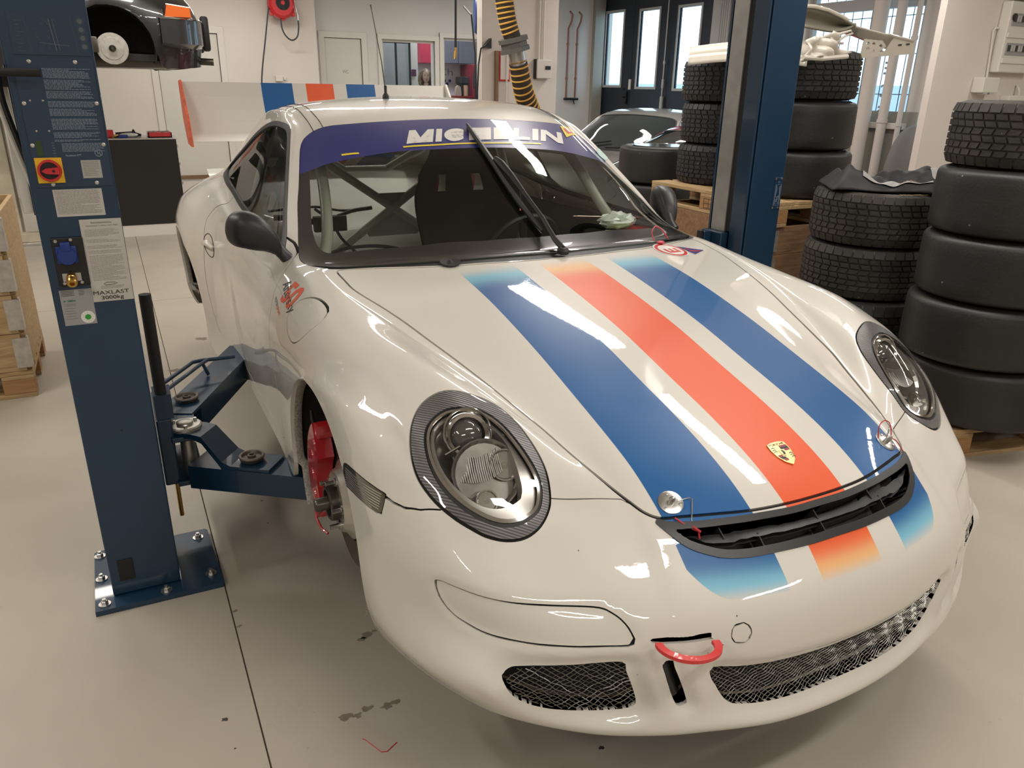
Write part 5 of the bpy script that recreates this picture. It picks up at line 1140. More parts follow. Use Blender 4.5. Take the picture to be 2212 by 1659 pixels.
pn = plate('control_panel', rect(-1.438, -1.262, 1.292, 1.605), M['panel'], L1, .003)
FP = F0 - .003
def onp(name, pts, m, par, z=.0006, th=.0004): return MB().prism(pts, (0, FP - z, 0), (1, 0, 0), (0, 0, 1), (0, -1, 0), th).build(name, m, par)
for x, z in ((-1.403, 1.596), (-1.302, 1.597), (-1.431, 1.498), (-1.269, 1.499), (-1.431, 1.397), (-1.269, 1.397), (-1.402, 1.299), (-1.300, 1.300)): MB().lathe([(.0052, 0), (.0048, .002), (.002, .003), (0, .0024)], (x, FP, z), FN, 16).build('screw', M['zinc'], pn, True)
for x, z in ((-1.417, 1.505), (-1.389, 1.505), (-1.416, 1.432), (-1.388, 1.432)): MB().lathe([(.0028, 0), (.002, .0015), (0, .0018)], (x, FP, z), FN, 12).build('screw', M['zinc'], pn, True)
def print_rows(par, x0, x1, z0, z1, pitch, h, m, seed, y, ragged=.25, name='small_print', gaps=()):
    "rows of unreadable small print: word-length strokes"
    r = random.Random(seed); mb = MB(); z = z1
    while z > z0:
        if not any(a < z < b for a, b in gaps):
            x = x0; end = x1 - (x1 - x0) * ragged * r.random() * (1 if r.random() < .35 else .1)
            while x < end:
                w = r.uniform(.002, .009) * (x1 - x0) / .1; w = min(w, end - x); mb.add([(x, y, z), (x + w, y, z), (x + w, y, z + h), (x, y, z + h)], [[0, 1, 2, 3]]); x += w + (x1 - x0) * .012
        z -= pitch
    o = meshobj(name, mb.v, mb.f, m, par); o['kind'] = 'stuff'; return o
gp = ((1.5555, 1.559), (1.527, 1.531), (1.505, 1.509), (1.486, 1.490), (1.462, 1.467), (1.430, 1.434), (1.410, 1.414))
print_rows(pn, -1.379, -1.272, 1.405, 1.580, .0030, .0012, M['pale_print'], 1, FP - .0008, .5, gaps=gp)
print_rows(pn, -1.366, -1.268, 1.380, 1.400, .0032, .0013, M['pale_print'], 2, FP - .0008)
lettering('lettering', 'Nussbaum ATT', (-1.361, FP - .0008, 1.369), (1, 0, 0), (0, 0, 1), .0045, .036, M['pale_print'], pn, bold=.02)
ns_ = MB().torus((-1.284, FP - .001, 1.376), FN, .0085, .0009, 24, 5); ns_.tube([(-1.290, FP - .001, 1.382), (-1.278, FP - .001, 1.370)], .0008, 4); ns_.tube([(-1.286, FP - .001, 1.380), (-1.286, FP - .001, 1.371)], .0009, 4); ns_.tube([(-1.281, FP - .001, 1.380), (-1.281, FP - .001, 1.371)], .0009, 4)
ns_.build('prohibition_sign', M['pale_print'], pn)
onp('level_window', rect(-1.424, -1.410, 1.370, 1.408), mat('green_window', (.03, .06, .02), .3), pn, .0004, .001)
for k in range(6): lettering('lettering', ['mm', '20', '40', '60', '80', 'max'][k], (-1.388, FP - .0008, 1.402 - .0065 * k), (1, 0, 0), (0, 0, 1), .0022, .006, M['pale_print'], pn)
# assembly drawing panel at the top
dg = plate('diagram_panel', rect(-1.432, -1.262, 1.612, 1.706), M['panel'], L1, .002)
dm_ = MB(); y_ = F0 - .0026
def st_(a, b, r=.0005): dm_.tube([(a[0], y_, a[1]), (b[0], y_, b[1])], r, 4)
rr = random.Random(9)
st_((-1.338, 1.622), (-1.345, 1.695), .0016); st_((-1.330, 1.622), (-1.337, 1.695), .0010); st_((-1.372, 1.640), (-1.308, 1.634), .0010); st_((-1.346, 1.68), (-1.352, 1.69), .0008)
for k in range(26):
    a = (-1.345 + rr.uniform(-.035, .035), 1.655 + rr.uniform(-.03, .04)); st_(a, (a[0] + rr.uniform(-.008, .008), a[1] + rr.uniform(-.006, .006)), .0004)
for k in range(9): 
    a = (-1.42, 1.62 + .0085 * k); st_(a, (a[0] + rr.uniform(.006, .018), a[1]), .0006)
for k in range(4): dm_.torus((-1.277 + .0008 * k, y_, 1.692 - .0195 * k), FN, .0082, .0004, 20, 4); dm_.lathe([(.006, 0), (.006, .0002), (0, .0002)], (-1.277 + .0008 * k, y_, 1.692 - .0195 * k), FN, 16)
st_((-1.290, 1.618), (-1.297, 1.702), .0003); st_((-1.392, 1.618), (-1.397, 1.702), .0003)
o = dm_.build('diagram_lines', mat('diagram_print', (.09, .11, .13), .5), dg); o['kind'] = 'stuff'
# main switch
sw = MB().prism(rect(-1.4335, -1.3725, 1.3035, 1.3665), (0, FP, 0), (1, 0, 0), (0, 0, 1), FN, .006).build('main_switch', M['yellow'], L1)
MB().lathe([(.0275, 0), (.0275, .010), (.0265, .012), (.022, .012), (.021, .007), (0, .007)], (-1.403, FP - .006, 1.335), FN, 40).build('switch_ring', M['red'], sw, True)
MB().lathe([(.0208, 0), (.0208, .0078), (0, .0078)], (-1.4035, FP - .006, 1.335), FN, 32).build('switch_dial', M['black'], sw, True)
MB().prism([(-.018, 0), (-.008, .0065), (.0205, .0085), (.0225, .003), (.0225, -.003), (.0205, -.0085), (-.008, -.0065)], (-1.403, FP - .013, 1.335), (1, 0, 0), (0, 0, 1), FN, .016).build('switch_knob', M['red'], sw)
MB().cyl((-1.3935, FP - .029, 1.335), (-1.3935, FP - .0296, 1.335), .0035).build('lock_hole', M['black'], sw)
dp_ = plate('data_plate', rect(-1.3295, -1.2835, 1.3125, 1.3585), M['plate'], L1, .0042); print_rows(dp_, -1.326, -1.288, 1.318, 1.353, .0042, .0012, M['ink_grey'], 5, F0 - .0046)
n1 = plate('operating_notice', rect(-1.407, -1.292, 1.2145, 1.285), M['paper'], L1, .0008); print_rows(n1, -1.403, -1.297, 1.219, 1.281, .0033, .0010, M['ink_grey'], 6, F0 - .0012, .5)
n2 = plate('load_notice', rect(-1.359, -1.2575, .9765, 1.2045), M['paper'], L1, .0008); y2 = F0 - .0012
lettering('lettering', 'Betriebsanweisung', (-1.332, y2, 1.1935), (1, 0, 0), (0, 0, 1), .0042, .050, M['ink_grey'], n2, bold=.01)
lettering('lettering', 'Hebebühne 2 Säulen nach BGV', (-1.345, y2, 1.1855), (1, 0, 0), (0, 0, 1), .0036, .078, M['ink_grey'], n2)
print_rows(n2, -1.350, -1.266, 1.036, 1.176, .0034, .0009, M['ink_grey'], 7, y2, .4, gaps=((1.150, 1.158), (1.135, 1.139), (1.120, 1.1235), (1.105, 1.109)))
print_rows(n2, -1.335, -1.275, 1.0115, 1.019, .003, .0009, M['ink_grey'], 8, y2)
MB().tube([(-1.326, y2, 1.026), (-1.318, y2, 1.030), (-1.300, y2, 1.029), (-1.292, y2, 1.026), (-1.300, y2, 1.0235), (-1.322, y2, 1.0225)], .0006, 4, closed=True).build('maker_mark', M['ink'], n2)
lettering('lettering', 'MAXLAST', (-1.3115, y2, .9965), (1, 0, 0), (0, 0, 1), .0105, .090, M['ink'], n2, center=True)
lettering('lettering', '3000kg', (-1.310, y2, .9825), (1, 0, 0), (0, 0, 1), .0100, .056, M['ink'], n2, bold=.008, center=True)
# service socket with brass air coupling
sk = MB().box((-1.4335, F0 - .006, 1.027), (-1.358, F0, 1.1605), .003).build('service_socket', M['black'], L1)
for x, z in ((-1.423, 1.152), (-1.387, 1.154), (-1.420, 1.037), (-1.378, 1.037)): MB().lathe([(.0045, 0), (.004, .002), (0, .002)], (x, F0 - .006, z), FN, 14).build('screw', M['zinc'], sk, True)
M['capblue'] = mat('socket_cap_blue', (.010, .035, .20), .35)
cp_ = MB().box((-1.427, F0 - .012, 1.092), (-1.377, F0 - .004, 1.138), .002); cp_.lathe([(.024, 0), (.024, .006), (.022, .010), (0, .010)], (-1.401, F0 - .012, 1.112), FN, 36); cp_.box((-1.414, F0 - .024, 1.125), (-1.390, F0 - .006, 1.150), .003)
cp_.build('socket_cap', M['capblue'], sk, True)
MB().box((-1.422, F0 - .0075, 1.042), (-1.3775, F0 - .005, 1.064)).build('socket_plate', M['plate'], sk)
b_ = MB(); b_.lathe([(.010, 0), (.010, .008), (.0125, .012), (.0125, .022), (.0105, .024), (.0105, .028), (.0135, .031), (.0135, .044), (.0115, .047), (.006, .047), (.006, .036), (0, .036)], (-1.400, F0 - .006, 1.060), (0, -.94, -.34), 28); b_.build('air_coupling', M['brass'], sk, True)
n3 = plate('inspection_label', rect(-1.4385, -1.3595, .9165, 1.017), M['grey_label'], L1, .0008); y3 = F0 - .0012
lettering('lettering', 'DEKRA', (-1.422, y3, .984), (1, 0, 0), (0, 0, 1), .0045, .020, mat('print_green', (.02, .16, .06), .5), n3, bold=.03)
lettering('lettering', 'Prüfplakette', (-1.432, y3, .976), (1, 0, 0), (0, 0, 1), .0026, .030, M['ink_grey'], n3)
MB().prism([(-1.431, .983), (-1.4255, .9862), (-1.431, .989)], (0, y3, 0), (1, 0, 0), (0, 0, 1), FN, .0002).build('triangle_mark', bpy.data.materials['print_green'], n3)
print_rows(n3, -1.434, -1.402, .998, 1.013, .0042, .0012, M['ink'], 11, y3); print_rows(n3, -1.392, -1.378, .998, 1.013, .0042, .0012, M['ink'], 12, y3); print_rows(n3, -1.432, -1.405, .930, .972, .0075, .0014, M['ink_grey'], 13, y3)
dl = MB().lathe([(.0175, 0), (.0175, .0005), (0, .0005)], (-1.3795, y3, .937), FN, 36).build('test_badge', M['print_white'], n3)
MB().lathe([(.0078, 0), (.0078, .0004), (0, .0004)], (-1.3795, y3 - .0006, .937), FN, 24).build('badge_centre', mat('badge_green', (.03, .30, .04), .4), n3)
tk = MB()
for k in range(12):
    a = 2 * PI * k / 12; tk.tube([(-1.3795 + .0105 * math.cos(a), y3 - .0008, .937 + .0105 * math.sin(a)), (-1.3795 + .0145 * math.cos(a), y3 - .0008, .937 + .0145 * math.sin(a))], .0003, 4)
tk.build('badge_ticks', M['ink_grey'], n3)
MB().cyl((-1.349, F0, .581), (-1.349, F0 - .0006, .581), .0035).build('bolt_hole', M['black'], L1)
lev = thing('release_lever', 'black lever sticking out left of the blue lift post above the cables', 'lever', (-1.47, 1.50, 1.57))
MB().tube([(-1.475, 1.53, 1.588), (-1.472, 1.50, 1.570), (-1.380, 1.49, 1.570)], .0095, 12).build('grip', M['blackmatt'], lev, True); MB().cyl((-1.482, 1.53, 1.575), (-1.482, 1.53, 1.60), .013).build('pivot', M['steel'], lev, True)
# bundle of hoses behind the post
for i, (dx, c_) in enumerate(((0, M['white_pl']), (.012, M['black']))):
    o = MB().tube([Vector(q) for q in crv([(-1.490 + dx, 1.62, 1.60), (-1.497 + dx, 1.66, 1.50), (-1.478 + dx, 1.70, 1.36), (-1.462 + dx, 1.74, 1.25), (-1.455 + dx, 1.76, 1.1)], 6)], .0065, 8).build('lift_hose', c_, None, True)
    tag(o, ['pale hose curving down behind the left edge of the blue lift post', 'black hose curving down behind the left edge of the blue lift post'][i], 'hose')
# ---- carriage and arms
cr = MB(); cr.box((-1.254, 1.775, .255), (-1.205, 2.07, .50), .006); cr.prism([(1.78, .50), (1.78, .585), (1.84, .60), (1.93, .54), (1.96, .50)], (-1.25, 0, 0), (0, 1, 0), (0, 0, 1), (1, 0, 0), .055)
for z in (.25, .415): cr.box((-1.215, 1.76, z), (-1.125, 2.08, z + .018), .003)
crg = cr.build('carriage', M['lift'], L1)
MB().cyl((-1.225, 1.80, .58), (-1.225, 1.80, .925), .0185, n=24).build('rod_cover', M['blackmatt'], L1, True)
MB().cyl((-1.218, 1.80, .12), (-1.218, 1.80, .26), .0075, n=12).build('locking_pin', M['brass'], L1, True)
def pivot(x, y, par):
    MB().cyl((x, y, .265), (x, y, .435), .0235, n=28).build('pivot_pin', M['zinc'], par, True)
    g_ = MB().lathe([(.055, .0), (.055, .010), (.050, .014), (0, .014)], (x, y, .445), (0, 0, 1), 48).lathe([(.027, .014), (.027, .022), (.024, .024), (0, .024)], (x, y, .445), (0, 0, 1), 32).build('toothed_ring', M['zinc'], par, True)
    for k in range(3):
        a = 2 * PI * k / 3 + .5; b = MB().lathe([(.006, 0), (.006, .009), (0, .009)], (x + .040 * math.cos(a), y + .040 * math.sin(a), .459), (0, 0, 1), 12).build('bolt', M['steel'], g_, True)
pivot(-1.165, 1.815, L1)
def beam(a, b, w, z0, z1, mb):
    a = Vector((*a, 0)); b = Vector((*b, 0)); d = (b - a).normalized(); n = Vector((-d.y, d.x, 0)) * w / 2
    return mb.add([tuple(q + Vector((0, 0, z))) for z in (z0, z1) for q in (a - n, b - n, b + n, a + n)], [[0, 3, 2, 1], [4, 5, 6, 7], [0, 1, 5, 4], [1, 2, 6, 5], [2, 3, 7, 6], [3, 0, 4, 7]])
A_, B_ = Vector((-1.165, 1.815)), Vector((-.80, 1.545)); d_ = (B_ - A_).normalized(); n_ = Vector((-d_.y, d_.x))
mb = MB(); beam(A_ + d_ * .03, B_, .125, .245, .330, mb); ar = mb.build('lift_arm', M['lift'], L1)
V = []; prof = [(-.05, .428, .446), (.05, .428, .446), (.085, .415, .440), (.155, .325, .355), (.185, .322, .342), (.30, .330, .342), (.325, .330, .342)]
for t, za, zb in prof:
    w_ = .052 if t < .15 else .058
    for s_, z in ((-1, za), (1, za), (1, zb), (-1, zb)): q = A_ + d_ * t + n_ * s_ * w_; V.append((q.x, q.y, z))
F = [[4 * i + a, 4 * i + (a + 1) % 4, 4 * i + 4 + (a + 1) % 4, 4 * i + 4 + a] for i in range(len(prof) - 1) for a in range(4)] + [[0, 1, 2, 3], [4 * len(prof) - 4 + a for a in (3, 2, 1, 0)]]
meshobj('arm_neck', V, F, M['lift'], ar)
M['pad'] = mat('pad_steel', (.14, .12, .10), .5, metal=.7, noise=.2, nscale=40)
def pad(q, z, par):
    o = MB().lathe([(.036, -.006), (.040, 0), (.044, .010), (.041, .014), (.034, .014), (.030, .006), (.014, .005), (.013, .014), (.008, .015), (.007, .004), (0, .004)], (q[0], q[1], z), (0, 0, 1), 40).build('lift_pad', M['pad'], par, True)
pq = A_ + d_ * .235; pad((pq.x, pq.y), .350, ar)
mb = MB(); beam((-1.15, 2.06), (-.84, 2.68), .125, .335, .435, mb); ar2 = mb.build('lift_arm', M['lift'], L1)
pad((-1.135, 2.09), .442, ar2)
mb = MB(); beam((-1.19, 1.98), (-1.12, 2.12), .13, .425, .437, mb); mb.build('arm_plate', M['lift'], ar2)
gd = ar2
for dy in (0, .0):
    MB().tube([Vector(q) for q in ((-1.232, 2.08, .505), (-1.105, 2.29, .505), (-1.085, 2.325, .505), (-1.05, 2.335, .505), (-.92, 2.345, .50))], .0075, 10).build('foot_guard', M['lift'], gd, True)
    MB().tube([(-1.205, 2.04, .505), (-1.05, 2.30, .505), (-1.025, 2.335, .505)], .0075, 10).build('foot_guard', M['lift'], gd, True); break
MB().tube([(-1.05, 2.33, .5), (-1.03, 2.34, .44)], .007, 8).build('foot_guard', M['lift'], gd, True)
# ---- right post
L2 = thing('lift_post', 'blue lift post on the right with silver guide rail and small hook diagram', 'lift', (1.35, 1.93, 0))
c2 = MB(); x0, x1, y0, y1, z1, t = 1.246, 1.455, 1.80, 2.03, 3.3, .012
c2.box((x0 + .02, y0, .02), (x1, y0 + t, z1), .004); c2.box((x0, y1 - t, .02), (x1, y1, z1)); c2.box((x1 - t, y0 + t, .02), (x1, y1 - t, z1)); c2.box((x0, y0, .02), (x0 + t, y0 + .087, z1), .004)
c2.build('column', M['lift'], L2)
MB().box((x0 + .004, y0 + .088, .95), (x0 + .014, y0 + .116, 3.25)).build('dark_rail_gap', M['blackmatt'], L2)  # black strip stands in for the dark open gap beside the rail
MB().box((x0 - .002, 1.918, .945), (x0 + .014, 2.009, 3.3), .001).build('guide_rail', M['liftedge'], L2)
MB().box((x0 - .10, 1.80, .02), (x1 + .03, 2.2, .02 + .001)).build('foot', M['lift'], L2) if False else None
MB().box((x0 - .10, 1.72, 0), (x1 + .05, 2.12, .018), .003).build('base_plate', M['lift'], L2)
b2 = MB(); b2.box((x0 - .040, 1.89, .25), (x0 + .0, 2.03, .945), .004); b2.box((x0 - .085, 1.955, .87), (x0 - .042, 1.985, .945), .004); b2.build('carriage', M['lift'], L2)
M['rubber_black'] = M['black']
MB().box((x0 - .105, 1.955, .86), (x0 - .088, 1.985, .95), .003).build('hook_slot', M['black'], L2)
hp = MB().box((1.402, 1.7975, 1.055), (1.450, 1.80, 1.195), .001).build('hook_diagram', M['panel'], L2); yh = 1.7970
for x, z in ((1.408, 1.190), (1.442, 1.190), (1.407, 1.062), (1.441, 1.062)): MB().lathe([(.005, 0), (.0045, .002), (0, .003)], (x, 1.7975, z), FN, 14).build('rivet', M['steel'], hp, True)
hl = MB()
def ln(*pts, r=.0010, closed=False): hl.tube([(a, yh, b) for a, b in pts], r, 4, closed=closed)
ln((1.409, 1.072), (1.441, 1.072), (1.444, 1.165), (1.412, 1.165), closed=True); ln((1.413, 1.076), (1.437, 1.076), (1.440, 1.161), (1.416, 1.161), r=.0005, closed=True); ln((1.416, 1.158), (1.420, 1.150), (1.418, 1.130), (1.414, 1.118), (1.420, 1.108)); ln((1.438, 1.158), (1.434, 1.150), (1.436, 1.130), (1.438, 1.118), (1.430, 1.108)); hl.torus((1.422, yh, 1.094), FN, .005, .0012, 16, 4); hl.torus((1.430, yh, 1.105), FN, .006, .0010, 16, 4); ln((1.418, 1.088), (1.418, 1.078)); ln((1.432, 1.088), (1.432, 1.078)); ln((1.420, 1.172), (1.440, 1.172), r=.0006); ln((1.420, 1.177), (1.434, 1.177), r=.0006)
hl.build('diagram_lines', M['pale_print'], hp)
# ================================================================ tyres, pallets, crates
def rubber(name, c, dust, rough, seed):
    m, nt, b = node_mat(name); N = nt.nodes; L = nt.links; tc = N.new('ShaderNodeTexCoord')
    n = N.new('ShaderNodeTexNoise'); n.inputs['Scale'].default_value = 5; n.inputs['Detail'].default_value = 8; n.noise_dimensions = '4D'; n.inputs['W'].default_value = seed; L.new(tc.outputs['Object'], n.inputs['Vector'])
    r = N.new('ShaderNodeValToRGB'); r.color_ramp.elements[0].position = .42; r.color_ramp.elements[0].color = (*c, 1); r.color_ramp.elements[1].position = .75; r.color_ramp.elements[1].color = (*dust, 1); L.new(n.outputs['Fac'], r.inputs[0])
    v = N.new('ShaderNodeTexVoronoi'); v.inputs['Scale'].default_value = 17; L.new(tc.outputs['Object'], v.inputs['Vector']); q = N.new('ShaderNodeMath'); q.operation = 'LESS_THAN'; q.inputs[1].default_value = .075; L.new(v.outputs['Distance'], q.inputs[0])
    n3 = N.new('ShaderNodeTexNoise'); n3.inputs['Scale'].default_value = 6; L.new(tc.outputs['Object'], n3.inputs['Vector']); q2 = N.new('ShaderNodeMath'); q2.operation = 'GREATER_THAN'; q2.inputs[1].default_value = .53; L.new(n3.outputs['Fac'], q2.inputs[0]); q3 = N.new('ShaderNodeMath'); q3.operation = 'MULTIPLY'; L.new(q.outputs[0], q3.inputs[0]); L.new(q2.outputs[0], q3.inputs[1])
    x = N.new('ShaderNodeMix'); x.data_type = 'RGBA'; L.new(q3.outputs[0], x.inputs[0]); L.new(r.outputs[0], x.inputs[6]); x.inputs[7].default_value = (.16, .145, .12, 1); L.new(x.outputs[2], b.inputs['Base Color'])
    b.inputs['Roughness'].default_value = rough; n2 = N.new('ShaderNodeTexNoise'); n2.inputs['Scale'].default_value = 90; n2.inputs['Detail'].default_value = 6; L.new(tc.outputs['Object'], n2.inputs['Vector'])
    bp = N.new('ShaderNodeBump'); bp.inputs['Strength'].default_value = .35; bp.inputs['Distance'].default_value = .003; L.new(n2.outputs['Fac'], bp.inputs['Height']); L.new(bp.outputs[0], b.inputs['Normal']); return m
M['slick'] = rubber('slick_rubber', (.011, .0108, .0105), (.020, .019, .018), .50, 1)
M['wet'] = rubber('tread_rubber', (.018, .016, .014), (.045, .038, .028), .62, 3)
M['wetdk'] = rubber('tread_rubber_dark', (.011, .011, .012), (.022, .021, .021), .55, 5)
def tyre_profile(R, w, rb, sh):
    h = w / 2; o = []
    o += [(rb, -h + .022), (rb + .004, -h + .008), (rb + .03, -h + .002), ((rb + R) / 2, -h - .003), (R - sh, -h + .004)]
    for a in (20, 40, 60, 80): o.append((R - sh + sh * math.sin(math.radians(a)), -h + .004 + sh * (1 - math.cos(math.radians(a)))))
    o += [(R, -h * .5), (R + .001, 0), (R, h * .5)]
    for a in (80, 60, 40, 20): o.append((R - sh + sh * math.sin(math.radians(a)), h - .004 - sh * (1 - math.cos(math.radians(a)))))
    o += [(R - sh, h - .004), ((rb + R) / 2, h + .003), (rb + .03, h - .002), (rb + .004, h - .008), (rb, h - .022)]
    i = [(rb + .010, h - .026), ((rb + R) / 2, h - .014), (R - .030, h - .030), (R - .020, 0), (R - .030, -h + .030), ((rb + R) / 2, -h + .014), (rb + .010, -h + .026)]
    return o + i
def tread_blocks(R, w, rows, n, depth, skew, sh):
    mb = MB(); h = w / 2 - .004; z = -h; tot = sum(rows); r = random.Random(7)
    zz = [-h + 2 * h * sum(rows[:i]) / tot for i in range(len(rows) + 1)]; g = .0028
    def rad(z): # follow the shoulder
        d = h - abs(z); return R - (sh - math.sqrt(max(0, sh * sh - (sh - d) ** 2)) if d < sh else 0)
    for i in range(len(rows)):
        a, b = zz[i] + g, zz[i + 1] - g; sk = skew[i % len(skew)]
        for k in range(n):
            t0 = 2 * PI * (k + (.5 if i % 2 else 0) * .6) / n; t1 = t0 + 2 * PI / n - .0042 / R * 1.6
            v = []
            for rr_, ins in ((-depth, 0), (0, .0010)):
                for (z_, t_) in ((a + ins, t0 + ins / R), (a + ins, t1 - ins / R), (b - ins, t1 - ins / R + sk), (b - ins, t0 + ins / R + sk)):
                    q = rad(z_) + rr_ + .0005; v.append((q * math.cos(t_), q * math.sin(t_), z_))
            mb.add(v, [[4, 5, 6, 7], [0, 1, 5, 4], [1, 2, 6, 5], [2, 3, 7, 6], [3, 0, 4, 7]])
    return mb
def make_tyre(kind, R, w, label, group, rim=False, rb=.232, m=None):
    t = thing('slick_tyre' if kind == 'slick' else 'treaded_tyre', label, 'tyre', (0, 0, 0), group)
    base = m or M['slick']; d = 0 if kind == 'slick' else .0075
    MB().lathe(tyre_profile(R - d, w, rb, .032 if kind == 'slick' else .026), n=72, closed=True).build('carcass', base, t, True, 50)
    if kind != 'slick':
        mb = tread_blocks(R, w, kind['rows'], kind['n'], .0075, kind['skew'], .026); o = meshobj('tread', mb.v, mb.f, base, t); o['kind'] = 'stuff'
    if rim:
        h = w / 2; r = MB().lathe([(rb + .002, h + .004), (rb - .004, h + .006), (rb - .010, h - .004), (rb - .014, h - .03), (rb - .03, h - .06), (.10, h - .10), (.06, h - .10), (.06, h - .13), (rb - .03, h - .09), (rb - .02, -h), (rb + .002, -h)], n=64).build('rim', M['chrome'], t, True)
        for k in range(10):
            a = 2 * PI * k / 10; MB().tube([(.05 * math.cos(a), .05 * math.sin(a), h - .10), ((rb - .015) * math.cos(a + .12), (rb - .015) * math.sin(a + .12), h - .05)], [.016, .012], 6).build('spoke', M['satin'], r, True)
    return t
WETK = dict(rows=[1.3, .9, .9, .9, .9, .9, .9, 1.3], n=40, skew=[0, .018, .03, -.03, .03, -.03, -.018, 0])
WETB = dict(rows=[1.5, 1, 1, 1, 1, 1.5], n=40, skew=[0, .04, -.04, .04, -.04, 0])
first = {}
def put(kind, x, y, z, rot, label, group=None, rim=False, R=.33, w=.275, m='slick', tilt=0):
    key = (str(kind), rim, R, w, m)
    if key not in first:
        t = make_tyre(kind, R, w, label, group, rim, m=M[m]); first[key] = t; t.location = (x, y, z + w / 2); t.rotation_euler = (tilt, 0, rot); return t
    return copy_thing(first[key], (x, y, z + w / 2), (tilt, 0, rot), label, group)
# right stack on its pallet: four slicks, one treaded tyre on top
sx, sy = 2.262, 1.220; z = .148
pos = [(.012, -.012), (-.012, .010), (.006, .004), (.016, .006)]
labs = ['bottom slick of the tall right-hand stack, resting on a pallet', 'second slick from the bottom in the tall right-hand stack', 'third slick from the bottom in the tall right-hand stack', 'uppermost slick of the right-hand stack, under the dusty treaded tyre']
for i in range(4): put('slick', sx + pos[i][0], sy + pos[i][1], z + .281 * i, i * 1.3, labs[i], R=.336)
put(WETK, sx + .035, sy + .02, z + .281 * 4, .4, 'dusty treaded tyre crowning the tall right-hand stack', R=.325, w=.262, m='wet')
# middle stack behind the fender: four treaded tyres
mx, my = 2.335, 1.985
put(WETB, mx - .03, my - .02, 0.0, .3, 'lowest treaded tyre of the middle stack, hidden low behind the fender', R=.345, w=.270, m='wetdk')
put(WETB, mx - .03, my - .01, .277, .9, 'larger dark treaded tyre low in the middle stack under two dusty ones', R=.345, w=.270, m='wetdk')
put(WETK, mx, my, .556, 2.0, 'dusty treaded tyre second from the top of the middle stack', R=.325, w=.262, m='wet')
tt = put(WETK, mx + .015, my, .826, .7, 'treaded tyre with silver rim and sidewall lettering under the black bag', rim=True, R=.325, w=.262, m='wet')
V, F = text_mesh('MICHELIN', size=.045, sub=2); W_ = V[:, 0].max(); ang0 = math.atan2(CAM_C[1] - my, CAM_C[0] - mx) + .34
vv = [((.262 + v[1]) * math.cos(ang0 + v[0] / .27 * .8), (.262 + v[1]) * math.sin(ang0 + v[0] / .27 * .8), .1345) for v in V]
lo = meshobj('lettering', [(mx + .015 + a, my + b, .826 + .131 + c) for a, b, c in vv], F, mat('tan_print', (.42, .30, .17), .6)); lo.parent = tt; bpy.context.view_layer.update(); lo.matrix_parent_inverse = tt.matrix_world.inverted()
# stacks on the crate behind the lift post
PZ = .9575
for i in range(3): put(WETK, 2.575 + .012 * (i % 2), 3.46 + .008 * i, PZ + .2645 * i, .5 + i, ['bottom', 'middle', 'top'][i] + ' treaded tyre of the far stack on the crate, left of the right post', R=.32, w=.258, m='wetdk')
for i in range(3): put('slick' if i < 2 else WETK, 2.56 - .01 * i, 2.80 + .01 * i, PZ + [0, .2785, .559][i], i * 1.1, ['lower slick of the crate stack seen right of the right post', 'upper slick of the crate stack seen right of the right post', 'treaded tyre topping the crate stack right of the right post'][i], R=.325, w=.272 if i < 2 else .262, m='slick' if i < 2 else 'wetdk')
for i in range(4): put('slick', 2.77, 4.44, .2845 * i, i * .8, ['lowest hidden slick of the short stack beside the silver car', 'second slick from the floor in the short stack beside the silver car', 'slick directly beneath the rimmed one in the short far stack', 'gritty worn slick with shiny rim topping the short far stack'][i], rim=(i == 3), R=.332, w=.278)
# ---- pallets and collars
def wood(name, c1, c2, sc_=1.0):
    m, nt, b = node_mat(name); N = nt.nodes; L = nt.links; tc = N.new('ShaderNodeTexCoord'); mp = N.new('ShaderNodeMapping'); mp.inputs['Scale'].default_value = (2 * sc_, 22 * sc_, 22 * sc_); L.new(tc.outputs['Object'], mp.inputs[0])
    n = N.new('ShaderNodeTexNoise'); n.inputs['Scale'].default_value = 2.2; n.inputs['Detail'].default_value = 7; n.inputs['Distortion'].default_value = 1.2; L.new(mp.outputs[0], n.inputs['Vector'])
    r = N.new('ShaderNodeValToRGB'); r.color_ramp.elements[0].position = .3; r.color_ramp.elements[0].color = (*c1, 1); r.color_ramp.elements[1].position = .7; r.color_ramp.elements[1].color = (*c2, 1); L.new(n.outputs['Fac'], r.inputs[0]); L.new(r.outputs[0], b.inputs['Base Color']); b.inputs['Roughness'].default_value = .7; return m
M['pine'] = wood('pallet_pine', (.30, .19, .085), (.47, .33, .17)); M['pine_dk'] = wood('collar_board', (.17, .085, .040), (.30, .17, .085)); M['pine_or'] = wood('pallet_block', (.28, .14, .055), (.38, .21, .09))
def pallet(label, loc, rotz, m='pine'):
    "1.2 x 0.8 m pallet, long side along local x, origin at a bottom corner"
    t = thing('pallet', label, 'pallet', (0, 0, 0)); r = random.Random(3)
    def bd(a, b, nm): MB().box(a, b, .003).build(nm, M[m] if nm == 'board' else M['pine_or'], t)
    for y in (0, .1775, .3275, .5025, .655): bd((r.uniform(-.004, .004), y, .122), (1.2, y + (.145 if y in (0, .655) else .118 if y != .3275 else .145), .144), 'board')
    for x in (0, .5275, 1.055): bd((x, 0, .100), (x + .145, .8, .1215), 'board')
    for x in (0, .5275, 1.055):
        for y in (0, .35, .70): bd((x, y, .022), (x + .145, y + .10, .0998), 'block')
    for y in (0, .35, .70): bd((0, y, 0), (1.2, y + .10, .0218), 'board')
    t.location = loc; t.rotation_euler = (0, 0, rotz); return t
pallet('pallet under the tall right-hand tyre stack, corner sticking out by the bumper', (1.93, 1.075, -.002), math.radians(-13))
CX0, CX1, CY0, CY1 = 2.15, 2.95, 2.50, 3.72
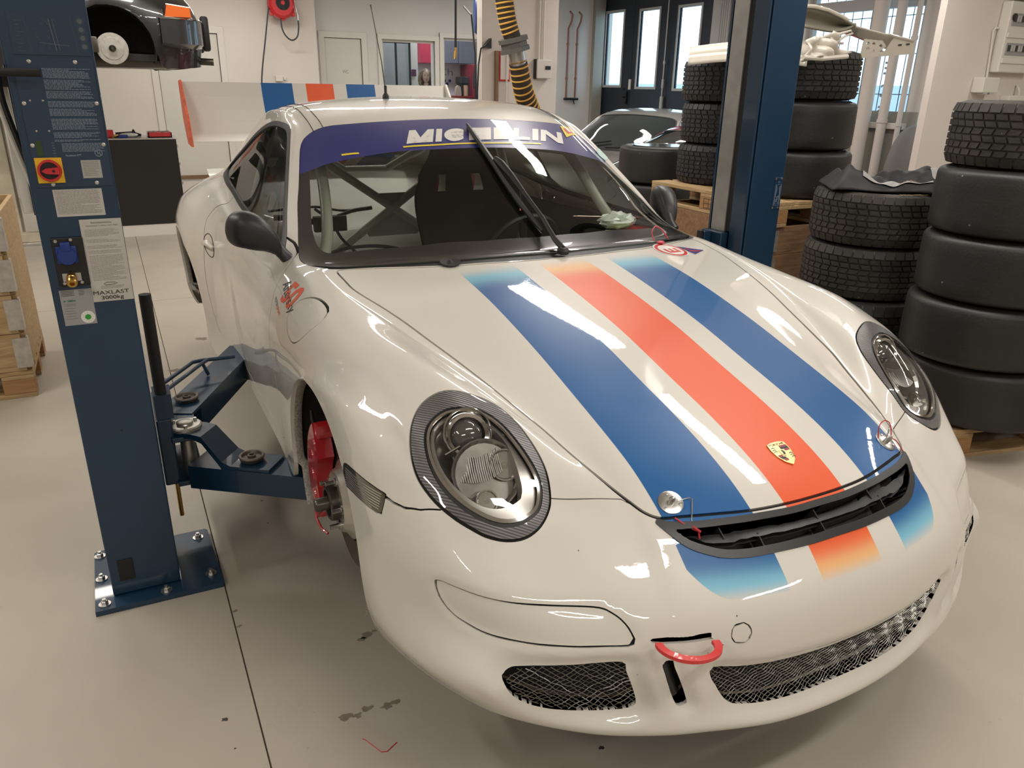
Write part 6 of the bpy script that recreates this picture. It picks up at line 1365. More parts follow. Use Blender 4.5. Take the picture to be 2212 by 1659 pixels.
pallet('light pine pallet on top of the crate, carrying six tyres', (CX1, CY0, .812), math.radians(90))
pallet('pallet at the foot of the hinged crate behind the right lift post', (CX1, CY0, 0), math.radians(90))
ct = thing('pallet_collar', 'stacked brown hinged collar boards forming a crate below the tyre pallet', 'crate', (2.55, 3.1, .144))
for k in range(4):
    z0 = .146 + k * .1665; z1 = z0 + .1645
    for a, b in (((CX0 + .0, CY0 + .02, z0), (CX0 + .022, CY1 - .02, z1)), ((CX1 - .022, CY0 + .02, z0), (CX1, CY1 - .02, z1)), ((CX0 + .022, CY0 + .02, z0), (CX1 - .022, CY0 + .042, z1)), ((CX0 + .022, CY1 - .042, z0), (CX1 - .022, CY1 - .02, z1))): MB().box(a, b, .002).build('board', M['pine_dk'], ct)
    hg = MB(); hg.box((CX0 - .004, CY0 + .006, z0 + .02), (CX0 + .0, CY0 + .075, z1 - .02)); hg.box((CX0 - .006, CY0 + .008, z0 + .02), (CX0 + .06, CY0 + .018, z1 - .02)); hg.cyl((CX0 - .006, CY0 + .008, z0 + .01), (CX0 - .006, CY0 + .008, z1 - .01), .008, n=10)
    for q in (.03, .06): hg.cyl((CX0 - .004, CY0 + q, z0 + .05), (CX0 - .007, CY0 + q, z0 + .05), .006, n=8); hg.cyl((CX0 - .004, CY0 + q, z1 - .05), (CX0 - .007, CY0 + q, z1 - .05), .006, n=8)
    hg.build('corner_hinge', M['zinc'], ct)
# stamp on the pallet block
sb = [o for o in COL.objects if o.name.startswith('pallet')]; px_ = CX0 - .0008
st = MB()
for a, b in (((2.94, .845), (3.03, .845)), ((2.94, .905), (3.03, .905)), ((2.94, .845), (2.94, .905)), ((3.03, .845), (3.03, .905)), ((2.985, .845), (2.985, .905)), ((2.94, .875), (3.03, .875)), ((3.0, .885), (3.02, .885))): st.tube([(px_, a[0] + .10, a[1]), (px_, b[0] + .10, b[1])], .0012, 4)
o = st.build('stamp', M['ink'], ct); o['kind'] = 'stuff'
# crate and pallet at the left edge
pl = pallet('pallet under the plywood crate at the left edge of the picture', (-2.98, 3.62, 0), 0)
lc = thing('plywood_crate', 'bare plywood crate with grey corner irons on a pallet at the left edge', 'crate', (-2.4, 4.0, .144))
for k in range(4):
    z0 = .146 + k * .2; z1 = z0 + .197
    for a, b in (((-1.802, 3.64, z0), (-1.78, 4.40, z1)), ((-2.96, 3.62, z0), (-1.802, 3.642, z1)), ((-2.96, 4.40, z0), (-1.80, 4.42, z1))): MB().box(a, b, .002).build('board', M['pine'], lc)
    MB().box((-1.84, 3.608, z0 + .02), (-1.77, 3.62, z1 - .02)).box((-1.7795, 3.61, z0 + .02), (-1.772, 3.67, z1 - .02)).build('corner_iron', M['zinc'], lc)
# ---- black bag draped on the middle stack
def cloth(name, fn, nx, ny, m, label, cat):
    V = [fn(i / nx, j / ny) for j in range(ny + 1) for i in range(nx + 1)]; F = [[j * (nx + 1) + i, j * (nx + 1) + i + 1, (j + 1) * (nx + 1) + i + 1, (j + 1) * (nx + 1) + i] for j in range(ny) for i in range(nx)]
    o = meshobj(name, V, F, m, None, smooth=True); s = o.modifiers.new('thick', 'SOLIDIFY'); s.thickness = .006; return tag(o, label, cat) if label else o
M['bag'] = mat('black_nylon', (.010, .010, .012), .65, bump=.3, bscale=25)
ex = Vector((math.cos(math.radians(-38)), math.sin(math.radians(-38)), 0)); ey = Vector((-ex.y, ex.x, 0)); bc = Vector((2.36, 1.93, 1.10))
rn = [random.Random(11).uniform(0, 6) for _ in range(8)]
def bagf(u, v):
    x = (u - .5) * .66; y = (v - .5) * .40
    z = .035 + .028 * math.sin(u * 9 + rn[0]) * math.sin(v * 6 + rn[1]) + .013 * math.sin(u * 17 + v * 11 + rn[2]) + .006 * math.sin(u * 37 - v * 21 + rn[3]) + .055 * math.exp(-((u - .78) / .13) ** 2) * (0.4 + v) + .05 * math.exp(-((u - .1) / .12) ** 2)
    e = min(u, 1 - u, v * .9, (1 - v)) ; z *= min(1, e / .14) ; q = bc + ex * x + ey * (y + .02 * math.sin(u * 14)) + Vector((0, 0, max(z, .0) + .002)); return tuple(q)
bg_ = cloth('nylon_bag', bagf, 60, 36, M['bag'], 'crumpled black bag with pale printed band lying on the rimmed tyre', 'bag')
def on_bag(u0, u1, v0, v1, nm, m, n=24, k=4):
    V = []; 
    for j in range(k + 1):
        for i in range(n + 1):
            p = Vector(bagf(u0 + (u1 - u0) * i / n, v0 + (v1 - v0) * j / k)); V.append(tuple(p + Vector((-.002, -.004, .006))))
    F = [[j * (n + 1) + i, j * (n + 1) + i + 1, (j + 1) * (n + 1) + i + 1, (j + 1) * (n + 1) + i] for j in range(k) for i in range(n)]
    return meshobj(nm, V, F, m, bg_, smooth=True)
M['bandg'] = mat('pale_grey_band', (.30, .29, .28), .6)
on_bag(.22, .72, .12, .24, 'printed_band', M['bandg']); on_bag(.74, .80, .10, .60, 'strap', M['bandg'], 8, 12)
V, F = text_mesh('MTECH', size=1, sub=3); V[:, 0] /= V[:, 0].max(); V[:, 1] /= .7
W = [Vector(bagf(.50 + .16 * v[0], .14 + .08 * v[1])) + Vector((-.003, -.006, .009)) for v in V]; meshobj('lettering', [tuple(w) for w in W], F, mat('faded_red_print', (.32, .12, .11), .6), bg_)
# ---- white body panels lying across the crate stacks
M['bodywhite'] = mat('panel_white', (.62, .58, .50), .35, coat=.6, noise=.05); M['bodyinner'] = mat('panel_inner', (.24, .22, .17), .55, noise=.1)
def shell(name, fn, nx, ny, m, th=.012, label=None, cat=None, par=None, m2=None):
    V = [fn(i / nx, j / ny) for j in range(ny + 1) for i in range(nx + 1)]; F = [[j * (nx + 1) + i, j * (nx + 1) + i + 1, (j + 1) * (nx + 1) + i + 1, (j + 1) * (nx + 1) + i] for j in range(ny) for i in range(nx)]
    o = meshobj(name, V, F, m, par, smooth=True); s = o.modifiers.new('thick', 'SOLIDIFY'); s.thickness = th
    if label: tag(o, label, cat)
    return o
def fp(px, py, y):
    d = _r * ((px - 1106) / 1656.323) - _u * ((py - 829.5) / 1656.323) + _w; t = (y - CAM_C[1]) / d.y; return Vector(CAM_C) + d * t
# hood-like panel: front edge low over the far stack, rising behind the post
hA, hB, hC, hD = fp(1490, 100, 3.1), fp(1748, 100, 2.55), Vector((3.05, 3.0, 1.86)), Vector((2.60, 3.85, 1.80))
def hoodf(u, v):
    p = hA * (1 - u) * (1 - v) + hB * u * (1 - v) + hC * u * v + hD * (1 - u) * v; p.z += .025 * math.sin(PI * u) + .01 * math.sin(PI * v) - (.05 * (1 - v / .06) if v < .06 else 0); return tuple(p)
hp_ = shell('body_panel', hoodf, 30, 20, M['bodywhite'], .015, 'white removed hood panel lying across the tyres behind the right post', 'car panel')
def foldf(u, v):
    p = Vector(hoodf(u, 0)); q = Vector((-.01, -.02, -.001)) ; return tuple(p + Vector((-.012 * v - .002, -.016 * v, -.055 * v)))
shell('folded_edge', foldf, 30, 3, M['bodywhite'], .004, par=hp_)
# crumpled bumper piece with brackets right of the post
cA = fp(1742, 88, 2.35); cB = fp(1796, 72, 2.35); cC = fp(1740, 130, 2.30); cD = fp(1830, 118, 2.35)
def crf(u, v):
    p = cA * (1 - u) * (1 - v) + cB * u * (1 - v) + cD * u * v + cC * (1 - u) * v; p += Vector((0, -1, .3)) * (.02 * math.sin(u * 8 + v * 5) + .016 * math.sin(u * 17 - v * 9)); return tuple(p)
cr_p = shell('bumper_section', crf, 20, 14, M['bodywhite'], .010, 'crumpled white bumper section on the treaded tyre right of the post', 'car panel')
MB().tube([fp(1793, 85, 2.33), fp(1812, 74, 2.33), fp(1838, 66, 2.33), fp(1842, 72, 2.33), fp(1826, 78, 2.33), fp(1800, 95, 2.33)], [.010, .008, .005, .005, .006, .009], 8).build('bracket', M['bodywhite'], cr_p, True)
MB().tube([fp(1735, 124, 2.3), fp(1775, 127, 2.3), fp(1830, 122, 2.3)], .012, 8).build('lower_flange', M['bodywhite'], cr_p, True)
# curved inner panel on top, olive inside face towards the camera
def domef(u, v):
    a = fp(1735 + 115 * u, 14 + 6 * u + 34 * u * u + (46 + 10 * u) * v * (1 - u ** 3), 2.45); return tuple(a + Vector((.02, .06, 0)) * math.sin(v * PI))
dm = shell('lid_panel', domef, 20, 8, M['bodyinner'], .012, 'dark olive inner side of a curved white lid on top of the panel pile', 'car panel')
MB().tube([fp(1735, 13, 2.44), fp(1760, 14, 2.44), fp(1790, 22, 2.44), fp(1820, 36, 2.44), fp(1832, 44, 2.44)], .010, 8).build('rim', M['bodywhite'], dm, True)
# fender with arch and perforated bracket pointing right
def fendf(u, v):
    x = 1820 + 155 * u; top = 44 + 42 * u ** .8 if u < .65 else 72 + 14 * (u - .65) / .35; bot = top + 12 + 26 * max(0, (u - .35)) if u < .75 else top + 22 + 10 * (1 - u); p = fp(x, top + (bot - top) * v, 2.55); return tuple(p + Vector((0, .10 * v, 0)))
fd = shell('fender_panel', fendf, 26, 6, M['bodywhite'], .008, 'white fender with drilled bracket jutting out right above the tyres', 'car panel')
def flatp(name, px_pts, y, m, par, th=.006):
    w_ = [fp(a, b, y) for a, b in px_pts]; return MB().add([tuple(p) for p in w_] + [tuple(p + Vector((0, th, 0))) for p in w_], [list(range(len(w_)))[::-1], list(range(len(w_), 2 * len(w_)))] + [[i, (i + 1) % len(w_), len(w_) + (i + 1) % len(w_), len(w_) + i] for i in range(len(w_))]).build(name, m, par)
flatp('end_plate', [(1932, 80), (1974, 88), (1973, 117), (1930, 120), (1905, 122)], 2.56, M['bodywhite'], fd)
flatp('lower_rail', [(1730, 124), (1860, 116), (1930, 108), (1973, 110), (1972, 117), (1900, 122), (1850, 127), (1790, 127), (1730, 127)], 2.54, M['bodywhite'], fd)
# drilled web as a ring-holed plate
web = [(1866, 84), (1905, 88), (1912, 100), (1895, 118), (1858, 118)]
bmw = bmesh.new(); hol = [(1874, 94), (1886, 94.5), (1873.5, 105.5), (1884, 110), (1901, 99)]
nx, ny = 44, 30; vs = {}
import itertools
WP = np.array(web, float)
def okc(a, b): return inpoly(np.array([[a, b]]), WP)[0] and all((a - h[0]) ** 2 + (b - h[1]) ** 2 * 1.1 > 3.4 ** 2 for h in hol)
for i, j in itertools.product(range(nx), range(ny)):
    a, b = 1858 + 54 * (i + .5) / nx, 84 + 34 * (j + .5) / ny
    if okc(a, b):
        f = []
        for di, dj in ((0, 0), (1, 0), (1, 1), (0, 1)):
            k = (i + di, j + dj)
            if k not in vs: vs[k] = bmw.verts.new(fp(1858 + 54 * k[0] / nx, 84 + 34 * k[1] / ny, 2.56))
            f.append(vs[k])
        bmw.faces.new(f)
me = bpy.data.meshes.new('drilled_web'); bmw.to_mesh(me); bmw.free(); ow = bpy.data.objects.new('drilled_web', me); COL.objects.link(ow); me.materials.append(M['bodywhite']); P(ow, fd); s = ow.modifiers.new('thick', 'SOLIDIFY'); s.thickness = .006
for a, b in ((1945, 97), (1962, 95.5), (1905, 111)): flatp('slot_hole', [(a - 3.5, b - 1.3), (a + 3.5, b - 1.8), (a + 3.5, b + 1.2), (a - 3.5, b + 1.6)], 2.5535, M['black'], fd, .002)
# ================================================================ other cars, made from the same coupe surface at coarser resolution
_NGo = 4; _G2 = body_grid(_NGo); _a2, _b2 = _G2.shape[:2]; V2 = _G2.reshape(-1, 3)
_i2 = np.arange(_a2 * _b2).reshape(_a2, _b2); _q2 = np.stack([_i2[:-1, :-1], _i2[:-1, 1:], _i2[1:, 1:], _i2[1:, :-1]], -1).reshape(-1, 4); F2 = np.concatenate([_q2[:, [0, 1, 2]], _q2[:, [0, 2, 3]]]); N2 = vnorm(V2, F2)
if N2[np.argmax(V2[:, 2])][2] < 0: F2 = F2[:, ::-1]; N2 = -N2
def coupe(label, m, heading, origin, scale, cat='car', keep=None, wheels=True, tailk=1.0):
    "heading: direction the nose points, radians from +x; origin: world place of the nose ground point"
    root = thing('parked_coupe', label, cat, origin); a = heading + PI / 2; ca, sa = math.cos(a), math.sin(a)
    def T(p, n=None):
        q = np.array(p, float); q[:, 1] = np.where(q[:, 1] > 3.8, 3.8 + (q[:, 1] - 3.8) * tailk, q[:, 1]); q = q * [scale, scale, scale]; q[:, 2] -= .18 * scale
        r = np.stack([q[:, 0] * ca - q[:, 1] * sa + origin[0], q[:, 0] * sa + q[:, 1] * ca + origin[1], q[:, 2] + origin[2]], 1); return r
    def TN(n): return np.stack([n[:, 0] * ca - n[:, 1] * sa, n[:, 0] * sa + n[:, 1] * ca, n[:, 2]], 1)
    s = S(V2, N2, F2); _, s = clip(s, fARC)
    if keep is not None: s, _ = clip(s, keep)
    ws_, s = clip(s, poly(WS, XY, 2, mask=lambda V: V[:, 2] > .95)); wn_, s = clip(s, poly(WIN, YZ, 2, mask=lambda V: np.abs(V[:, 0]) > .5)); rw_, s = clip(s, rearf)
    def out(nm, q, mm, off=0.0, h=0.0):
        if q is None: return
        if off: q = q.moved(off)
        if h: q = rim(q, h)
        return meshobj(nm, T(q.V), q.F, mm, root, N=TN(q.N / (np.linalg.norm(q.N, axis=1, keepdims=True) + 1e-9)))
    out('body_shell', s, m, h=.01)
    if ws_ is not None:
        fr_, gl_ = clip(ws_, lambda V: -(poly(WS, XY, 2)(V) + .018)); out('windshield_seal', fr_, M['rub'], .004); out('windshield', gl_, M['dkglass'])
    if wn_ is not None:
        fr_, gl_ = clip(wn_, lambda V: -(winf(V) + .016)); out('window_trim', fr_, M['chrome'], .004); 
        for sg in (-1, 1): out('side_window', clip(gl_, lambda V: V[:, 0] * sg * -1)[0], M['dkglass'])
    out('rear_window', rw_, M['dkglass'])
    def B(nm, mb, mm, smooth=True): mb.v = [tuple(p) for p in T(mb.v)]; return mb.build(nm, mm, root, smooth)
    B('underbody', MB().box((-.80, .3 if keep is None else 1.6, .40), (.80, 4.2, .46)), M['blackmatt'])
    if wheels:
        for y, x in ((1.015, .76), (3.42, .84)):
            for sg in (-1, 1): B('wheel', MB().lathe([(0, .10), (.05, .11), (.19, .09), (.215, .115), (.22, .10), (.315, .11), (.335, .07), (.335, -.07), (.315, -.11), (0, -.11)], (sg * x, y, .50), (sg, 0, 0), 32), M['slick'])
    return root, T, B
M['dkglass'] = mat('tinted_car_glass', (.020, .030, .034), .04, coat=1.0, spec=.8)
def carpaint(nm, c, metal=0.0): return mat(nm, c, .3, metal=metal, coat=1.0, croat=.02)
sil, T, B = coupe('old silver coupe parked by the dark doors, seen behind the short tyre stack', carpaint('silver_paint', (.34, .33, .32), .5), math.radians(202), (2.85, 6.95, 0), 1.0, keep=lambda V: V[:, 1] - 3.9)
w_ = MB()
for x0_ in (-.42, .12): w_.tube([surf(x0_, 1.36)[0] + Vector((0, 0, .02)), surf(x0_ + .25, 1.43)[0] + Vector((0, .0, .03)), surf(x0_ + .52, 1.50)[0] + Vector((0, 0, .03))], .009, 6)
B('wiper', w_, M['black']); 
w_ = MB().box((.10, 1.9, .9), (.40, 1.96, 1.20), .03); B('seat', w_, mat('blue_seat', (.02, .10, .22), .7))
rd, T, B = coupe('red coupe with chrome window trim behind the middle tyre stack', carpaint('red_paint', (.42, .008, .015)), PI, (2.10, 5.72, 0), .93)
bk, T, B = coupe('black classic coupe raised high on another lift, wheels off', carpaint('black_paint', (.010, .010, .011)), PI, (-4.30, 8.32, 1.52), .94, keep=lambda V: 1.9 - V[:, 1], wheels=False, tailk=.66)
def arcliner(sg):
    v = []; ts = np.linspace(-.3, PI + .3, 24)
    for x in (sg * .97, sg * .35):
        for t in ts: v.append((x, 3.42 + .385 * math.cos(t), .50 + .385 * math.sin(t)))
    mb = MB().add(v + [(sg * .35, 3.42, .5)], [[i, i + 1, 24 + i + 1, 24 + i] for i in range(23)] + [[24 + i, 24 + i + 1, 48] for i in range(23)]); B('wheel_well', mb, M['archlip'])
arcliner(1); arcliner(-1)
for sg in (1, -1):
    B('brake_disc', MB().lathe([(.05, .0), (.140, .0), (.141, .010), (.140, .020), (.10, .021), (.098, .030), (.03, .032), (.03, .04), (0, .04)], (sg * .86, 3.42, .50), (sg, 0, 0), 40), M['zinc'])
    B('hub', MB().lathe([(0, 0), (.032, 0), (.030, .03), (.012, .05), (0, .05)], (sg * .895, 3.42, .50), (sg, 0, 0), 20), M['darkst'])
    B('brake_caliper', MB().box((sg * .80 if sg > 0 else -.92, 3.22, .46), (sg * .92 if sg > 0 else -.80, 3.30, .60), .01), M['darkst'])
    B('tail_light', MB().prism([(3.98, .80), (4.34, .80), (4.33, .885), (4.02, .905)], (sg * .80, 0, 0), (0, 1, 0), (0, 0, 1), (sg, 0, 0), .135), mat('tail_orange', (.70, .13, .01), .2, coat=1) if sg > 0 else bpy.data.materials['tail_orange'])
    B('light_trim', MB().tube([(sg * .94, 3.97, .795), (sg * .90, 4.36, .795), (sg * .89, 4.345, .89), (sg * .935, 4.01, .91)], .006, 6, closed=True), M['chrome'])
bp_ = MB()
pts = [(-.97, 3.90), (-.93, 4.22), (-.78, 4.44), (-.5, 4.55), (0, 4.60), (.5, 4.55), (.78, 4.44), (.93, 4.22), (.97, 3.90)]
for a, b in zip(crv(pts, 5)[:-1], crv(pts, 5)[1:]): bp_.add([(a[0], a[1], .56), (b[0], b[1], .56), (b[0], b[1], .78), (a[0], a[1], .78), (a[0] * .93, a[1] - .07, .52), (b[0] * .93, b[1] - .07, .52), (b[0] * .95, b[1] - .05, .79), (a[0] * .95, a[1] - .05, .79)], [[0, 1, 2, 3], [3, 2, 6, 7], [0, 4, 5, 1]])
B('bumper', bp_, carpaint('bumper_black', (.014, .014, .016)), True)
B('bumper_trim', MB().tube([(x * 1.004, y * 1.002, .785) for x, y in crv(pts, 5)], .008, 6), M['chrome'])
B('bumper_guard', MB().box((.25, 4.56, .52), (.36, 4.68, .86), .03), M['rub']); B('bumper_guard', MB().box((-.36, 4.56, .52), (-.25, 4.68, .86), .03), M['rub'])
B('exhaust', MB().tube([(.2, 3.9, .44), (.45, 4.3, .42), (.52, 4.66, .41)], .035, 12).box((-.5, 3.9, .36), (.55, 4.25, .50), .05), M['darkst'])
B('engine_underside', MB().box((-.6, 3.1, .34), (.6, 4.2, .48), .04), M['darkst'])
# posts and arm of the lift that carries it
pl2 = thing('pale_lift_post', 'cream painted lift post with rusty foot at the far left', 'lift', (-2.28, 8.4, 0))
MB().box((-2.44, 8.25, .02), (-2.14, 8.55, 3.6), .008).build('column', mat('cream_rusty', (.48, .43, .32), .6, noise=.18, nscale=7), pl2); MB().box((-2.10, 8.27, .30), (-2.02, 8.45, 2.0), .005).build('slide', M['white_pl'], pl2)
MB().box((-2.55, 8.12, 0), (-1.55, 8.68, .03), .004).build('base_plate', M['zinc'], pl2); MB().box((-2.2, 8.16, .03), (-1.55, 8.28, .12), .006).build('base_beam', bpy.data.materials['cream_rusty'], pl2)
for x in (-2.50, -2.08): hexbolt((x, 8.18, .03), pl2, .018, washer=.03)
MB().box((-3.7, 8.0, 1.45), (-2.2, 8.8, 1.55), .01).box((-2.2, 7.95, 1.48), (-1.75, 8.10, 1.58), .01).box((-2.2, 8.6, 1.48), (-1.5, 8.75, 1.58), .01).build('lift_arm', M['blackmatt'], pl2)
MB().box((-2.00, 8.12, .30), (-1.93, 8.2, 2.2)).build('chain_guard', M['blackmatt'], pl2)
MB().box((-2.30, 8.0, 1.62), (-2.15, 8.24, 1.85), .01).build('orange_block', mat('orange_pad', (.60, .09, .02), .5), pl2)
# floor clutter under it
tag(MB().tube([Vector(q) for q in crv([(-2.0, 9.6, .02), (-1.85, 9.75, .03), (-1.6, 9.7, .02), (-1.45, 9.85, .02)], 5)], .018, 6).build('floor_cable', M['black'], None, True), 'black cable lying on the floor left of the black workbench', 'cable')
tag(MB().box((-2.0, 10.2, 0), (-1.45, 10.5, .07), .01).build('wedge_ramp', mat('dark_blue_wedge', (.03, .05, .08), .6), None), 'dark low wedge on the floor behind the cream post', 'ramp')
# ---- black workbench cabinet with things on top
wb_ = thing('workbench', 'black steel workbench cabinet on a white plinth by the back wall', 'workbench', (-1.1, 8.55, 0))
MB().box((-1.62, 8.30, .12), (-.60, 8.90, .985), .006).build('cabinet', mat('bench_black', (.010, .010, .009), .32, noise=.2, nscale=3), wb_); MB().box((-1.60, 8.31, .0), (-.62, 8.88, .118)).build('plinth', M['white_pl'], wb_); MB().box((-1.63, 8.29, .987), (-.59, 8.91, 1.003), .004).build('bench_top', M['steel'], wb_)
for z in (.30, .52, .72, .90): MB().box((-.598, 8.33, z), (-.585, 8.36, z + .03)).build('hinge', M['steel'], wb_)
def item(nm, mb, m, label, cat, smooth=False): o = mb.build(nm, M[m] if isinstance(m, str) else m, None, smooth); tag(o, label, cat); return o
Z = 1.0035
item('red_box', MB().box((-1.27, 8.40, Z), (-1.18, 8.52, Z + .075), .01), 'red', 'small red box at the left end of the workbench top', 'box')
tr = thing('parts_tray', 'red open tray full of small parts at the right end of the workbench', 'tray', (-.72, 8.5, Z)); t_ = MB(); t_.box((-.86, 8.36, Z), (-.63, 8.62, Z + .008)); 
for a, b in (((-.86, 8.36, Z), (-.63, 8.37, Z + .05)), ((-.86, 8.61, Z), (-.63, 8.62, Z + .05)), ((-.86, 8.36, Z), (-.85, 8.62, Z + .05)), ((-.64, 8.36, Z), (-.63, 8.62, Z + .05))): t_.box(a, b)
t_.build('tray', M['red'], tr); r_k = random.Random(5); pt = MB()
for k in range(22): 
    x, y = r_k.uniform(-.84, -.65), r_k.uniform(8.38, 8.6); s_ = r_k.uniform(.008, .02); pt.box((x - s_, y - s_, Z + .02), (x + s_, y + s_, Z + .02 + s_ * 2), .003)
o = pt.build('loose_parts', M['satin'], tr); o['kind'] = 'stuff'
item('white_cloth', MB().sphere((-1.04, 8.46, Z + .022), .1, (.9, .6, .22)), 'white_pl', 'pale folded cloth heap in the middle of the workbench top', 'cloth', True)
item('dark_funnel', MB().lathe([(.05, 0), (.02, .04), (.006, .07), (0, .07)], (-.985, 8.62, Z), (0, 0, 1), 20), 'blackmatt', 'small dark cone standing behind the pale cloth on the workbench', 'funnel', True)
item('blue_tool', MB().box((-1.14, 8.37, Z), (-1.05, 8.43, Z + .028), .008), 'capblue', 'blue handled tool on the workbench top near its front edge', 'tool')
item('brass_fitting', MB().cyl((-1.19, 8.35, Z + .016), (-1.14, 8.42, Z + .016), .016), 'brass', 'brass fitting on the workbench beside the red box', 'fitting', True)
item('black_clamp', MB().tube([(-1.16, 8.55, Z + .03), (-1.0, 8.54, Z + .04), (-.92, 8.55, Z + .012)], .014, 8), 'blackmatt', 'long black tool lying across the rear of the workbench', 'tool', True)
item('white_saucer', MB().lathe([(0, .002), (.07, .004), (.08, .014), (.078, .014), (.068, .008), (0, .006)], (-1.22, 8.62, Z), (0, 0, 1), 24), 'white_pl', 'shallow white dish at the back left of the workbench', 'dish', True)
# ---- hose reel on the back wall
hr = thing('hose_reel', 'round red hose reel with black hub high on the back wall', 'hose reel', (1.32, 11.8, 2.6))
MB().lathe([(.0, -.09), (.15, -.09), (.185, -.06), (.20, 0), (.185, .06), (.15, .09), (0, .09)], (1.31, 11.76, 2.62), (0, -1, 0), 40).build('drum', M['red'], hr, True)
MB().lathe([(0, .0), (.11, .0), (.10, .02), (0, .02)], (1.32, 11.69, 2.64), (0, -1, 0), 32).build('hub', M['black'], hr, True); MB().lathe([(.03, 0), (.028, .006), (0, .006)], (1.32, 11.669, 2.64), (0, -1, 0), 20).build('badge', M['red'], hr, True)
for x, z in ((1.17, 2.50), (1.47, 2.50), (1.20, 2.78), (1.45, 2.78), (1.32, 2.44)): MB().box((x - .03, 11.72, z - .03), (x + .03, 11.84, z + .03), .01).build('lug', M['red'], hr)
MB().box((1.22, 11.84, 2.50), (1.42, 11.949, 2.75)).build('bracket', M['darkst'], hr)
MB().tube([Vector(q) for q in crv([(1.15, 11.74, 2.70), (1.11, 11.74, 2.5), (1.03, 11.74, 2.1), (.95, 11.74, 1.7), (.92, 11.74, 1.4), (.92, 11.76, .9)], 6)], .011, 8).tube([Vector(q) for q in crv([(1.28, 11.72, 2.43), (1.29, 11.72, 2.30), (1.34, 11.72, 2.20), (1.42, 11.72, 2.15), (1.50, 11.72, 2.20), (1.53, 11.72, 2.32), (1.53, 11.72, 2.44)], 6)], .011, 8).build('hose', mat('hose_greygreen', (.035, .045, .045), .5), hr, True)
MB().cyl((1.53, 11.72, 2.42), (1.53, 11.72, 2.50), .016).cyl((1.53, 11.72, 2.50), (1.50, 11.74, 2.66), .010).cyl((1.50, 11.74, 2.66), (1.50, 11.945, 2.66), .010).build('coupling', M['steel'], hr, True)
wb2 = thing('wall_socket', 'small white socket box on the back wall below the red hose reel', 'socket', (1.22, 11.93, 1.62)); MB().box((1.17, 11.90, 1.58), (1.28, 11.95, 1.66), .006).build('box', M['white_pl'], wb2); MB().box((1.29, 11.92, 1.60), (1.33, 11.95, 1.65), .004).build('junction', M['white_pl'], wb2)
# ---- hanging air line, blue cable reel and cable
al = thing('air_line', 'black air line with brass coupling hanging left of the column', 'air line', (2.47, 8.0, 2.0))
MB().tube([(2.30, 7.6, 3.98), (2.305, 7.6, 2.4), (2.30, 7.6, 1.95)], .012, 10).build('hose', M['black'], al, True); MB().cyl((2.30, 7.6, 1.95), (2.298, 7.6, 1.91), .014).cyl((2.298, 7.6, 1.91), (2.29, 7.6, 1.85), .018).cyl((2.29, 7.6, 1.85), (2.285, 7.6, 1.83), .010).build('coupling', M['brass'], al, True)
cr2 = thing('cable_reel', 'blue cable reel partly hidden at the left side of the column', 'cable reel', (2.74, 8.1, 2.3))
MB().lathe([(0, -.06), (.20, -.06), (.22, -.03), (.22, .03), (.20, .06), (0, .06)], (2.95, 8.40, 2.36), (1, -.35, 0), 32).build('drum', mat('reel_blue', (.02, .05, .20), .4), cr2, True)
MB().tube([(2.68, 8.25, 2.42), (2.60, 7.85, 2.30), (2.58, 7.70, 1.9), (2.585, 7.70, 1.4), (2.59, 7.7, .3)], .011, 8).build('cable', M['black'], cr2, True)
bx = thing('black_conduit', 'black cable dropping from a dark wedge box on the column corner', 'cable', (2.78, 7.95, 1.9)); MB().tube([(2.85, 7.97, 2.0), (2.77, 7.96, 1.97), (2.735, 7.95, 1.8), (2.72, 7.95, 1.5), (2.72, 7.95, .4)], .010, 8).build('cable', M['black'], bx, True); MB().prism([(0, 0), (.09, .09), (.09, -.02)], (2.80, 7.93, 1.99), (1, 0, 0), (0, 0, 1), (0, 1, 0), .07).build('box', M['black'], bx)
# ---- exhaust extraction hose
def hose(name, label, path, r0, r1, m1, m2, pitch=.045):
    t = thing(name, label, 'hose', path[0]); C_ = crv(path, 14); n = len(C_); rs = np.linspace(r0, r1, n)
    MB().tube([Vector(p) for p in C_], list(rs * .93), 24).build('hose_skin', m1, t, True)
    # spiral rib
    L_ = np.r_[0, np.cumsum(np.linalg.norm(np.diff(C_, axis=0), axis=1))]; turns = int(L_[-1] / pitch); K = 22
    for k in range(turns):
        s_ = (k + .5) * pitch; p = Vector([np.interp(s_, L_, C_[:, i]) for i in range(3)]); q = Vector([np.interp(s_ + .01, L_, C_[:, i]) for i in range(3)]); r = np.interp(s_, L_, rs)
        MB().torus(p, (q - p) + Vector((.0, .0, 0)), r * .955, .0075, K, 6).build('rib', m2, t, True)
    return t
M['hoseblk'] = mat('hose_fabric', (.035, .028, .018), .8, noise=.3, nscale=20); M['hoseyel'] = mat('hose_rib_yellow', (.60, .33, .06), .5)
eh = hose('exhaust_hose', 'yellow ribbed exhaust extraction hose hanging in front of the column', [(1.86, 5.6, 3.3), (1.865, 5.6, 2.8), (1.88, 5.6, 2.4), (1.93, 5.6, 2.1), (1.985, 5.6, 1.95)], .085, .078, M['hoseblk'], M['hoseyel'], .038)
cl = MB(); ax_ = Vector((.25, 0, -1)).normalized()
for k, (rr_, h) in enumerate(((.135, .035), (.120, .05), (.135, .035))): c_ = Vector((1.99, 5.6, 1.935)) + ax_ * .04 * k; cl.lathe([(0, -h / 2), (rr_, -h / 2), (rr_, h / 2), (0, h / 2)], c_, ax_, 8)
cl.build('clamp_collar', mat('collar_grey', (.10, .10, .09), .6), eh)
MB().cyl(Vector((2.02, 5.6, 1.86)), Vector((2.05, 5.6, 1.72)), .075, .070, 28).build('metal_tube', M['satin'], eh, True)
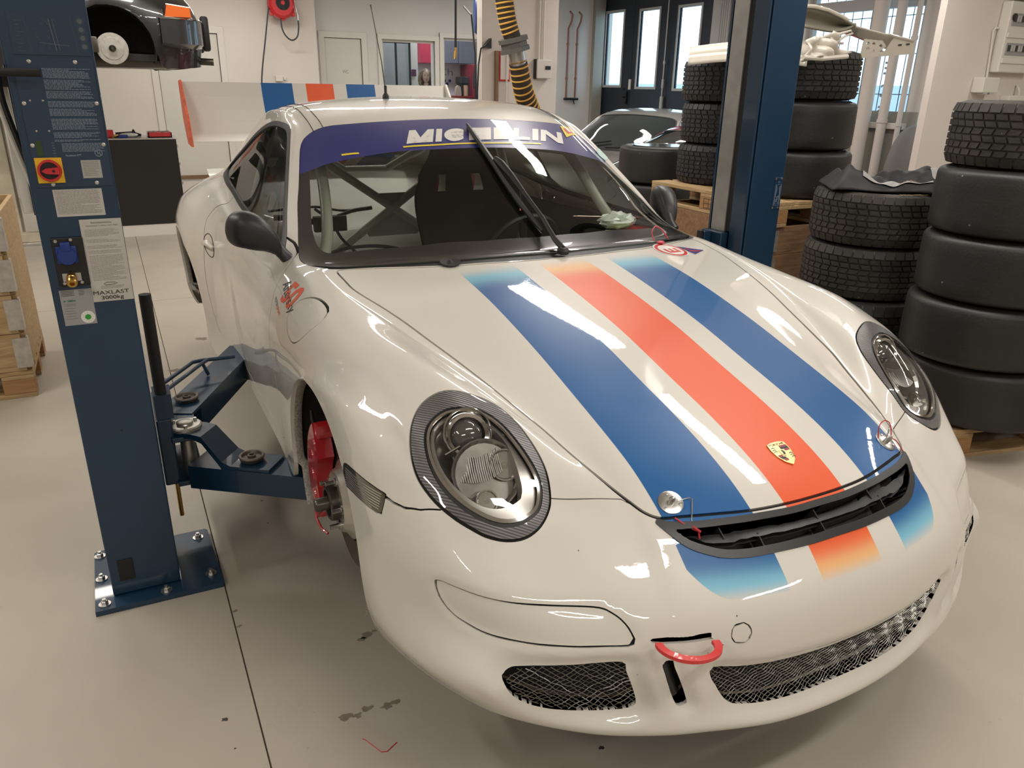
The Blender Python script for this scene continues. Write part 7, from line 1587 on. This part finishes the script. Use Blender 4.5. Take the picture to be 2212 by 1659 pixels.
MB().torus((2.045, 5.6, 1.76), ax_, .074, .006).build('hose_clip', M['brass'], eh, True)
hose('exhaust_hose', 'wider lower exhaust hose with yellow ribs sagging down behind the roof', [(2.045, 5.6, 1.75), (2.075, 5.62, 1.66), (2.13, 5.66, 1.53), (2.24, 5.75, 1.38), (2.40, 5.9, 1.20), (2.50, 6.0, .95), (2.52, 6.02, .80)], .085, .105, M['hoseblk'], M['hoseyel'], .052)
fe = thing('fire_extinguisher', 'red cylinder with white label seen through the windshield', 'extinguisher', (2.14, 5.45, 0))
MB().lathe([(0, 0), (.095, 0), (.10, .02), (.10, .92), (.09, .99), (.05, 1.04), (.03, 1.06), (.03, 1.10), (0, 1.10)], (1.92, 5.02, .0), (0, 0, 1), 32).build('cylinder', M['red'], fe, True); MB().lathe([(.1012, .62), (.1012, .86)], (1.92, 5.02, 0), (0, 0, 1), 32).build('label_band', M['white_pl'], fe, True)
# ---- electrical things on column and pier
def ebox(label, x0, x1, y, z0, z1, d=.09):
    t = thing('switch_box', label, 'electrical box', ((x0 + x1) / 2, y, z0)); MB().box((x0, y - d, z0), (x1, y, z1), .008).build('housing', M['white_pl'], t); return t
t = ebox('grey and white switch box with dark window on the column', 3.49, 3.69, 8.0, 1.66, 1.87); MB().box((3.60, 7.902, 1.76), (3.67, 7.91, 1.80)).build('window', M['black'], t); MB().box((3.485, 7.93, 1.655), (3.50, 8.0, 1.875)).build('side', M['black'], t)
for x, lab in ((3.54, 'left thin white conduit rising from the column switch box'), (3.60, 'right thin white conduit rising from the column switch box')):
    t = thing('conduit', lab, 'conduit', (x, 7.98, 1.87)); MB().tube([(x, 7.975, 1.872), (x, 7.975, 3.95)], .012, 10).build('pipe', M['white_pl'], t, True)
t = thing('conduit', 'white conduit running up the left part of the column face', 'conduit', (3.10, 7.98, 1.3)); MB().tube([(3.11, 7.975, .1), (3.115, 7.975, 3.95)], .011, 10).build('pipe', M['white_pl'], t, True)
t = thing('wooden_pole', 'brown wooden strip standing against the left of the column', 'pole', (2.98, 7.9, 0)); MB().box((2.955, 7.95, 0), (2.995, 7.995, 1.95), .004).build('strip', M['brown'], t)
t = thing('wall_notice', 'small red bordered notice on the column behind the hose', 'sign', (3.05, 7.98, 1.7)); MB().box((3.02, 7.985, 1.62), (3.16, 7.999, 1.95), .002).build('border', M['red'], t); MB().box((3.035, 7.98, 1.64), (3.145, 7.986, 1.93)).build('sheet', M['white_pl'], t)
t = ebox('small white double socket on the pier left of the breaker boxes', 6.42, 6.66, 4.35, 1.58, 1.72, .12)
for x in (6.45, 6.55): MB().box((x, 4.232, 1.566), (x + .06, 4.30, 1.585), .003).build('flap', M['frame_grey'], t)
t = thing('breaker_box', 'white breaker box with two rows of grey switches at right edge', 'electrical box', (6.9, 4.3, 1.78)); MB().box((6.62, 4.25, 1.77), (7.20, 4.35, 2.40), .01).build('housing', M['white_pl'], t)
for z in (1.98, 2.24):
    MB().box((6.66, 4.243, z - .055), (7.16, 4.251, z + .055), .003).build('switch_row', M['grey_label'], t)
    for k in range(12): MB().box((6.68 + .038 * k, 4.232, z - .02), (6.71 + .038 * k, 4.244, z + .035), .002).build('breaker', M['frame_grey'] if k % 3 else M['darkst'], t)
for z in (1.88, 2.11): MB().box((6.63, 4.236, z - .03), (7.19, 4.250, z + .015), .005).build('cover_strip', M['white_pl'], t)
MB().lathe([(.032, 0), (.032, .01), (0, .01)], (6.68, 4.243, 2.26), (0, -1, 0), 20).build('opening', M['black'], t, True)
t = thing('breaker_box', 'upper breaker box cut off by the top right corner', 'electrical box', (6.95, 4.3, 2.44)); MB().box((6.70, 4.25, 2.43), (7.25, 4.35, 2.72), .01).build('housing', M['white_pl'], t)
t = thing('conduit', 'thin white conduit bending from the double socket up to the breaker box', 'conduit', (6.6, 4.33, 1.72)); MB().tube([(6.60, 4.335, 1.722), (6.57, 4.335, 2.0), (6.545, 4.335, 2.14), (6.57, 4.335, 2.165), (6.618, 4.335, 2.165)], .010, 8).build('pipe', M['white_pl'], t, True)
t = ebox('second white junction box low on the pier above the dusty tyre', 6.90, 7.18, 4.35, 1.44, 1.56, .10); MB().tube([(7.12, 4.30, 1.562), (7.12, 4.30, 1.60), (7.12, 4.34, 1.66)], .012, 8).build('cable', M['white_pl'], t, True)
# ---- dust cover and broom by the right wall
def cov(u, v):
    a = 2 * PI * u; k = (1 - v); x = 6.75 + (.42 + .05 * math.sin(a * 5)) * math.cos(a) * math.sin(v * PI / 2) ** .6; y = 5.02 + .26 * math.sin(a) * math.sin(v * PI / 2) ** .6; z = .02 + 1.22 * math.cos(v * PI / 2) ** .55 + .02 * math.sin(a * 9) * v
    return (x, y, max(z, .005))
o = shell('dust_cover', cov, 40, 16, mat('cover_grey', (.16, .16, .155), .8, bump=.3, bscale=12), .006, 'grey fabric dust cover bulging between the pipes and the pier', 'cover')
t = thing('broom', 'dark broom handle leaning under the barred window', 'broom', (7.0, 6.2, 0)); MB().tube([(6.72, 6.40, .05), (6.98, 6.52, 1.42)], .016, 8).build('handle', mat('handle_maroon', (.06, .015, .015), .5), t, True); MB().box((6.62, 6.32, .02), (6.84, 6.46, .08), .01).build('brush', M['blackmatt'], t)
# ================================================================ office kitchen behind the glazed openings
K = thing('kitchen_units', 'red and grey wall cupboards over a dark counter in the office kitchen', 'cupboards', (5.4, 15.0, STEP))
def kb(nm, a, b, m): MB().box(a, b, .004).build(nm, M[m] if isinstance(m, str) else m, K)
M['kgrey'] = mat('cupboard_grey', (.10, .10, .12), .4); M['kred'] = mat('cupboard_red', (.36, .02, .05), .4)
kb('cupboard', (4.60, 14.85, 1.98), (5.02, 15.24, 2.75), 'kred'); kb('cupboard', (5.05, 14.85, 1.99), (5.42, 15.24, 2.75), 'kgrey'); kb('cupboard', (5.43, 14.85, 1.99), (5.80, 15.24, 2.75), 'kgrey'); kb('side_panel', (5.62, 14.6, .9), (5.76, 15.24, 1.97), 'redk')
kb('base_unit', (4.4, 14.6, STEP), (5.9, 15.24, 1.33), 'kgrey'); kb('counter', (4.38, 14.56, 1.335), (5.92, 15.24, 1.37), 'redk')
for k, (a, b) in enumerate(((5.18, 1.60), (5.24, 1.66), (5.30, 1.60), (5.36, 1.66), (5.12, 1.60))): MB().box((a, 15.236, b - .03), (a + .055, 15.249, b + .025)).build('chequer', M['mark_blue'], K)
lettering('lettering', 'Ch', (5.12, 15.247, 1.76), (1, 0, 0), (0, 0, 1), .14, .34, M['lead'], K)
kt = lambda nm, mb, m, lab, cat, sm=True: item(nm, mb, m, lab, cat, sm)
kt('coffee_maker', MB().box((5.42, 14.70, 1.372), (5.56, 14.95, 1.60), .01).box((5.40, 14.68, 1.60), (5.58, 14.98, 1.74), .02), 'blackmatt', 'small coffee maker on the kitchen counter', 'coffee maker', False)
kt('paper_roll', MB().cyl((5.48, 14.62, 1.372), (5.48, 14.62, 1.575), .045), mat('kraft_roll', (.40, .22, .13), .8), 'tan paper roll standing on the kitchen counter', 'roll')
kt('paper_bag', MB().prism([(0, 0), (.14, 0), (.12, .17), (.07, .20), (.03, .16)], (5.24, 14.60, 1.372), (1, 0, 0), (0, 0, 1), (0, 1, 0), .09), mat('paper_bag', (.32, .24, .18), .8), 'crumpled tan paper bag beside the roll on the counter', 'bag', False)
pt_ = thing('glass_partition', 'grey glass partition with dark frame inside the office', 'partition', (3.6, 13.9, STEP))
for x in (3.50, 3.78, 4.05): MB().box((x, 13.98, STEP), (x + .03, 14.02, 2.55)).build('frame', M['black'], pt_)
MB().box((3.53, 14.0, STEP), (4.05, 14.006, 2.55)).build('pane', M['sglass'], pt_); MB().box((3.5, 13.98, 2.28), (4.08, 14.02, 2.31)).build('frame', M['black'], pt_)
tag(MB().box((4.10, 14.1, STEP), (4.26, 14.3, 3.9)).build('office_pillar', M['white_pl']), 'white pillar with a small dark tag inside the office', 'pillar'); 
tag(MB().box((4.13, 14.085, 1.72), (4.22, 14.095, 1.84), .003).build('dark_tag', mat('tag_maroon', (.10, .02, .06), .5)), 'small maroon tag hanging on the white office pillar', 'tag')
ol = bpy.data.lights.new('office_lamp', 'AREA'); ol.shape = 'DISK'; ol.size = .5; ol.energy = 55; ol.color = (.95, .92, 1.0); oo = bpy.data.objects.new('office_lamp', ol); COL.objects.link(oo); oo.location = (4.9, 13.8, 3.4)
ol2 = ol.copy(); oo2 = bpy.data.objects.new('office_lamp', ol2); COL.objects.link(oo2); oo2.location = (3.4, 15.0, 3.4); ol2.energy = 25
# ---- people
M['skin'] = mat('skin', (.52, .30, .22), .5); M['skin2'] = mat('lips', (.35, .11, .10), .5)
def person(label, loc, yaw, hairm, topm, trousm, long_=False, mouth_open=False):
    t = thing('person', label, 'person', (0, 0, 0))
    jt = dict(pel=((0, 0, .90), .115), wa=((0, 0, 1.06), .10), ch=((0, -.01, 1.27), .125), nk=((0, 0, 1.42), .052), hd=((0, -.01, 1.49), .050),
        hl=((.095, 0, .86), .085), kl=((.10, -.01, .48), .056), al=((.10, .02, .09), .038), fl=((.11, -.14, .04), .032), hr=((-.095, 0, .86), .085), kr=((-.10, -.01, .48), .056), ar=((-.10, .02, .09), .038), fr=((-.11, -.14, .04), .032),
        sl=((.165, 0, 1.36), .058), el=((.215, .01, 1.10), .040), wl=((.20, -.16, .96), .026), sr=((-.165, 0, 1.36), .058), er=((-.23, -.02, 1.11), .040), wr=((-.14, -.22, 1.18), .026))
    ed = [('pel', 'wa'), ('wa', 'ch'), ('ch', 'nk'), ('nk', 'hd'), ('pel', 'hl'), ('hl', 'kl'), ('kl', 'al'), ('al', 'fl'), ('pel', 'hr'), ('hr', 'kr'), ('kr', 'ar'), ('ar', 'fr'), ('ch', 'sl'), ('sl', 'el'), ('el', 'wl'), ('ch', 'sr'), ('sr', 'er'), ('er', 'wr')]
    for sd, wname, d0 in ((1, 'wl', Vector((0, -.7, -.7)).normalized()), (-1, 'wr', Vector((.15, -.8, .55)).normalized())):
        w0 = Vector(jt[wname][0]); pm = w0 + d0 * .05; jt[wname + 'p'] = (tuple(pm), .024); ed.append((wname, wname + 'p')); sidev = Vector((1, 0, 0))
        for k, ln_ in enumerate((.068, .078, .074, .058)):
            b = pm + sidev * (.028 - .018 * k) + d0 * .035; m1 = b + d0 * ln_ * .5; m2 = m1 + (d0 + Vector((0, .25, -.35))).normalized() * ln_ * .5
            for nm, q, r in (('b', b, .0095), ('m', m1, .0085), ('t', m2, .007)): jt[wname + nm + str(k)] = (tuple(q), r)
            ed += [(wname + 'p', wname + 'b' + str(k)), (wname + 'b' + str(k), wname + 'm' + str(k)), (wname + 'm' + str(k), wname + 't' + str(k))]
        th = w0 + sidev * sd * -.03 + d0 * .03; jt[wname + 'x'] = (tuple(th), .010); jt[wname + 'y'] = (tuple(th + (d0 - sidev * sd * .6).normalized() * .045), .008); ed += [(wname, wname + 'x'), (wname + 'x', wname + 'y')]
    ks = list(jt); me = bpy.data.meshes.new('body'); me.from_pydata([jt[k][0] for k in ks], [(ks.index(a), ks.index(b)) for a, b in ed], []); o = bpy.data.objects.new('body', me); COL.objects.link(o)
    md = o.modifiers.new('skin', 'SKIN'); 
    for i, k in enumerate(ks): me.skin_vertices[0].data[i].radius = (jt[k][1], jt[k][1] * (.75 if k in ('ch', 'wa', 'pel') else 1)); me.skin_vertices[0].data[i].use_root = (k == 'pel')
    o.modifiers.new('sub', 'SUBSURF').levels = 2; bpy.context.view_layer.update(); dg = bpy.context.evaluated_depsgraph_get(); m2 = bpy.data.meshes.new_from_object(o.evaluated_get(dg)); bpy.data.objects.remove(o)
    for mm in (topm, trousm, M['skin']): m2.materials.append(mm)
    for p_ in m2.polygons:
        c = p_.center; p_.use_smooth = True; ws_ = [Vector(jt[k][0]) for k in ('wl', 'wr')]
        hand = any((Vector(c) - w).length < .17 and (Vector(c) - w).dot(Vector((0, -1, 0))) > .005 for w in ws_)
        p_.material_index = 2 if (c.z > 1.425 and abs(c.x) < .09) or hand else (1 if c.z < .90 else 0)
    bo = bpy.data.objects.new('body', m2); COL.objects.link(bo); P(bo, t)
    # head: shaped ellipsoid with nose, brow, chin
    bm = bmesh.new(); bmesh.ops.create_uvsphere(bm, u_segments=32, v_segments=24, radius=1)
    for v in bm.verts:
        x, y, z = v.co; sx_ = .074 * (1 - .18 * max(0, -z) ** 1.5); yy = .092 * y; zz = .115 * z
        if y < 0: yy -= .022 * math.exp(-((x / .16) ** 2)) * math.exp(-(((z + .12) / .17) ** 2)); yy += .010 * math.exp(-(((abs(x) - .38) / .17) ** 2)) * math.exp(-(((z - .10) / .12) ** 2)); yy -= .006 * math.exp(-((x / .25) ** 2)) * math.exp(-(((z + .72) / .15) ** 2))
        v.co = (x * sx_, yy, zz)
    me = bpy.data.meshes.new('head'); bm.to_mesh(me); bm.free(); me.polygons.foreach_set('use_smooth', [True] * len(me.polygons)); me.materials.append(M['skin']); h = bpy.data.objects.new('head', me); COL.objects.link(h); me.transform(Matrix.Translation((0, -.015, 1.575))); P(h, bo)
    for sx_ in (-1, 1):
        MB().sphere((sx_ * .028, -.093, 1.586), .0095, (1.3, .6, .6)).build('eye', M['black'], bo, True); MB().tube([(sx_ * .014, -.104, 1.602), (sx_ * .030, -.104, 1.606), (sx_ * .044, -.096, 1.601)], .003, 5).build('brow', hairm, bo, True); MB().sphere((sx_ * .075, -.005, 1.575), .02, (.35, .7, 1.2)).build('ear', M['skin'], bo, True)
    MB().sphere((0, -.101, 1.522), .016, (1.0 if mouth_open else 1.3, .5, .7 if mouth_open else .35)).build('mouth', M['skin2'], bo, True)
    # hair
    rh = random.Random(3); hb = MB(); L_ = .34 if long_ else .20
    bm = bmesh.new(); bmesh.ops.create_uvsphere(bm, u_segments=32, v_segments=20, radius=1); 
    for v in bm.verts: x, y, z = v.co; v.co = (x * .090, .012 + y * .100, 1.590 + z * .120)
    bmesh.ops.delete(bm, geom=[v for v in bm.verts if (v.co.y < -.035 and v.co.z < 1.645 - .2 * abs(v.co.x)) or v.co.z < 1.52], context='VERTS'); me = bpy.data.meshes.new('hair'); bm.to_mesh(me); bm.free(); ho = bpy.data.objects.new('hair', me); COL.objects.link(ho); me.materials.append(hairm); me.polygons.foreach_set('use_smooth', [True] * len(me.polygons)); P(ho, bo)
    for k in range(64):
        a = rh.uniform(-.75, PI + .75); x, y = .086 * math.cos(a), .012 + .092 * math.sin(a); z = 1.62; pts = []
        for j in range(7):
            f = j / 6; pts.append((x * (1 + .45 * math.sin(f * PI * .8)) + .008 * math.sin(j * 2 + k), y * (1 + .35 * math.sin(f * PI * .7)) + .008 * math.cos(j * 1.7 + k), z + .03 * (1 - f) - L_ * f * rh.uniform(.9, 1.05)))
        hb.tube([Vector(p) for p in pts], [.014, .016, .016, .015, .013, .010, .004], 5)
    hb.build('hair', hairm, bo, True); t.location = loc; t.rotation_euler = (0, 0, yaw); return t
M['blond'] = mat('hair_blond', (.22, .13, .065), .6, noise=.3, nscale=40); M['brunette'] = mat('hair_brown', (.045, .022, .014), .6, noise=.3, nscale=40); M['jacket'] = mat('jacket_black', (.012, .012, .014), .7); M['jeans'] = mat('jeans', (.03, .04, .07), .8); M['topgrey'] = mat('sweater_dark', (.05, .05, .06), .8)
w1 = person('woman with wavy blond hair and pursed lips standing behind the left office pane', (4.075, 13.2, STEP - .085), math.radians(-14), M['blond'], M['topgrey'], M['jeans'], mouth_open=True)
w2 = person('person with long brown hair in a black jacket, seen from the side in the kitchen', (5.13, 13.1, STEP + .02), math.radians(80), M['brunette'], M['jacket'], M['jacket'], long_=True)
MB().box((.10, -.135, 1.30), (.16, -.128, 1.325)).build('badge', M['white_pl'], [c for c in w2.children][0]) if False else None
for y in (): pass
# ---- lamp housings of the fluorescent battens, the added one included
for i, (x, y, ax_, L_) in enumerate(TUBES):
    t = thing('lamp_batten', 'fluorescent batten hanging under the ceiling, one of the identical fittings, one of them added to light the pier', 'lamp', (x, y, LAMP_Z), 'fluorescent battens under the ceiling')
    a, b = (L_ / 2 + .03, .07) if ax_ == 'x' else (.07, L_ / 2 + .03)
    MB().box((x - a, y - b, LAMP_Z - .035), (x + a, y + b, LAMP_Z + .03), .008).build('housing', M['white_pl'], t)
    for q in (-.6, .6): dx, dy = (q, 0) if ax_ == 'x' else (0, q); MB().cyl((x + dx, y + dy, LAMP_Z + .03), (x + dx, y + dy, ZC), .006, n=6).build('hanger', M['steel'], t)
